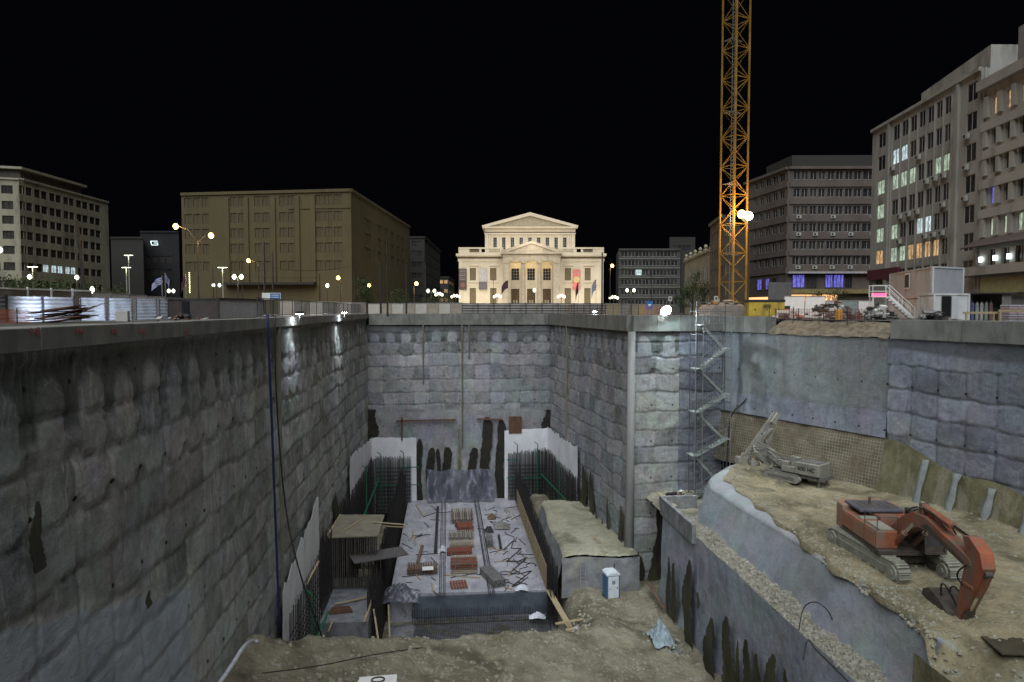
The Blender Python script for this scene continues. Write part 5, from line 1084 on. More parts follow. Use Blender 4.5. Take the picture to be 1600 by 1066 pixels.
globes('single white lantern on a tall post in front of the theatre portico', 835, 454, 118, 1, light=30)
globes('twin lantern lamp right of the theatre with a bright glow', 985, 454, 120, off=5.5, light=140)
globes('candelabra of white globes left of the theatre portico', 777, 464, 150, 4, 5, M_GLBW); globes('candelabra of white globes right of the theatre portico', 877, 464, 150, 4, 5, M_GLBW)
globes('candelabra of globes beyond the right corner of the theatre', 959, 466, 150, 4, 6, M_GLBW, 80); globes('candelabra of globes in the street left of the theatre', 686, 461, 150, 4, 5, M_GLBW, 80); globes('second candelabra of globes close to the left corner of the theatre', 712, 464, 155, 4, 6, M_GLBW, 60)
globes('twin lantern lamp among the bushes left of the cream office block corner', 48, 433, 100, off=0.1, light=60); globes('lantern lamp before the cream office block', 121.5, 434, 100, 1, light=110)
globes('small twin lantern lamp between the flags and the ochre building', 268, 455, 120, off=3.5); globes('tiny lantern on the hoarding corner at the left', 145, 453.5, 68, 1, r=.18, light=40); globes('lantern cut by the left edge of the photo', 1, 391, 70, 1, r=.32, light=60)
def tlamp(label, px_, y, Y):
    b = at(px_, 485, Y=Y); r_ = thing('plaza_lamp', label, 'street lamp', (b.x, Y, G), -YAW); H = at(px_, y, Y=Y).z-G; mb = MB(); mb.tube([(0, 0, 0), (0, 0, H)], .07, 8); mb.build('pole', mat('pale_pole', (.35, .35, .3)), r_); mb = MB(); mb.b3(-.8, .8, -.15, .15, H, H+.1); mb.build('head', M_POLE, r_); mb = MB(); mb.b3(-.7, .7, -.12, .12, H-.05, H-.001); mb.build('diffuser', emat('plaza_diffuser', (.95, 1, .7), 6), r_)
    lamp('POINT', (b.x, Y-.4, G+H-.5), 70, (.95, 1, .7), size=.3)
tlamp('T-shaped pale plaza lamp before the cream office block', 53, 417, 110); tlamp('T-shaped pale plaza lamp before the dim plain block, lower of two', 199, 418, 120); tlamp('T-shaped pale plaza lamp before the dim plain block, upper of two', 203, 399, 124); tlamp('T-shaped pale plaza lamp before the ochre building', 349, 418, 110)
poles = []
for k, (x, yt, Y, th, lb) in enumerate([(414, 378, 88, .14, 'thick dark trolley pole before the ochre facade'), (427, 394, 90, .12, 'dark trolley pole right beside the thickest one'), (500, 428, 105, .1, 'dark pole left of the ochre corner'), (555, 414, 105, .1, 'dark pole at the small tree'), (595, 416, 95, .14, 'stout dark pole before the ochre side wall'), (605.5, 369, 88, .12, 'tallest dark pole before the ochre side wall'), (635, 415, 92, .12, 'dark pole at the far end of the ochre side wall'), (665, 411, 120, .1, 'grey pole at the street mouth left of the theatre'), (334, 418, 110, .1, 'thin dark pole behind the twin lanterns'), (940.5, 395, 92, .13, 'black pole crossing the right corner of the theatre'), (1018, 425, 130, .1, 'thin pole before the grey banded office block'), (135.5, 344, 80, .2, 'thick leaning dark pole before the cream office block'), (771, 437, 130, .05, 'thin pole before the left half of the theatre'), (379, 405, 115, .06, 'thin pole above the twin lanterns')]):
    b = at(x, 485, Y=Y); H = at(x, yt, Y=Y).z-G; mb = MB(); mb.lathe([(th*1.25, 0), (th*1.2, .4), (th, .45), (th*.75, H), (th*.4, H+.05)], n=8); o = mb.build('pole', M_POLE, None, (b.x, Y, G)); tag(o, lb, 'pole'); poles.append(Vector((b.x, Y, G+H)))
    if x == 135.5: o.rotation_euler = (0, R(-4), 0)
def wire(label, a, b, sag, r=.025):
    a = Vector(a); b = Vector(b); mb = MB(); mb.tube([a.lerp(b, i/12)-Vector((0, 0, sag*4*(i/12)*(1-i/12))) for i in range(13)], r, 4); o = mb.build('overhead_wire', M_POLE); tag(o, label, 'wire')
wire('overhead wire between the two left trolley poles and the ochre corner', poles[1]-Vector((0, 0, 2)), poles[3], .6); wire('overhead wire across the ochre side wall', poles[4], poles[6], .3); wire('overhead wire crossing low before the ochre facade', poles[8]-Vector((0, 0, .5)), poles[2]-Vector((0, 0, .5)), .5); wire('overhead wire right of the theatre', poles[9]-Vector((0, 0, 1)), poles[10]+Vector((6, 0, -1)), .8)
# flags
def flag(label, px_, yt, yb, Y, w_, kind):
    b = at(px_, 485, Y=Y); H = at(px_, yt, Y=Y).z-G; r_ = thing('flag', label, 'flag', (b.x, Y, G), -YAW); mb = MB(); mb.tube([(0, 0, 0), (0, 0, H+.1)], .04, 6); mb.build('pole', M_GALV, r_)
    h = H-(at(px_, yb, Y=Y).z-G); mb = MB(); n = 8
    for i in range(9):
        mb.m(i % 2 if kind == 'stripe' else 0); P = []
        for j in range(n+1):
            f = j/n; dr = f*f*h*.45; P.append([(w_*f*.7, .12*math.sin(f*9+i*.3), H-h*.55*(i/9)-dr), (w_*f*.7, .12*math.sin(f*9+i*.3+.3), H-h*.55*((i+1)/9)-dr)])
        mb.sheet(P, .01)
    mb.build('cloth', [mat('flag_blue', (.04, .06, .25)), mat('flag_white', (.5, .5, .5))] if kind == 'stripe' else [mat('flag_dark', (.09, .035, .05)), M_WHITE], r_)
flag('blue and white striped flag hanging right of the dim blocks', 254, 433, 456, 80, -1.6, 'stripe'); flag('second striped flag beside the first, hanging limp', 259, 428, 452, 82, .7, 'stripe'); flag('narrow dark flag with a string of small lights, left of the double lamp', 291, 430, 458, 84, -.7, 'plain')
flag('dark red flag before the left bays of the theatre', 794, 438, 461, 135, -1.9, 'plain'); flag('furled black flag before the pink banner of the theatre', 903.5, 441, 472, 135, -.8, 'plain'); flag('blue and white striped flag at the right end of the theatre', 931, 437, 466, 135, -1.3, 'stripe')
r_ = thing('light_string', 'vertical string of tiny yellowish lights beside the narrow dark flag', 'light string', at(296.5, 457, Y=84)); mb = MB()
for k in range(12): mb.ball((0, 0, k*.21), .05, 5)
mb.build('bulbs', emat('tiny_bulb', (1, .95, .55), 8), r_)
# ---------------------------------------------------------------- trees
M_LF = [mat('leaf_dark', (.03, .045, .015), (.02, .03, .012), 3, rough=.7), mat('leaf_mid', (.06, .09, .025), (.04, .06, .02), 3, rough=.7)]; M_BARK = mat('bark', (.07, .055, .04), (.04, .03, .025), 5, rough=.95)
def tree(label, px_, yt, Y, w_, trunk=.35, seed=0, n=1500, cat='tree', name='tree', leaf=.3):
    r2 = random.Random(seed); b = at(px_, 485, Y=Y); H = at(px_, yt, Y=Y).z-G; r_ = thing(name, label, cat, (b.x, Y, G)); tz = H*trunk; mb = MB()
    mb.tube([(0, 0, 0), (.05, 0, tz), (0, .05, H*.7)], [.16, .11, .04], 7)
    cl = []
    for k in range(14):
        a_ = r2.uniform(0, 6.3); rr_ = w_*.5*math.sqrt(r2.random())*.85; z = tz+(H-tz)*r2.uniform(.12, .9); s_ = (1-abs((z-tz)/(H-tz)-.45)*1.1); c = Vector((rr_*math.cos(a_)*s_, rr_*math.sin(a_)*s_, z)); cl.append((c, w_*r2.uniform(.16, .28)))
        if k % 2 == 0: mb.tube([(0, 0, tz*.8+(c.z-tz)*.3), c], [.05, .015], 5)
    mb.build('trunk', M_BARK, r_); mb = MB()
    for i in range(n):
        c, s_ = cl[r2.randrange(len(cl))]; p = c+Vector((r2.gauss(0, .5), r2.gauss(0, .5), r2.gauss(0, .45)))*s_; s1 = leaf*r2.uniform(.5, 1.1)
        u = Vector((r2.gauss(0, 1), r2.gauss(0, 1), r2.gauss(0, 1))).normalized(); v = u.cross(Vector((r2.gauss(0, 1), r2.gauss(0, 1), r2.gauss(0, 1)))).normalized()
        mb.m(0 if r2.random() < .5 else 1); mb.add([p-u*s1*.5, p+v*s1*.25, p+u*s1*.5, p-v*s1*.25], [(0, 1, 2, 3)])
    mb.build('crown', M_LF, r_)
for k, (x, yt, Y, w_, lb) in enumerate([(8, 431, 85, 5, 'dark leafy bush at the far left before the cream block'), (38, 437, 88, 4, 'lamp-lit bush left of the lantern lamp'), (68, 433, 84, 5.5, 'brightest green bush under the T-shaped plaza lamp'), (100, 437, 88, 4.5, 'green bush between the bright bush and the lantern lamp'), (135, 440, 90, 3.5, 'low bush at the foot of the leaning pole'), (182, 450, 95, 4, 'low dark bush before the dim plain block'), (566, 431, 112, 3.4, 'narrow dark tree at the ochre building corner'), (576, 448, 114, 4, 'round dark shrub by the orange street lamp'), (623, 452, 112, 3.5, 'dim shrub before the ochre side wall'), (1082, 420, 118, 5, 'dark street tree before the pale neoclassical house'), (1100, 440, 116, 3.6, 'small street tree left of the crane foot'), (1068, 448, 112, 3, 'small tree near the grey banded office block'), (677, 460, 135, 5, 'green lamp-lit tree left of the theatre'), (698, 452, 165, 5, 'tree among the globe lamps close to the theatre'), (1275, 458, 100, 4, 'dark bush before the shop windows'), (1308, 452, 105, 4.5, 'dark bush right of the shop windows')]):
    tree(lb, x, yt, Y, w_, .25, k, 1100 if k != 9 else 1500)
# ---------------------------------------------------------------- waterproofing membranes
M_MEM = mat('white_membrane', (.7, .71, .74), (.56, .57, .6), .5, (1, 1, .6), .55, bump=.3, fine=2.5, bd=.1)
M_GRN = mat('green_waterstop', (.012, .12, .055), (.01, .09, .045), rough=.5)
def line_pt(A, B, u, k): 
    A = Vector(A); B = Vector(B); d = (B-A).normalized(); n = Vector((d.y, -d.x)); return A+d*u+n*k
def membrane(label, A, B, zt0, zt1, zb, out=.42, rag=.35, greens=(), hz=(), seed=0, gk=1.1):
    L = (Vector(B)-Vector(A)).length; r2 = random.Random(seed); k = max(8, int(L/.6)); P = []; root = thing('membrane_sheet', label, 'waterproof membrane', (A[0], A[1], zb))
    for i in range(k+1):
        u = L*i/k; zt = zt0+(zt1-zt0)*i/k+r2.uniform(-.5, .5)*rag; col_ = []
        for j in range(9): f = j/8; p = line_pt(A, B, u, out+r2.uniform(-.03, .03)); col_.append((p.x-A[0], p.y-A[1], (zt-zb)*(1-f)))
        P.append(col_)
    MB().sheet(P, .02).build('sheet', M_MEM, root, smooth=False)
    for u, z0, z1 in greens:
        mb = MB(); p = line_pt(A, B, u, out+gk); a = (p.x-A[0], p.y-A[1], z0-zb); b = (p.x-A[0], p.y-A[1], z1-zb); mb.bar(a, b, .17, .1); mb.bar(b, (b[0]-.45, b[1], b[2]+.35), .16, .08); mb.build('waterstop', M_GRN, root)
    for u0, u1, z in hz:
        mb = MB(); p = line_pt(A, B, u0, out+gk); q = line_pt(A, B, u1, out+gk); mb.bar((p.x-A[0], p.y-A[1], z-zb), (q.x-A[0], q.y-A[1], z-zb), .15, .1); mb.build('waterstop', M_GRN, root)
    return root
membrane('white membrane strip low on the left wall near the camera, with green strips', (XL, 41.5), (XL, 53.2), -16.9, -14.3, -27.5, .5, .5, [(3.2, -22.5, -18.5)], [(.2, 9, -22.2)], 1)
membrane('white membrane along the left wall at the far left chamber', (XL, 70.2), (XL, 89.4), -14.9, -16.6, -27.5, .5, .4, [(4.5, -24, -17.2)], [(0, 18, -21.6)], 2)
membrane('white membrane facing the camera in the far left corner of the pit', (XL+.5, 90), (-4.2, 90), -16.6, -16.7, -26.5, .45, .2, [(1.3, -26, -18.6), (4.2, -26, -18.4)], [(.2, 6.2, -22.6), (4.2, 6.2, -20.3)], 3)
membrane('white membrane facing the camera in the far right corner of the pit', (7.4, 90), (13.3, 90), -15.9, -15.6, -26.5, .45, .2, [(1.6, -26, -17.6), (4.3, -26, -17.6)], [(.2, 5.6, -22.0), (.2, 1.6, -19.6)], 4)
membrane('white membrane along the right wall at the far right chamber', (13.6, 90), (14.95, 75.2), -15.7, -15.4, -27, .5, .5, [(11, -24, -18)], [(.5, 14, -21.6)], 5)
# ---------------------------------------------------------------- rebar cages
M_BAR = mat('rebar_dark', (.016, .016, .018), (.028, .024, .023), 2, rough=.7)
def cage(label, a, b, z0, z1a, z1b, st=.2, th=.035, layers=2, gap=.35, hs=.5, seed=0, group=None, ragged=.25, m=None):
    """upright reinforcement mat from a to b (x,y)"""
    a = Vector(a); b = Vector(b); L = (b-a).length; d = (b-a)/L; n = Vector((d.y, -d.x)); r2 = random.Random(seed); root = thing('rebar_cage', label, 'rebar cage', (a.x, a.y, z0), 0, group)
    k = int(L/st)
    for l in range(layers):
        mb = MB()
        for i in range(k+1):
            u = L*i/k; zt = z1a+(z1b-z1a)*i/k-z0+r2.uniform(-1, 1)*ragged; p = d*u-n*gap*l; x, y = p.x+r2.uniform(-.03, .03), p.y
            mb.add([(x-th*d.x/1.4, y-th*d.y/1.4, 0), (x+n.x*th, y+n.y*th, 0), (x+th*d.x/1.4, y+th*d.y/1.4, 0), (x-th*d.x/1.4, y-th*d.y/1.4, zt), (x+n.x*th, y+n.y*th, zt), (x+th*d.x/1.4, y+th*d.y/1.4, zt)], [(0, 1, 4, 3), (1, 2, 5, 4), (2, 0, 3, 5), (3, 4, 5)])
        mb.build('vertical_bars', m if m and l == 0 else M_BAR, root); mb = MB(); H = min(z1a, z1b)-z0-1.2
        for j in range(int(H/hs)+1): z = j*hs; p = -n*gap*l; mb.bar((p.x, p.y, z), (p.x+d.x*L, p.y+d.y*L, z), th)
        mb.build('horizontal_bars', M_BAR, root)
    return root
cage('dense dark rebar along the left wall in front of the near membrane', (-9.7, 41.8), (-9.7, 57), -27.5, -18.6, -18.0, .22, layers=3, seed=1)
cage('dark rebar along the left wall of the far left chamber', (-9.5, 64), (-9.5, 88.5), -27.5, -18.4, -18.9, .22, layers=3, seed=2)
cage('dark upright rebar across the back of the far left chamber', (-9.4, 88.6), (-4.9, 88.6), -27.5, -19.0, -19.2, .16, layers=3, seed=3)
cage('long dark rebar fence between the left chambers and the slab', (-5.7, 52.5), (-5.5, 88.4), -27.6, -21.6, -20.6, .24, layers=3, gap=.3, seed=4)
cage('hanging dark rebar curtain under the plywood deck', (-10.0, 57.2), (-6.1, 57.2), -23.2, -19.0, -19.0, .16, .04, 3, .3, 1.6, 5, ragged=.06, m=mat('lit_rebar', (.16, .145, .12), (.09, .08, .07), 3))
cage('rebar mat closing the front of the lower left cell', (-9.8, 50.6), (-5.8, 50.6), -27.4, -24.7, -24.7, .13, .028, 2, .3, .25, 6, ragged=.1)
cage('dark upright rebar across the back of the far right chamber', (7.9, 88.6), (13.0, 88.6), -27.5, -18.8, -18.4, .16, layers=3, seed=7)
cage('dark rebar along the right wall of the far right chamber', (12.7, 88.5), (13.7, 74.5), -27.5, -18.3, -18.9, .2, layers=3, seed=8)
cage('long dark rebar wall right of the slab, beside the timber lattice', (9.3, 88), (9.35, 57.2), -27.6, -20.9, -22.3, .24, layers=3, gap=-.3, seed=9)
cage('short rebar mat standing at the front edge of the slab', (-3.2, 59.15), (8.8, 59.15), -27.5, -26.2, -26.2, .2, .025, 1, .3, .25, 10, ragged=.15)
# chamber floors and the cell
mb = MB(); mb.prism([(-10.2, 51.2), (-6.1, 51.2), (-6.1, 57.6), (-10.2, 57.6)], -27.5, -23.4, 'z'); struct(mb.build('cell_floor', M_BLIND))
mb = MB(); mb.b3(-10.2, -6.0, 57.75, 57.95, -23.4, -22.6); struct(mb.build('cell_back_kerb', M_DIRTY))
r_ = thing('plywood_deck', 'dusty plywood deck resting on the rebar block in the left chamber', 'deck', (-10.1, 57.1, -18.95)); mb = MB(); mb.prism([(0, 0), (4.2, .1), (4.2, 6.0), (.2, 6.4)], 0, .1, 'z'); mb.build('plywood', mat('dusty_plywood', (.2, .18, .135), (.13, .115, .085), .9, rough=.9, bump=.4), r_)
for x, y, q in ((.0, 0, (.15, 6.3)), (1.2, 1.5, (2.4, 4.8))): mb = MB(); mb.bar((x, y, .15), (*q, .15), .12, .08); mb.build('batten', M_WOOD, r_)
mb = MB(); mb.box((0, 0, 0), (4.6, 2.2, .07), M=Matrix.Rotation(.16, 3, 'Z')); tag(mb.build('reinforcement_bundle', mat('bundle_steel', (.07, .065, .07), (.1, .09, .085), 3, (4, .5, 1)), None, (-5.9, 57.5, -20.6), .2), 'bundle of grey reinforcement mats propped over the rebar fence', 'rebar bundle')
for k, (p, q, lb) in enumerate([((582, 816), (636, 820), 'pale plank bridging the rebar fence, upper of two'), ((582, 821), (634, 824), 'pale plank bridging the rebar fence, lower of two')]):
    a = at(*p, Y=60.5); b = at(*q, Y=60.5); mb = MB(); mb.bar(a, b, .18, .05); tag(mb.build('plank', M_WOOD), lb, 'plank')
for k, (p, q, z, lb) in enumerate([((523, 944), (583, 931), -23.2, 'long pale board on the floor of the lower left cell'), ((569, 972), (582, 935), -23.2, 'pale board standing at the right side of the cell')]):
    a = at(*p, Z=z); b = at(*q, Z=z); mb = MB(); mb.bar(a, b, .18, .06); tag(mb.build('plank', M_WOOD), lb, 'plank')
r_ = thing('timber_stack', 'stack of dark brown boards on the cell floor', 'timber stack', at(533, 955, Z=-23.4), .1)
for k in range(7): mb = MB(); mb.b3(-.9+.03*k, .9-.05*k, -.5+.16*k, -.38+.16*k, 0, .16+.02*(k % 3)); mb.build('board', M_RUST, r_)
for k, (p, q, y0, y1, lb) in enumerate([((584, 952), (591, 1000), 53, 51, 'pale post leaning at the front corner of the cell'), ((607, 945), (609, 1000), 58, 55.5, 'thin pale plank standing at the left front corner of the slab'), ((465, 912), (467, 948), 47, 47, 'pale vertical board on the left rebar cage'), ((498, 877), (479, 913), 50, 47, 'thin pale batten leaning in the left rebar cage'), ((520, 970), (513, 987), 51, 50.5, 'short stick at the front of the cell')]):
    a = at(*p, Y=y0); b = at(*q, Y=y1); mb = MB(); mb.bar(a, b, .13, .06); tag(mb.build('plank', M_WOOD), lb, 'plank')
# ---------------------------------------------------------------- timber lattice along the slab
r_ = thing('timber_lattice', 'long timber lattice formwork standing along the right edge of the slab', 'formwork', (8.75, 59.7, -25)); mb = MB(); mb.b3(-.02, .02, 0, 26, .05, 2.15); mb.build('panel', mat('lattice_backing', (.1, .085, .065), rough=.9), r_); mb = MB()
for k in range(44): y = k*.6; mb.b3(-.1, -.03, y, y+.1, 0, 2.2)
for k in range(6): mb.b3(-.13, -.101, 0, 26, .1+k*.4, .2+k*.4)
mb.build('battens', M_WOOD, r_)
# ---------------------------------------------------------------- materials on the slab
SZ = -24.98; r3_ = random.Random(44)
M_REDB = mat('red_beam', (.25, .055, .035), (.17, .045, .03), 3, rough=.7, dirt=(.14, .08, .06), dr=(.42, .6)); M_TANB = mat('tan_beam', (.3, .26, .2), (.2, .17, .13), 3, (4, .6, 1), .8); M_BRNB = mat('brown_beam', (.17, .11, .08), (.1, .07, .05), 3, rough=.8); M_GRYB = mat('grey_prop', (.2, .2, .2), (.12, .12, .12), 3, rough=.6)
def zx5(x, y): return (600+x/4.1, 760+y/4.1)
def stack(label, x0, x1, y0, y1, m, n=9, lay=2, along='y', rz=0, group=None, cat='beam stack', name='beam_stack', h=.14):
    a = at(*zx5(x0, y1), Z=SZ); b = at(*zx5(x1, y1), Z=SZ); c = at(*zx5((x0+x1)/2, y0), Z=SZ); W = (b-a).length; D = max(.5, (c.y-a.y)*.9); r_ = thing(name, label, cat, (a.x, a.y, SZ), rz, group)
    for l in range(lay):
        for k in range(n):
            j = rnd.uniform(-.06, .06); mb = MB(); mm = m[(k*7+l) % len(m)] if isinstance(m, list) else m
            if along == 'y': x = W*(k+.5)/n; mb.b3(x-W/n*.33, x+W/n*.33, j, D+j, l*(h+.06)+.06, l*(h+.06)+.06+h)
            else: y = D*(k+.5)/n; mb.b3(j, W+j, y-D/n*.33, y+D/n*.33, l*(h+.06)+.06, l*(h+.06)+.06+h)
            mb.build('beam', mm, r_)
        mb = MB(); (mb.b3(0, W, D*.2, D*.2+.08, l*(h+.06), l*(h+.06)+.06), mb.b3(0, W, D*.75, D*.75+.08, l*(h+.06), l*(h+.06)+.06)) if along == 'y' else (mb.b3(W*.15, W*.15+.08, 0, D, l*(h+.06), l*(h+.06)+.06), mb.b3(W*.8, W*.8+.08, 0, D, l*(h+.06), l*(h+.06)+.06)); mb.build('bearer', M_WOOD, r_)
    return r_
gs = 'formwork beam stacks in the middle of the slab'
stack('grey and brown beam stack farthest back on the slab', 430, 575, 165, 245, [M_TANB, M_GRYB, M_BRNB], 10, 3, group=gs)
stack('small red girder heap between the two farthest stacks', 475, 575, 255, 298, M_REDB, 5, 3, 'x', .1, gs)
stack('tan beam stack right in front of the small red heap', 415, 575, 298, 350, [M_TANB, M_GRYB], 11, 2, group=gs)
stack('tan beam stack behind the bright red layer', 422, 578, 362, 402, M_TANB, 11, 2, group=gs)
stack('bright red flat beam layer in the middle of the slab', 405, 565, 410, 445, M_REDB, 4, 2, 'x', .03, gs)
stack('thin tan beam layer directly in front of the bright red layer', 430, 598, 449, 476, M_TANB, 12, 1, group=gs)
stack('red-brown beam stack, nearest but two to the camera', 430, 598, 484, 540, [M_BRNB, M_REDB], 5, 3, 'x', 0, gs)
stack('low tan and brown boards in front of the red-brown stack', 430, 598, 544, 566, [M_TANB, M_BRNB], 4, 1, 'x', -.02, gs)
stack('open red frame lying nearest the camera on the slab', 428, 540, 608, 664, M_REDB, 6, 1, 'y', .08, gs, h=.1)
rk = stack('brown rack of boards carrying a white sheet on the left of the slab', 145, 340, 520, 572, M_BRNB, 12, 3)
mb = MB(); mb.b3(0, 1.05, 0, .9, 0, .03); a = at(*zx5(245, 540), Z=SZ+.62); tag(mb.build('board', M_WHITE, None, a, .05), 'white sheet lying on the brown rack of boards', 'board')
stack('tilted grey stack of long profiles on the right of the slab', 700, 790, 540, 655, M_GRYB, 7, 4, 'y', .3, h=.11)
stack('small grey crate of clamps right of the beam stacks', 658, 702, 340, 396, M_GRYB, 4, 4, 'y', 0, cat='crate', name='clamp_crate')
def zbar(label, p, q, w_, h, m, cat='beam', name='beam', z=SZ):
    a = at(*zx5(*p), Z=z)+Vector((0, 0, h/2+.01)); b = at(*zx5(*q), Z=z)+Vector((0, 0, h/2+.01)); mb = MB(); mb.bar(a, b, w_, h); c = (a+b)/2; mb.v = [(v[0]-c.x, v[1]-c.y, v[2]-c.z) for v in mb.v]; o = mb.build(name, m, None, c); tag(o, label, cat); return o
zbar('long dark steel beam lying on the left half of the slab', (345, 140), (330, 428), .3, .25, M_STEEL); zbar('short brown beam in front of the long dark one', (245, 388), (215, 498), .3, .2, M_BRNB)
zbar('pale board behind the red frame', (385, 570), (615, 588), .15, .06, M_WOOD, 'plank', 'plank'); zbar('dark short beam beside the grey crate', (735, 320), (748, 405), .25, .2, M_STEEL)
zbar('pale plank at the left back of the slab', (205, 120), (250, 190), .18, .06, M_WOOD, 'plank', 'plank'); zbar('pale plank leaning across the left of the slab', (182, 290), (205, 378), .16, .06, M_WOOD, 'plank', 'plank')
for k in range(9):
    c0 = at(*zx5(r3_.uniform(140, 900), r3_.uniform(140, 680)), Z=SZ+.04); P = [Vector((0, 0, 0))]
    if not (-4 < c0.x < 7.5): continue
    an = r3_.uniform(0, 6)
    for i in range(14): an += r3_.uniform(-.9, .9); P.append(P[-1]+Vector((math.cos(an)*.28, math.sin(an)*.28, 0)))
    mb = MB(); mb.tube(P, .035, 5); tag(mb.build('cable', M_POLE, None, c0), 'thin black cable curled on the slab', 'cable', 'black cables curled on the slab')
# longitudinal rows of starter bars
for k, (p, q, lb) in enumerate([((382, 108), (372, 715), 'left row of starter bars running along the slab'), ((592, 98), (690, 690), 'right row of starter bars running along the slab')]):
    a = at(*zx5(*p), Z=SZ); b = at(*zx5(*q), Z=SZ); d = (b-a); L = d.length; d.normalize(); r_ = thing('starter_bars', lb, 'rebar', a); mb = MB()
    for o in (-.25, -.1, .1, .25): mb.bar((o, 0, .05), (d.x*L+o, d.y*L, .05), .05)
    for i in range(int(L/.35)): t_ = d*(i*.35); mb.bar((t_.x-.25, t_.y, 0), (t_.x-.25, t_.y, .5), .025); mb.bar((t_.x+.25, t_.y, 0), (t_.x+.25, t_.y, .45), .025)
    mb.build('bars', M_BAR, r_)
# zigzag stirrup rails
mb = MB(); zz_ = [(765, 410), (830, 350), (815, 400), (880, 402), (785, 485), (860, 485), (920, 455), (805, 560), (860, 565), (945, 545), (820, 645), (880, 630)]
pp = [at(*zx5(*p), Z=SZ)+Vector((0, 0, .06)) for p in zz_]; c = pp[0].copy()
for a, b in zip(pp, pp[1:]): mb.bar(a-c, b-c, .06)
tag(mb.build('bent_rebar', M_BAR, None, c), 'long zigzag of bent rebar on the right half of the slab', 'rebar')
r3 = random.Random(12)
for k in range(90):
    zone = r3.choice([(50, 340, 120, 700), (640, 960, 120, 690), (640, 860, 130, 320)]); p = (r3.uniform(zone[0], zone[1]), r3.uniform(zone[2], zone[3])); lim = 130-(p[1]-120)*.18; p = (max(p[0], lim+10), p[1]); a = at(*zx5(*p), Z=SZ); an = r3.uniform(0, 3.1); L = r3.uniform(.5, 2.4); wd = k % 4 == 0
    if not (-5 < a.x < 8.4): continue
    mb = MB(); w_ = .12 if wd else .04; mb.b3(-L/2, L/2, -w_/2, w_/2, 0, .06)
    tag(mb.build('board_offcut' if wd else 'rebar_offcut', M_WOOD if wd else M_BAR, None, (a.x, a.y, SZ+.01), an), 'short wooden offcut lying loose on the slab' if wd else 'loose dark piece of rebar lying on the slab', 'offcut', 'loose wooden offcuts on the slab' if wd else 'loose rebar pieces on the slab')
def rag(label, c, s, m, h=.25, seed=0, cat='plastic sheet', name='crumpled_sheet', nx=18):
    r2 = np.random.RandomState(seed); U, V = np.meshgrid(np.linspace(-1, 1, nx), np.linspace(-1, 1, nx), indexing='ij'); rr = np.sqrt(U**2+V**2)
    X = U*s[0]*(1+.3*(fbm(V*2+seed, U*0, 3)-.5)); Y = V*s[1]*(1+.3*(fbm(U*2+seed, V*0+7, 3)-.5)); Z = h*(fbm(U*3.3+seed, V*3.3, 4))*np.clip(1.3-rr, .1, 1)*1.6
    o = grid_obj(name, np.stack([X, Y, Z], -1), m, smooth=False); o.location = c; return tag(o, label, cat)
M_TARP = mat('pale_plastic', (.55, .57, .62), (.35, .37, .42), 4, rough=.3, spec=.6); M_CLR = NT('clear_plastic'); t = M_CLR
n1 = t.noise(t.coord((1, 1, .35)), 1.1, 4, .6, 1); t.set(t.b.inputs['Base Color'], t.mix(t.ramp(n1, .52, .72), (.12, .125, .16), (.34, .36, .42))); t.b.inputs['Roughness'].default_value = .25; t.set(t.b.inputs['Alpha'], t.ramp(n1, .35, .7, .55, .95)); t.bump(t.noise(t.coord(), 2, 4), .4, .1); M_CLR = M_CLR.m
rag('small crumpled white plastic near the middle rebar row', at(*zx5(375, 415), Z=SZ), (.45, .6), M_TARP, .6, 1); rag('crumpled white plastic on the right front of the slab', at(*zx5(880, 660), Z=SZ), (.6, .45), M_TARP, .45, 2)
rag('white plastic scrap on the rebar mat before the slab', at(*zx5(980, 838), Z=-27), (.7, .45), M_TARP, .4, 3); rag('crumpled pale tarpaulin on the ground at the foot of the bench wall', at(1033, 1002, Z=-24.1), (.75, 1.3), mat('blue_white_tarp', (.3, .38, .42), (.2, .25, .28), 3, rough=.5), 1.3, 4, 'tarpaulin')
rag('clear crumpled plastic sheet over the front left corner of the slab', (-4.3, 59.6, -25.15), (1.7, 1.5), M_CLR, 1.0, 5, nx=30); rag('grey bundle of bags at the right back of the slab', at(*zx5(755, 265), Z=SZ), (.9, .8), M_SHEETG, .8, 6, 'bag heap'); rag('dark bag beside the grey crate', at(*zx5(672, 292), Z=SZ), (.5, .5), M_STEEL, .7, 7, 'bag'); rag('reddish rag heap at the back right of the slab', at(*zx5(690, 205), Z=SZ), (.5, .6), M_BRNB, .6, 8, 'rag heap')
# hanging clear sheet at the back
U, V = np.meshgrid(np.linspace(0, 1, 50), np.linspace(0, 1, 22), indexing='ij'); a = at(667, 733, Y=88.6); b = at(771, 733, Y=88.6)
X = a.x+(b.x-a.x)*U+.1*np.sin(V*9); Y = 88.5+.22*np.sin(U*22+V*3)+.15*(fbm(U*9, V*4, 3)-.5)-V*.5; Z = a.z-.35*np.sin(U*3.1)**.5*0-(a.z+24.9)*-1*-V*1.0-.2*np.abs(np.sin(U*9))
Z = a.z-.25*np.abs(np.sin(U*8))*(1-V)+(-24.9-a.z)*V
tag(grid_obj('plastic_sheet', np.stack([X, Y, Z], -1), M_CLR), 'large translucent plastic sheet hanging behind the far edge of the slab', 'plastic sheet')
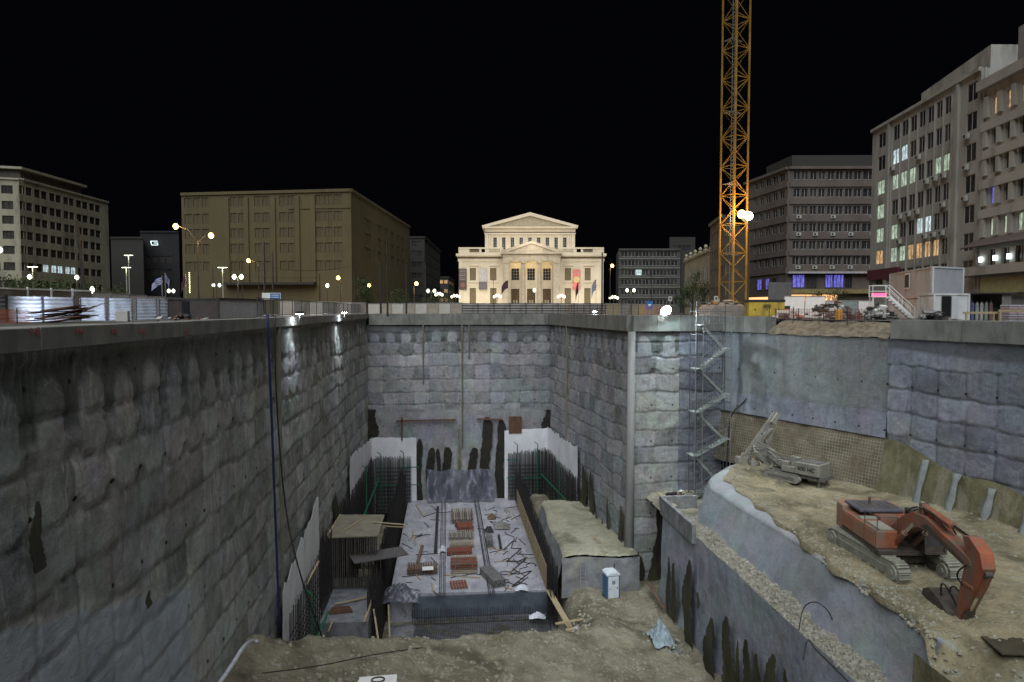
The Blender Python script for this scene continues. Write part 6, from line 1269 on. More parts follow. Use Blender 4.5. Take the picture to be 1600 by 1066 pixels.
# rebar mat in front of slab + boards
mb = MB()
for k in range(58): x = -3.0+k*.2; mb.bar((x, 0, 0), (x+.3, 4.6, .05), .03)
for k in range(20): mb.bar((-3.0, .2+k*.23, .03), (8.6, .2+k*.23, .05), .03)
tag(mb.build('rebar_mat', M_BAR, None, (0, 54.4, -27.1)), 'flat rebar mat lying in front of the slab above pale concrete', 'rebar mat')
mb = MB(); mb.b3(-5.2, 9, -.5, .5, -.05, .35); tag(mb.build('kerb_strip', M_BLIND, None, (0, 54.0, -27.2), -.01), 'pale concrete strip in front of the rebar mat', 'kerb')
for k, (p, q, y0, y1, w_, lb) in enumerate([((857, 922), (896, 990), 58.5, 52.5, .5, 'wide pale plank walkway sloping down at the right front of the slab'), ((867, 935), (890, 985), 57.5, 53, .14, 'thin rail beside the sloping plank walkway'), ((868, 975), (931, 964), 53, 53.2, .3, 'pale plank crossing the gap right of the slab'), ((884, 985), (925, 978), 52.3, 52.5, .4, 'second pale plank crossing the gap, nearer the camera'), ((925, 842), (939, 858), 62, 60.5, .12, 'thin stick lying on the raised earth block'), ((1028, 770), (1056, 791), 57.5, 54.5, .3, 'pale beam propped on the bench parapet in front of the stair tower'), ((1014, 905), (1037, 952), 57, 52, .3, 'dark board lying at the foot of the bench wall')]):
    a = at(*p, Y=y0); b = at(*q, Y=y1)
    if k in (4, 6): a.z = b.z = (-21.1 if k == 4 else -23.7)
    mb = MB(); mb.bar(a, b, w_, .07); tag(mb.build('plank', M_WOOD if k != 6 else M_BRNB), lb, 'plank')
# ---------------------------------------------------------------- back wall openings, walers
M_BLKS = mat('void_black', (.012, .012, .012), (.03, .026, .018), 1.2)
def slots(parent, A, B, lst, off_=.36, m=M_SLOT, flat=1.6, ragged=.3):
    A = Vector(A); B = Vector(B); d = (B-A).normalized(); n = Vector((d.y, -d.x)); o = parent.location
    for k, (x0, x1, yt, yb) in enumerate(lst):
        u0, u1 = upx(A, B, x0), upx(A, B, x1); p = A+d*(u0+u1)/2+n*off_; q = ray((x0+x1)/2, yt); zt = q.z*(p.y/q.y); q = ray((x0+x1)/2, yb); zb = max(q.z*(p.y/q.y), -27.4)
        mb = MB(); spike(mb, (p.x-o.x, p.y-o.y), d, n, zb-o.z, zt-o.z, abs(u1-u0), .0, ragged, seed=k+int(x0), flat=flat); mb.build('seep_slot', m, parent)
slots(bk, P3[0], P3[1], [(649, 658, 686, 783), (666, 678, 700, 783), (681, 687, 701, 760), (690, 703, 699, 783), (732, 745, 700, 783), (751, 767, 652, 783), (775, 788, 655, 783)], m=M_BLKS, flat=9, ragged=.22)
slots(bk, P3[0], P3[1], [(714, 719, 668, 783)], m=M_OLIVE)
slots(bk, P3[0], P3[1], [(571, 588, 640, 690), (849, 873, 640, 680)], m=M_BLKS, flat=20, ragged=.15)
mb = MB(); a = at(795, 651, Y=89.6); b = at(815, 677, Y=89.6); mb.b3(a.x-P3[0][0], b.x-P3[0][0], -.55, -.3, b.z, a.z); mb.build('cover_plate', M_RUST, bk)
slots(rn, P3[1], P3[2], [(901, 904, 780, 800), (913, 923, 728, 812), (927, 934, 736, 822), (936, 941, 800, 835), (946, 950, 810, 850), (955, 959, 780, 860), (964, 968, 835, 872), (975, 981, 790, 880)])
slots(rf, P3[2], P3[3], [(990, 1008, 862, 930), (1020, 1044, 790, 935)], .3)
slots(wl, (XL, 8), P3[0], [(14, 34, 785, 895), (201, 209, 925, 950), (512, 519, 768, 830), (525, 529, 780, 840)], .32)
for p, q in (((619, 658), (712, 656)), ((745, 655), (785, 656)), ((628, 652), (628, 688))): 
    a = at(*p, Y=89.5); b = at(*q, Y=89.5); o = bk.location; mb = MB(); mb.bar(a-o, b-o, .22, .2); mb.build('waler', M_RUST, bk)
slots(rb, (17.8, 55), (17.8, 24), [(1058, 1064, 870, 960), (1066, 1073, 880, 970), (1086, 1100, 872, 1010), (1108, 1112, 925, 950), (1122, 1138, 962, 1080), (1150, 1169, 965, 1100), (1174, 1180, 1000, 1110), (1185, 1199, 1000, 1120), (1203, 1216, 1022, 1130), (1223, 1243, 1018, 1150), (1250, 1262, 1045, 1160)], .6, flat=2.2, ragged=.35)
# pale vertical drain strips on walls
for wall_, A_, B_, lst in ((bk, P3[0], P3[1], [(661, 505, 600), (722, 505, 700), (733, 505, 560)]), (rn, P3[1], P3[2], [(888, 500, 690)]), (wl, (XL, 8), P3[0], [(430, 505, 985)])):
    for x, yt, yb in lst:
        A = Vector(A_); B = Vector(B_); d = (B-A).normalized(); n = Vector((d.y, -d.x)); p = A+d*upx(A, B, x)+n*.16; o = wall_.location; q = ray(x, yt); zt = q.z*(p.y/q.y); q = ray(x, yb); zb = q.z*(p.y/q.y); P = []
        for i in range(9): f = i/8; w_ = .13*(1-f*.4); z = zt+(zb-zt)*f; P.append([(p.x-d.x*w_-o.x, p.y-d.y*w_-o.y, z), (p.x+n.x*.14-o.x, p.y+n.y*.14-o.y, z), (p.x+d.x*w_-o.x, p.y+d.y*w_-o.y, z)])
        MB().sheet(P, .05).build('drain_strip', mat('ochre_strip', (.19, .175, .135), (.13, .125, .1), 1, rough=.85), wall_)
# red survey marks on the left cap
for px_, s_ in ((55, '143'), (123, '144'), (178, '145'), (222, '146'), (290, '147')):
    p = at(px_, 519, X=XL+.315); text(s_, .3, mat('red_marking', (.32, .05, .04)), wl, (p.x-wl.location.x, p.y-wl.location.y, p.z), (R(90), 0, R(90)), 'survey_mark', .006)
# ---------------------------------------------------------------- portable toilet, ladder
tx_, ty_ = 13.75, 56.2; tz_ = float(f_mound(np.array([[tx_]]), np.array([[ty_]]))[0, 0])-.05
r_ = thing('portable_toilet', 'blue and white portable toilet standing on muddy ground in front of the earth block', 'portable toilet', (tx_, ty_, tz_), .12); M_TB = mat('toilet_blue', (.05, .14, .28), (.04, .11, .23), rough=.45); M_TW = mat('toilet_white', (.6, .64, .68), (.5, .54, .58), rough=.5)
mb = MB(); mb.b3(-.57, .57, -.57, .57, .12, 2.05); mb.build('cabin', M_TB, r_, bevel=.03); mb = MB(); mb.b3(-.6, .6, -.6, .6, 0, .12); mb.build('base', M_STEEL, r_)
mb = MB(); mb.prism([(-.62, 2.05), (.62, 2.05), (.58, 2.2), (.35, 2.33), (-.35, 2.33), (-.58, 2.2)], -.62, .62, 'y'); mb.build('roof', M_TW, r_, bevel=.03)
mb = MB(); mb.b3(-.46, .46, -.62, -.57, .16, 2.0); d_ = mb.build('door', M_TW, r_, bevel=.01); mb = MB(); mb.b3(-.14, .14, -.64, -.621, 1.35, 1.65); mb.build('emblem', mat('emblem_grey', (.2, .25, .3)), d_); mb = MB(); mb.b3(.28, .34, -.66, -.621, .95, 1.1); mb.b3(-.36, -.3, -.64, -.621, .9, 1.0); mb.build('handle', M_STEEL, d_)
mb = MB(); mb.tube([(.45, .45, 2.2), (.45, .45, 2.7)], .05, 8); mb.build('vent_pipe', M_STEEL, r_)
r_ = thing('ladder', 'thin metal ladder leaning on the sprayed front of the raised earth block', 'ladder', at(908, 925, Y=57.2)); mb = MB()
for x in (0, .45): mb.bar((x, 0, 0), (x, .55, 2.5), .05)
mb.build('rails', M_GALV, r_); mb = MB()
for k in range(8): mb.bar((0, .066*(k+.8), .3*(k+.8)), (.45, .066*(k+.8), .3*(k+.8)), .035)
mb.build('rungs', M_GALV, r_)
# ---------------------------------------------------------------- hoses and cables
def hose(label, pts, r, m, name='hose', cat='hose'):
    P = [Vector(p) for p in pts]; Q = []
    for i in range(len(P)-1):
        p0, p1, p2, p3 = P[max(i-1, 0)], P[i], P[i+1], P[min(i+2, len(P)-1)]
        for k in range(6): t_ = k/6; Q.append(.5*((2*p1)+(p2-p0)*t_+(2*p0-5*p1+4*p2-p3)*t_**2+(3*p1-p0-3*p2+p3)*t_**3))
    Q.append(P[-1]); mb = MB(); mb.tube(Q, r, 6); o = mb.build(name, m, smooth=True); return tag(o, label, cat)
X_ = XL+.62
hose('dark blue pipe running straight down the left wall from the rim', [at(418, 492, X=X_), at(424, 640, X=X_), at(430, 800, X=X_+.1), at(437, 985, X=X_+.2)], .07, mat('blue_pipe', (.02, .025, .09)), 'pipe', 'pipe')
hose('black cable hanging beside the blue pipe on the left wall', [at(430, 494, X=X_), at(432, 620, X=X_), at(446, 790, X=X_+.3), at(470, 900, X=X_+1.2), at(503, 995, Z=-21)], .05, M_POLE)
hose('white hose snaking up the mound at the foot of the left wall', [at(340, 1072, X=XL+.9), at(362, 1040, X=XL+1.0), at(380, 1012, X=XL+1.1), at(395, 1001, X=XL+.9), at(402, 1004, X=XL+1.1)], .1, M_TARP)
hose('thick black hose hanging diagonally across the cast wall to the right of the stairs', [at(1228, 512, Y=55.2), at(1218, 545, Y=55.4), at(1196, 585, Y=56.5), at(1165, 625, Y=58), at(1143, 650, Y=58.3), at(1137, 700, Y=58), at(1133, 765, Y=57.4)], .07, M_POLE)
hose('thin black cable looping over the rubble ledge', [at(1248, 985, Z=-16.2), at(1256, 950, Z=-15.2), at(1275, 941, Z=-14.6), at(1296, 958, Z=-15), at(1304, 985, Z=-16.2)], .03, M_POLE)
hose('black hose lying across the rubble ledge near the camera', [at(1255, 1030, Z=-16.2), at(1262, 1000, Z=-16), at(1275, 1015, Z=-16), at(1300, 1040, Z=-16), at(1330, 1070, Z=-16)], .04, M_POLE)
hose('thin dark cable lying across the earth mound', [at(410, 1052, Z=-17.4), at(500, 1040, Z=-18.5), at(590, 1022, Z=-20.0), at(660, 1012, Z=-20.9)], .03, M_POLE)
# white board at the bottom of the frame
a = at(588, 1068, Z=-20.2); r_ = thing('white_panel', 'white board with a black ring lying on the mound at the bottom edge', 'board', (a.x, a.y, float(f_mound(np.array([[a.x]]), np.array([[a.y]]))[0, 0])+.35), .05); mb = MB(); mb.b3(-1.1, 1.1, -.9, .35, 0, .12); mb.build('board', M_WHITE, r_, bevel=.03); mb = MB(); mb.tube([(.1+.35*math.cos(t_/12*6.283), -.15+.25*math.sin(t_/12*6.283), .16) for t_ in range(13)], .04, 6); mb.build('ring', M_STEEL, r_); mb = MB(); mb.b3(-1.25, -1.1, -.9, .4, -.02, .16); mb.build('edge_strip', M_STEEL, r_)
mb = MB(); a = at(1583, 1012, Z=-13.3); mb.prism([(-1.0, -.6), (.9, -.9), (1.1, .7), (-.7, .8)], 0, .06, 'z'); tag(mb.build('shade_sheet', mat('shade_brown', (.06, .05, .03), (.04, .033, .022)), None, (a.x, a.y, a.z+.05)), 'thin dark brown sheet standing in for a shadowed hole in the ramp at the lower right edge', 'shade sheet')  # added dark sheet, painted shade for a shadowed hole in the ramp
# ---------------------------------------------------------------- loose stones
def stones(name, n, f, smin, smax, m, seed):
    r2 = random.Random(seed); mb = MB(); base = [(-1, -1, -.6), (1, -.8, -.6), (.9, 1, -.6), (-.8, .9, -.6), (-.6, -.5, .6), (.5, -.7, .5), (.6, .5, .7), (-.5, .6, .5)]
    for k in range(n):
        p = f(r2); s_ = smin+(smax-smin)*r2.random()**3; a_ = r2.uniform(0, 6.3); c_, d_ = math.cos(a_), math.sin(a_)
        vs = [(p[0]+s_*(x*c_-y*d_)*r2.uniform(.7, 1.1), p[1]+s_*(x*d_+y*c_), p[2]+s_*z*.8*r2.uniform(.6, 1.1)) for x, y, z in base]; mb.add(vs, ((0, 3, 2, 1), (4, 5, 6, 7), (0, 1, 5, 4), (1, 2, 6, 5), (2, 3, 7, 6), (3, 0, 4, 7)))
    return stuff(mb.build(name, m))
def gz(F, x, y): return float(F(np.array([[x]]), np.array([[y]]))[0, 0])
M_STN = mat('limestone', (.3, .28, .22), (.2, .185, .14), 3, rough=.95)
rr_ = random.Random(5); cl_ = [(rr_.uniform(-10, 17), rr_.uniform(34, 55)) for _ in range(30)]
def fm(r2):
    if r2.random() < .5: c = r2.choice(cl_); x, y = c[0]+r2.gauss(0, .7), c[1]+r2.gauss(0, .7)
    else: x, y = r2.uniform(-10, 17), r2.uniform(33, 57)
    return x, y, gz(f_mound, x, y)+.02
M_MOUND_STONE = M_STN
ms = stones('mound_stones', 2600, fm, .03, .17, M_STN, 1)
def fl(r2): y = r2.uniform(26, 53); x = r2.uniform(17.9, float(np.interp(y, ey, ex))-.2); return x, y, gz(f_ledge, x, y)+.03
stones('ledge_stones', 3200, fl, .02, .17, mat('pale_limestone', (.29, .28, .235), (.17, .16, .13), 3, rough=.95), 2)
me_r = bpy.data.objects['ramp'].data
RX, RY, RZ = Xg, Yg, Zg
def rampz(x, y):
    j = int(np.clip(np.searchsorted(ys, y), 0, len(ys)-1)); row = RX[j]; return float(np.interp(x, row, RZ[j]))
def fr2(r2):
    y = r2.uniform(19, 55); e = float(np.interp(y, ey, ex)); w_ = float(wallx(np.array(y))); t_ = r2.random()
    x = e+.15+r2.random()**2*1.6 if t_ < .55 else (w_-r2.random()**2*2 if t_ < .7 else r2.uniform(e, w_)); return x, y, rampz(x, y)+.01
stones('ramp_stones', 3000, fr2, .02, .11, M_STN, 3)

heap('dark litter of rebar ends and rags between the slab front and the mound', (2.5, 53.2, -26.9), 46, (6.5, 1.0), [M_BAR, M_RUST, M_STEEL, M_WOOD], hgt=.5, smin=.12, smax=.55)
heap('small pile of pale broken concrete on the mound near the toilet', (10.5, 50.5, gz(f_mound, 10.5, 50.5)), 40, (1.6, 1.0), [M_STN, mat('broken_concrete', (.36, .36, .34), (.26, .26, .25), 3)], 'rubble heap', .5, .08, .3)
heap('grey broken stones at the foot of the bench wall beside the tarpaulin', (15.9, 47.5, gz(f_mound, 15.9, 47.5)), 40, (.9, 2.2), [M_STN, M_DIRTY], 'rubble heap', .5, .08, .35)
# ---------------------------------------------------------------- scaffold stair tower
r_ = thing('stair_tower', 'tall zigzag scaffold staircase climbing the pit wall under the crane', 'stair tower', (21.2, 57.6, -16.4)); o = Vector((21.2, 57.6, -16.4))
lv = [(1098, 508), (1131, 544.5), (1091, 576), (1131, 616), (1087, 643), (1130, 685), (1084, 710.5), (1118, 749), (1082, 776)]
PTS = [at(x, y, Y=58.2)-o for x, y in lv]; M_SC = mat('scaffold_tube', (.18, .19, .19), (.2, .21, .21), 2, rough=.45, metal=.3); M_SCD = mat('scaffold_dark', (.09, .1, .11), rough=.5); M_TRD = mat('stair_alu', (.26, .29, .28), (.2, .22, .21), rough=.45)
xl_, xr_ = min(p.x for p in PTS)-.1, max(p.x for p in PTS)+.35
for x in (xl_, xl_+.65, xr_):
    for y in (-.1, 1.35): mb = MB(); mb.bar((x, y, 0), (x, y, 17.2 if x != xl_+.65 else 16.2), .06); mb.build('standard', M_SC if y < 0 else M_SCD, r_)
mb = MB()
for k in range(9):
    z = .3+k*2.0
    for y in (-.1, 1.35): mb.bar((xl_, y, z), (xr_, y, z), .045)
    for x in (xl_, xl_+.65, xr_): mb.bar((x, -.1, z), (x, 1.35, z), .045)
for k in range(28): mb.bar((xl_, -.1, .5+k*.58), (xl_+.65, -.1, .5+k*.58), .03)
mb.build('ledger', M_SCD, r_); mb = MB()
for k in range(0, 8, 1): z = .3+k*2; a, b = ((xl_+.65, xr_) if k % 2 else (xr_, xl_+.65)); mb.bar((a, 1.35, z), (b, 1.35, z+2), .04)
mb.build('bracing', M_SCD, r_); mb = MB()
for i in range(12): x = xl_+.65+(xr_-xl_-.65)*i/11; mb.bar((x, 1.36, 0), (x, 1.36, 16.6), .018)
for i in range(48): mb.bar((xl_+.65, 1.37, .35*i), (xr_, 1.37, .35*i), .018)
mb.build('safety_mesh', M_SCD, r_)
for k, (a, b) in enumerate(zip(PTS, PTS[1:])):
    y0 = 0.0 if k % 2 else .7; mb = MB()
    for y in (y0, y0+.55): mb.bar((a.x, y, a.z), (b.x, y, b.z), .05, .2)
    mb.build('stringer', M_TRD, r_); mb = MB(); n = 9
    for i in range(n): t_ = (i+.5)/n; mb.box((a.x+(b.x-a.x)*t_, y0+.28, a.z+(b.z-a.z)*t_), (.24, .55, .04))
    mb.build('treads', M_TRD, r_); mb = MB()
    mb.bar((a.x, y0, a.z+1), (b.x, y0, b.z+1), .04); mb.bar((a.x, y0, a.z+.5), (b.x, y0, b.z+.5), .03)
    for t_ in (.0, .33, .66, 1): p = a.lerp(b, t_); mb.bar((p.x, y0, p.z), (p.x, y0, p.z+1), .03)
    mb.build('handrail', M_SC, r_)
    mb = MB(); s_ = -.35 if k % 2 == 0 else .35; q = a; mb.b3(min(q.x, q.x+s_)-.1, max(q.x, q.x+s_)+.1, -.05, 1.3, q.z-.03, q.z+.04); mb.build('landing', M_TRD, r_)
mb = MB()
for z in (15.3, 15.9, 16.5, 17.1): mb.bar((xl_, -.1, z), (xr_+.9, -.1, z), .04)
for i in range(14): mb.bar((xl_+.3*i, -.1, 15.3), (xl_+.3*i, -.1, 16.5), .02)
mb.build('top_guard', M_SC, r_)
# junk at the stair foot
heap('dim heap of tools and pipes at the foot of the stair tower', (19.9, 57.6, -17.0), 34, (1.6, 1.0), [M_STEEL, M_RUST, M_SHEETG, M_PANEL], hgt=1.1)
# ---------------------------------------------------------------- excavator
EX = Vector((22.8, 33.0, -13.1)); r_ = thing('excavator', 'large orange-red tracked excavator with its arm reaching down in front of it', 'excavator', EX)
M_EXR = mat('excavator_paint', (.30, .09, .042), (.2, .065, .035), 1.4, rough=.6, bump=.3, fine=7, dirt=(.15, .115, .09), dr=(.40, .58)); M_EXO = mat('faded_orange_paint', (.33, .14, .075), (.25, .10, .055), 1.5, rough=.6, bump=.3, fine=6, dirt=(.22, .17, .13), dr=(.42, .6)); M_EXD = mat('greasy_dark', (.045, .04, .036), (.09, .075, .06), 3, rough=.6); M_TRK = mat('track_steel', (.2, .205, .17), (.27, .27, .22), 3, rough=.75, bump=.4); M_GLS = mat('cab_glass', (.02, .022, .025), (.05, .05, .055), 1, rough=.08, spec=.8); M_CHR = mat('chrome_rod', (.75, .72, .65), rough=.15, metal=1.)
def track(root, xc, L, H, w_, y0=0, nshoe=44, rz=0, mframe=None):
    """stadium-shaped crawler centred at xc, lying along y"""
    tr_ = bpy.data.objects.new('track', None); rr = H/2; S = 2*(L-H)+math.pi*H
    def prof(s):
        s %= S
        if s < L-H: return (-(L-H)/2+s, H, 0)
        s -= L-H
        if s < math.pi*rr: a_ = s/rr; return ((L-H)/2+rr*math.sin(a_), rr+rr*math.cos(a_), -a_)
        s -= math.pi*rr
        if s < L-H: return ((L-H)/2-s, 0, math.pi)
        s -= L-H; a_ = s/rr; return (-(L-H)/2-rr*math.sin(a_), rr-rr*math.cos(a_), math.pi-a_)
    mb = MB(); pts = [prof(S*i/48) for i in range(48)]; inner = [(y, z) for y, z, a in pts]
    mb.prism([(y*.985, rr+(z-rr)*.9) for y, z in inner], -w_/2*.92, w_/2*.92, 'x'); o_ = mb.build('track', M_TRK, root, (xc, y0, 0))
    mb = MB()
    for i in range(nshoe): y, z, a_ = prof(S*i/nshoe); M = Matrix.Rotation(a_, 3, 'X'); mb.box((0, y, z), (w_, S/nshoe*.8, .06), M=M); mb.box((0, y+math.sin(-a_)*.05, z+math.cos(a_)*.05), (w_, .03, .09), M=M)
    mb.build('shoes', M_TRK, o_); mb = MB(); mb.b3(-w_/2-.03, w_/2+.03, -(L-H)/2+.1, (L-H)/2-.1, H*.28, H*.68); mb.build('side_frame', mframe or M_EXD, o_)
    for y, r0, nm in ((-(L-H)/2, rr*.72, 'idler'), ((L-H)/2, rr*.78, 'sprocket')): mb = MB(); mb.tube([(-w_/2-.06, y, rr), (w_/2+.06, y, rr)], r0, 16); mb.tube([(-w_/2-.1, y, rr), (w_/2+.1, y, rr)], r0*.4, 10); mb.build(nm, M_TRK, o_)
    mb = MB()
    for k in range(7): y = -(L-H)/2+.4+(L-H-.8)*k/6; mb.tube([(-w_/2-.05, y, H*.2), (w_/2+.05, y, H*.2)], H*.14, 8)
    mb.build('rollers', M_TRK, o_); bpy.data.objects.remove(tr_); return o_
M_OLV = mat('muddy_frame', (.24, .25, .2), (.15, .155, .12), 2, rough=.85, bump=.3)
track(r_, -1.3, 6.1, 1.0, .62, mframe=M_OLV); track(r_, 1.3, 6.1, 1.0, .62, mframe=M_EXD)
mb = MB(); mb.b3(-1.0, 1.0, -1.3, 1.3, .45, .95); mb.lathe([(.75, .95), (.75, 1.15)], n=20); mb.build('undercarriage', M_EXD, r_)
UP = R(-7.6)
def ub(mb, nm, m, par=r_, **k): return mb.build(nm, m, par, (0, 0, -.12) if par is r_ else (0, 0, 0), UP if par is r_ else 0, **k)
mb = MB(); mb.b3(-1.5, 1.5, -1.9, 2.4, 1.15, 1.4); ub(mb, 'deck', M_EXD, bevel=.02)
mb = MB(); mb.prism([(-1.52, 2.1), (1.52, 2.1), (1.5, 2.9), (1.05, 3.35), (-1.05, 3.35), (-1.5, 2.9)], 1.2, 2.55, 'z'); cw = ub(mb, 'counterweight', M_EXO, bevel=.07)
mb = MB(); mb.b3(-1.53, -.45, -1.7, 2.08, 1.4, 2.3); sh_ = ub(mb, 'side_housing', M_EXR, bevel=.06)
for y0, y1 in ((-1.6, -.5), (-.42, .75), (.83, 2.0)): mb = MB(); mb.b3(-1.56, -1.531, y0, y1, 1.48, 2.2); ub(mb, 'access_door', M_EXO, sh_, bevel=.01)
mb = MB(); mb.b3(-1.3, -.6, -1.6, -.2, 2.31, 2.36); mb.b3(-1.4, -.5, .2, .5, 2.31, 2.4); ub(mb, 'step_plate', M_TRK, sh_)
mb = MB(); mb.b3(-.44, 1.5, .1, 2.08, 1.4, 2.45); ub(mb, 'engine_cover', M_EXR, bevel=.05)
mb = MB(); mb.b3(-1.2, 1.1, .75, 2.6, 2.5, 2.68); hd = ub(mb, 'hood', mat('dusty_black', (.06, .06, .075), (.1, .1, .12), 1, rough=.7), bevel=.05); mb = MB(); mb.tube([(-.3, 1.6, 2.66), (-.3, 1.6, 3.0)], .07, 8); mb.build('exhaust', M_EXD, r_, rz=UP); mb = MB()
for k in range(6): mb.b3(-.9+.33*k, -.72+.33*k, 1.0, 2.3, 2.681, 2.69)
ub(mb, 'grille', M_EXD, hd)
# cab
mb = MB(); cx0, cx1, cy0, cy1 = .55, 1.5, -2.3, -.45
for x in (cx0, cx1):
    for y in (cy0, cy1): mb.bar((x, y, 1.4), (x, y+(.18 if y == cy0 else 0), 3.1), .1)
for z in (1.42, 3.05):
    for x in (cx0, cx1): mb.bar((x, cy0, z), (x, cy1, z), .1)
    for y in (cy0, cy1): mb.bar((cx0, y, z), (cx1, y, z), .1)
mb.b3(cx0, cx1, cy0+.05, cy1, 1.4, 1.75); mb.b3(cx0-.03, cx1+.03, cy0+.1, cy1, 3.08, 3.16); cb = ub(mb, 'cab', M_EXD)
mb = MB(); mb.b3(cx0+.04, cx1-.04, cy0+.1, cy1-.04, 1.76, 3.0); ub(mb, 'cab_glass', M_GLS, cb); mb = MB(); mb.b3(.8, 1.2, -1.35, -.85, 1.76, 2.6); 
# boom
bx0, bx1 = -.32, .28; f = lambda P: [(-a, b) for a, b in P]
mb = MB(); mb.prism(f([(.35, 1.7), (.55, 2.15), (1.7, 3.1), (2.7, 3.6), (3.7, 3.64), (7.0, 2.9), (7.15, 2.6), (6.8, 2.42), (3.9, 3.02), (3.1, 2.95), (1.9, 2.3), (.9, 1.6), (.6, 1.5)]), bx0, bx1, 'x'); bo = ub(mb, 'boom', M_EXR, bevel=.04)
mb = MB()
for x in (bx0-.012, bx1+.004): mb.prism(f([(3.3, 3.1), (3.9, 3.08), (6.6, 2.5), (6.7, 2.65), (3.9, 3.38)]), x, x+.008, 'x')
ub(mb, 'grime', M_EXD, bo)
def cyl(nm, p, q, r1, r2_, fr=.6):
    p, q = Vector(p), Vector(q); m_ = p.lerp(q, fr); mb = MB(); mb.tube([p, m_], r1, 12); o_ = ub(mb, nm, M_EXR); mb = MB(); mb.tube([m_, q], r2_, 10); mb.build('rod', M_CHR, o_); mb = MB(); mb.tube([(p.x-.15, p.y, p.z), (p.x+.15, p.y, p.z)], r1*1.1, 10); mb.build('eye', M_EXD, o_)
for x in (-.5, .46): cyl('boom_cylinder', (x, -1.2, 1.3), (x, -3.0, 3.05), .14, .08, .65)
cyl('stick_cylinder', (-.02, -3.1, 3.95), (-.02, -6.75, 3.6), .16, .085, .62)
mb = MB(); mb.prism(f([(2.95, 3.65), (3.3, 3.65), (3.25, 4.1), (3.0, 4.1)]), -.2, .16, 'x'); ub(mb, 'cylinder_bracket', M_EXR, bo)
mb = MB(); mb.prism(f([(6.45, 3.7), (6.9, 3.8), (7.65, 3.35), (7.85, 2.75), (7.45, 1.9), (6.35, .0), (5.9, .05), (6.35, 1.3), (6.6, 2.3), (6.85, 2.8)]), -.3, .26, 'x'); st_ = ub(mb, 'stick', M_EXR, bevel=.04)
mb = MB(); mb.b3(-.34, .3, -7.3, -6.7, 1.7, 1.8); ub(mb, 'band', M_EXO, st_); cyl('bucket_cylinder', (-.02, -7.75, 2.5), (-.02, -6.75, .6), .13, .07, .6)
mb = MB(); mb.prism(f([(6.6, .5), (6.8, .6), (6.5, .05), (6.2, -.15)]), -.22, .18, 'x'); ub(mb, 'link', M_EXD)
mb = MB(); O_ = [(6.1, .25), (5.5, .55), (4.75, .75), (4.25, .5), (4.2, .15), (4.7, -.02), (5.6, -.06), (6.15, -.05)]
mb.prism(f(O_), -.65, .6, 'x'); bk_ = ub(mb, 'bucket', M_EXD, bevel=.03); mb = MB()
for k in range(5): x = -.6+k*.28; mb.prism(f([(6.1, -.02), (6.55, -.12), (6.1, .12)]), x, x+.1, 'x')
ub(mb, 'teeth', M_TRK, bk_)
for k, (P) in enumerate([[(-.3, -6.9, 2.6), (-.5, -6.5, 2.2), (-.45, -6.2, 1.9), (-.3, -6.6, 1.6)], [(-.35, -6.3, .6), (-.5, -5.6, 1.5), (-.4, -5.1, 1.3), (-.4, -5.3, .6)], [(.1, -6.2, .5), (.2, -5.4, 1.35), (.1, -4.9, 1.0), (.1, -5.1, .5)], [(-.2, -2.0, 3.4), (-.3, -3.0, 4.2), (-.3, -4.2, 4.2), (-.2, -5.2, 3.5)], [(.1, -1.8, 3.3), (.15, -3.0, 4.15), (.1, -4.4, 4.05), (.1, -5.4, 3.4)]]):
    mb = MB(); Q = [Vector(p) for p in P]; mb.tube([(1-t_)**3*Q[0]+3*(1-t_)**2*t_*Q[1]+3*(1-t_)*t_*t_*Q[2]+t_**3*Q[3] for t_ in [i/10 for i in range(11)]], .035, 6); ub(mb, 'hydraulic_hose', M_BLK)
mb = MB()
for x in (-1.48, -.5): mb.bar((x, -1.7, 2.3), (x, -1.7, 3.0), .035)
mb.bar((-1.48, -1.7, 3.0), (-.5, -1.7, 3.0), .035); mb.bar((-1.48, -1.7, 3.0), (-1.48, -.4, 2.95), .035); mb.bar((-1.48, -.4, 2.3), (-1.48, -.4, 2.95), .035); ub(mb, 'grab_rail', M_EXD)
# ---------------------------------------------------------------- drilling rig
DR = Vector((26.25, 49.6, -13.0)); r_ = thing('drilling_rig', 'grey-white crawler drilling rig with tilted mast and looping hoses up the ramp', 'drilling rig', DR); rz_ = R(122)
M_DW = mat('rig_white', (.26, .26, .225), (.15, .15, .13), 2, rough=.6, dirt=(.2, .19, .16)); M_DD = mat('rig_dark', (.09, .09, .085), (.15, .145, .13), 3, rough=.6)
dm = bpy.data.objects.new('chassis', None)
def db(mb, nm, m, par=r_, **k): return mb.build(nm, m, par, rz=rz_ if par is r_ else 0, **k)
for y in (-.8, .8):
    L, H, w_ = 3.0, .62, .34; mb = MB(); pr = [(-L/2+H/2, 0), (L/2-H/2, 0), (L/2-.08, H*.2), (L/2, H*.5), (L/2-.08, H*.8), (L/2-H/2, H), (-L/2+H/2, H), (-L/2+.08, H*.8), (-L/2, H*.5), (-L/2+.08, H*.2)]
    mb.prism([(a+.4, b) for a, b in pr], y-w_/2, y+w_/2, 'y'); o_ = db(mb, 'track', M_DW); mb = MB()
    for k in range(16): x = -L/2+.2+k*(L-.4)/15+.4; mb.b3(x-.05, x+.05, y-w_/2-.01, y+w_/2+.01, H, H+.04)
    db(mb, 'shoes', M_DD, o_); mb = MB(); mb.b3(-.7, 1.5, y-w_/2-.02, y+w_/2+.02, .18, .42); db(mb, 'side_frame', M_DD, o_)
mb = MB(); mb.b3(-2.3, 1.6, -.6, .6, .45, .75); db(mb, 'chassis', M_DD)
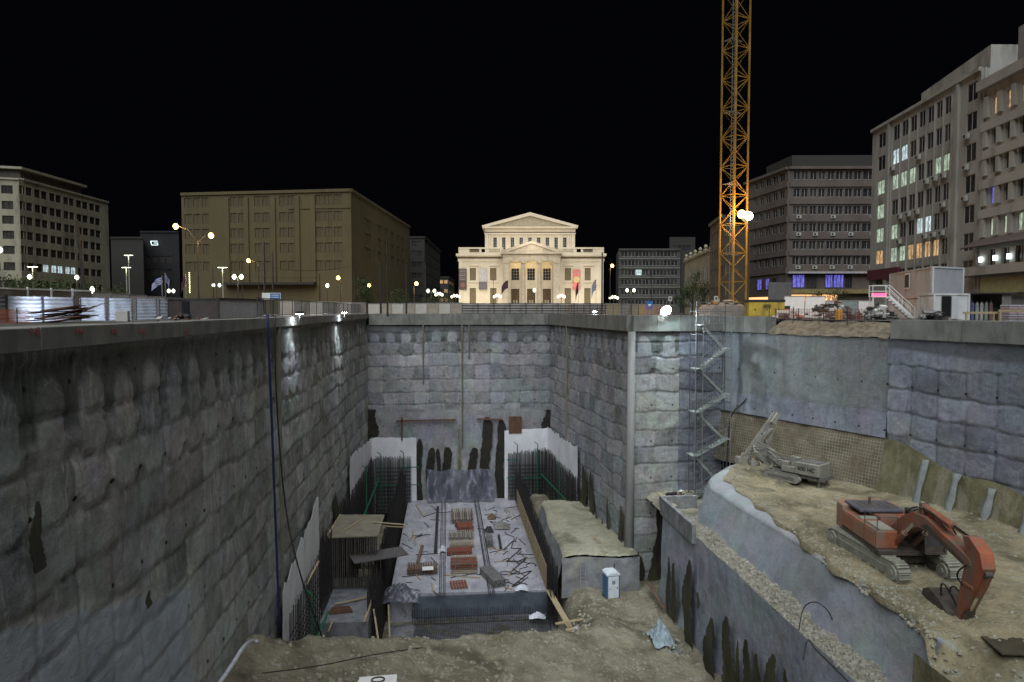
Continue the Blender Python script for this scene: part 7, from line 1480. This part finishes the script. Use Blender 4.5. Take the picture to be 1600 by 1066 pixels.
mb = MB(); mb.b3(-2.5, -.6, -.82, .82, .75, 1.65); hd = db(mb, 'engine_hood', M_DW, bevel=.06); mb = MB(); mb.b3(-2.3, -.8, -.5, .5, 1.651, 1.7); db(mb, 'hood_vents', M_DD, hd); mb = MB(); mb.b3(-2.75, -2.52, -.8, .8, .5, .8); db(mb, 'bumper', M_DD)
t_ = text('600 HC', .42, M_BLK, hd, (-1.55, .84, 1.2), (R(90), 0, R(180)), 'lettering', .02)
mb = MB(); mb.b3(-.55, .5, -.75, .75, .75, 1.2); mb.b3(-.4, .1, -.6, -.1, 1.2, 1.75); mb.b3(.0, .5, .2, .7, 1.2, 1.5); mb.tube([(-.2, .3, 1.2), (-.2, .3, 1.95)], .16, 8); db(mb, 'hydraulic_tank', M_DW, bevel=.03)
for k in range(16):
    a = Vector((rnd.uniform(-.4, 1.4), rnd.uniform(-.6, .6), rnd.uniform(.8, 1.3))); b = a+Vector((rnd.uniform(.3, 1.3), rnd.uniform(-.4, .4), rnd.uniform(-.1, .5))); m_ = (a+b)/2+Vector((0, 0, .4)); mb = MB(); mb.tube([(1-s)**2*a+2*(1-s)*s*m_+s*s*b for s in [i/8 for i in range(9)]], .035, 5); db(mb, 'hose', M_DD if k % 3 else M_DW)
mb = MB(); mb.bar((.6, 0, .9), (2.4, .1, 1.5), .38, .36); mb.bar((2.3, 0, 1.5), (2.9, .1, 1.1), .34); bo = db(mb, 'boom', M_DW, bevel=.03); mb = MB(); mb.tube([(.6, -.35, .9), (2.0, -.3, 1.55)], .09, 8); mb.tube([(.6, .35, .9), (2.0, .3, 1.55)], .09, 8); db(mb, 'boom_cylinder', M_DD, bo)
B0 = at(1163, 716, Y=52.3)-DR; B1 = at(1213, 645, Y=52.3)-DR; dv = (B1-B0).normalized(); sd_ = Vector((-dv.z, 0, dv.x)); mb = MB()
for s in (-.14, .14): mb.bar(B0-dv*.3+sd_*s, B1+sd_*s, .09, .2)
for k in range(14): p = B0+(B1-B0)*(k/13); mb.bar(p-sd_*.14, p+sd_*.14, .05)
ms_ = mb.build('mast', M_DW, r_); mb = MB(); p = B0.lerp(B1, .9); mb.box(p+sd_*-.1+Vector((0, -.2, 0)), (.34, .34, .9), M=dv.to_track_quat('Z', 'Y').to_matrix()); mb.build('drill_head', M_DW, ms_)
mb = MB(); p = B0.lerp(B1, .5)-sd_*.45; pts = []
for i in range(25): a_ = i/24*6.283; pts.append(p+dv*(1.0*math.cos(a_))+sd_*(.34*math.sin(a_))+Vector((0, -.2, 0)))
mb.tube(pts, .06, 6); p2 = p+dv*.15+sd_*.02; mb.tube([p2+dv*(.8*math.cos(i/20*6.283))+sd_*(.2*math.sin(i/20*6.283))+Vector((0, -.3, 0)) for i in range(21)], .05, 6); mb.build('hose_loop', M_DW, r_)
mb = MB(); mb.bar(B0+Vector((.9, -.2, -.3)), B0+Vector((1.8, -.2, 1.5)), .08); mb.bar(B0+Vector((1.3, -.1, .1)), B0+Vector((2.3, -.1, 1.6)), .06); mb.build('feed_cylinder', M_DW, r_)
mb = MB(); mb.box(B0+Vector((-.35, -.1, -.1)), (.7, .6, .5)); mb.tube([B0+Vector((-.6, -.3, -.4)), B0+Vector((-.2, -.3, .5))], .13, 8); mb.box(B0+Vector((.6, -.3, -.35)), (.5, .4, .35)); mb.build('clamp_unit', M_DW, r_, bevel=.03)
mb = MB(); mb.tube([B0+Vector((.9, -.3, .0)), B0+Vector((1.3, -.4, .5)), B0+Vector((1.9, -.4, .45)), B0+Vector((2.3, -.6, -.1))], .2, 10); mb.build('rotation_unit', M_DW, r_)
for k in range(9):
    a = B0+Vector((rnd.uniform(.3, 1.6), rnd.uniform(-.5, .1), rnd.uniform(-.5, .2))); mb = MB(); mb.box(a, (rnd.uniform(.15, .4), rnd.uniform(.15, .3), rnd.uniform(.15, .35)), M=Matrix.Rotation(rnd.uniform(-.7, .7), 3, 'Y')); mb.build('fitting', M_DD if k % 2 else M_DW, r_, bevel=.02)
for k in range(7):
    a = B0.lerp(B1, rnd.uniform(.05, .5)); b = Vector((rnd.uniform(-.9, .2), rnd.uniform(.3, 1.4), rnd.uniform(.9, 1.4))); m_ = (a+b)/2+Vector((rnd.uniform(-.2, .5), -.3, rnd.uniform(.3, 1.0))); mb = MB(); mb.tube([(1-s)**2*a+2*(1-s)*s*m_+s*s*b for s in [i/10 for i in range(11)]], .04, 6); mb.build('hose', M_DD if k % 2 else M_DW, r_)
mb = MB(); mb.bar((-1.0, 1.6, .75), (-1.9, 2.3, 1.7), .28, .3); mb.bar((-1.9, 2.3, 1.7), B0.lerp(B1, .28), .22, .22); mb.build('jib', M_DW, r_, bevel=.03)
mb = MB(); mb.bar((-.9, 1.2, .8), B0.lerp(B1, .55), .1); mb.build('tilt_cylinder', M_CHR, r_)
for y in (-.55, .55): mb = MB(); mb.tube([(-2.4, y, .6), (-2.4, y, .02)], .09, 8); mb.lathe([(.2, 0), (.2, .06)], (-2.4, y, 0), 10); db(mb, 'outrigger', M_DD)
bpy.data.objects.remove(dm)
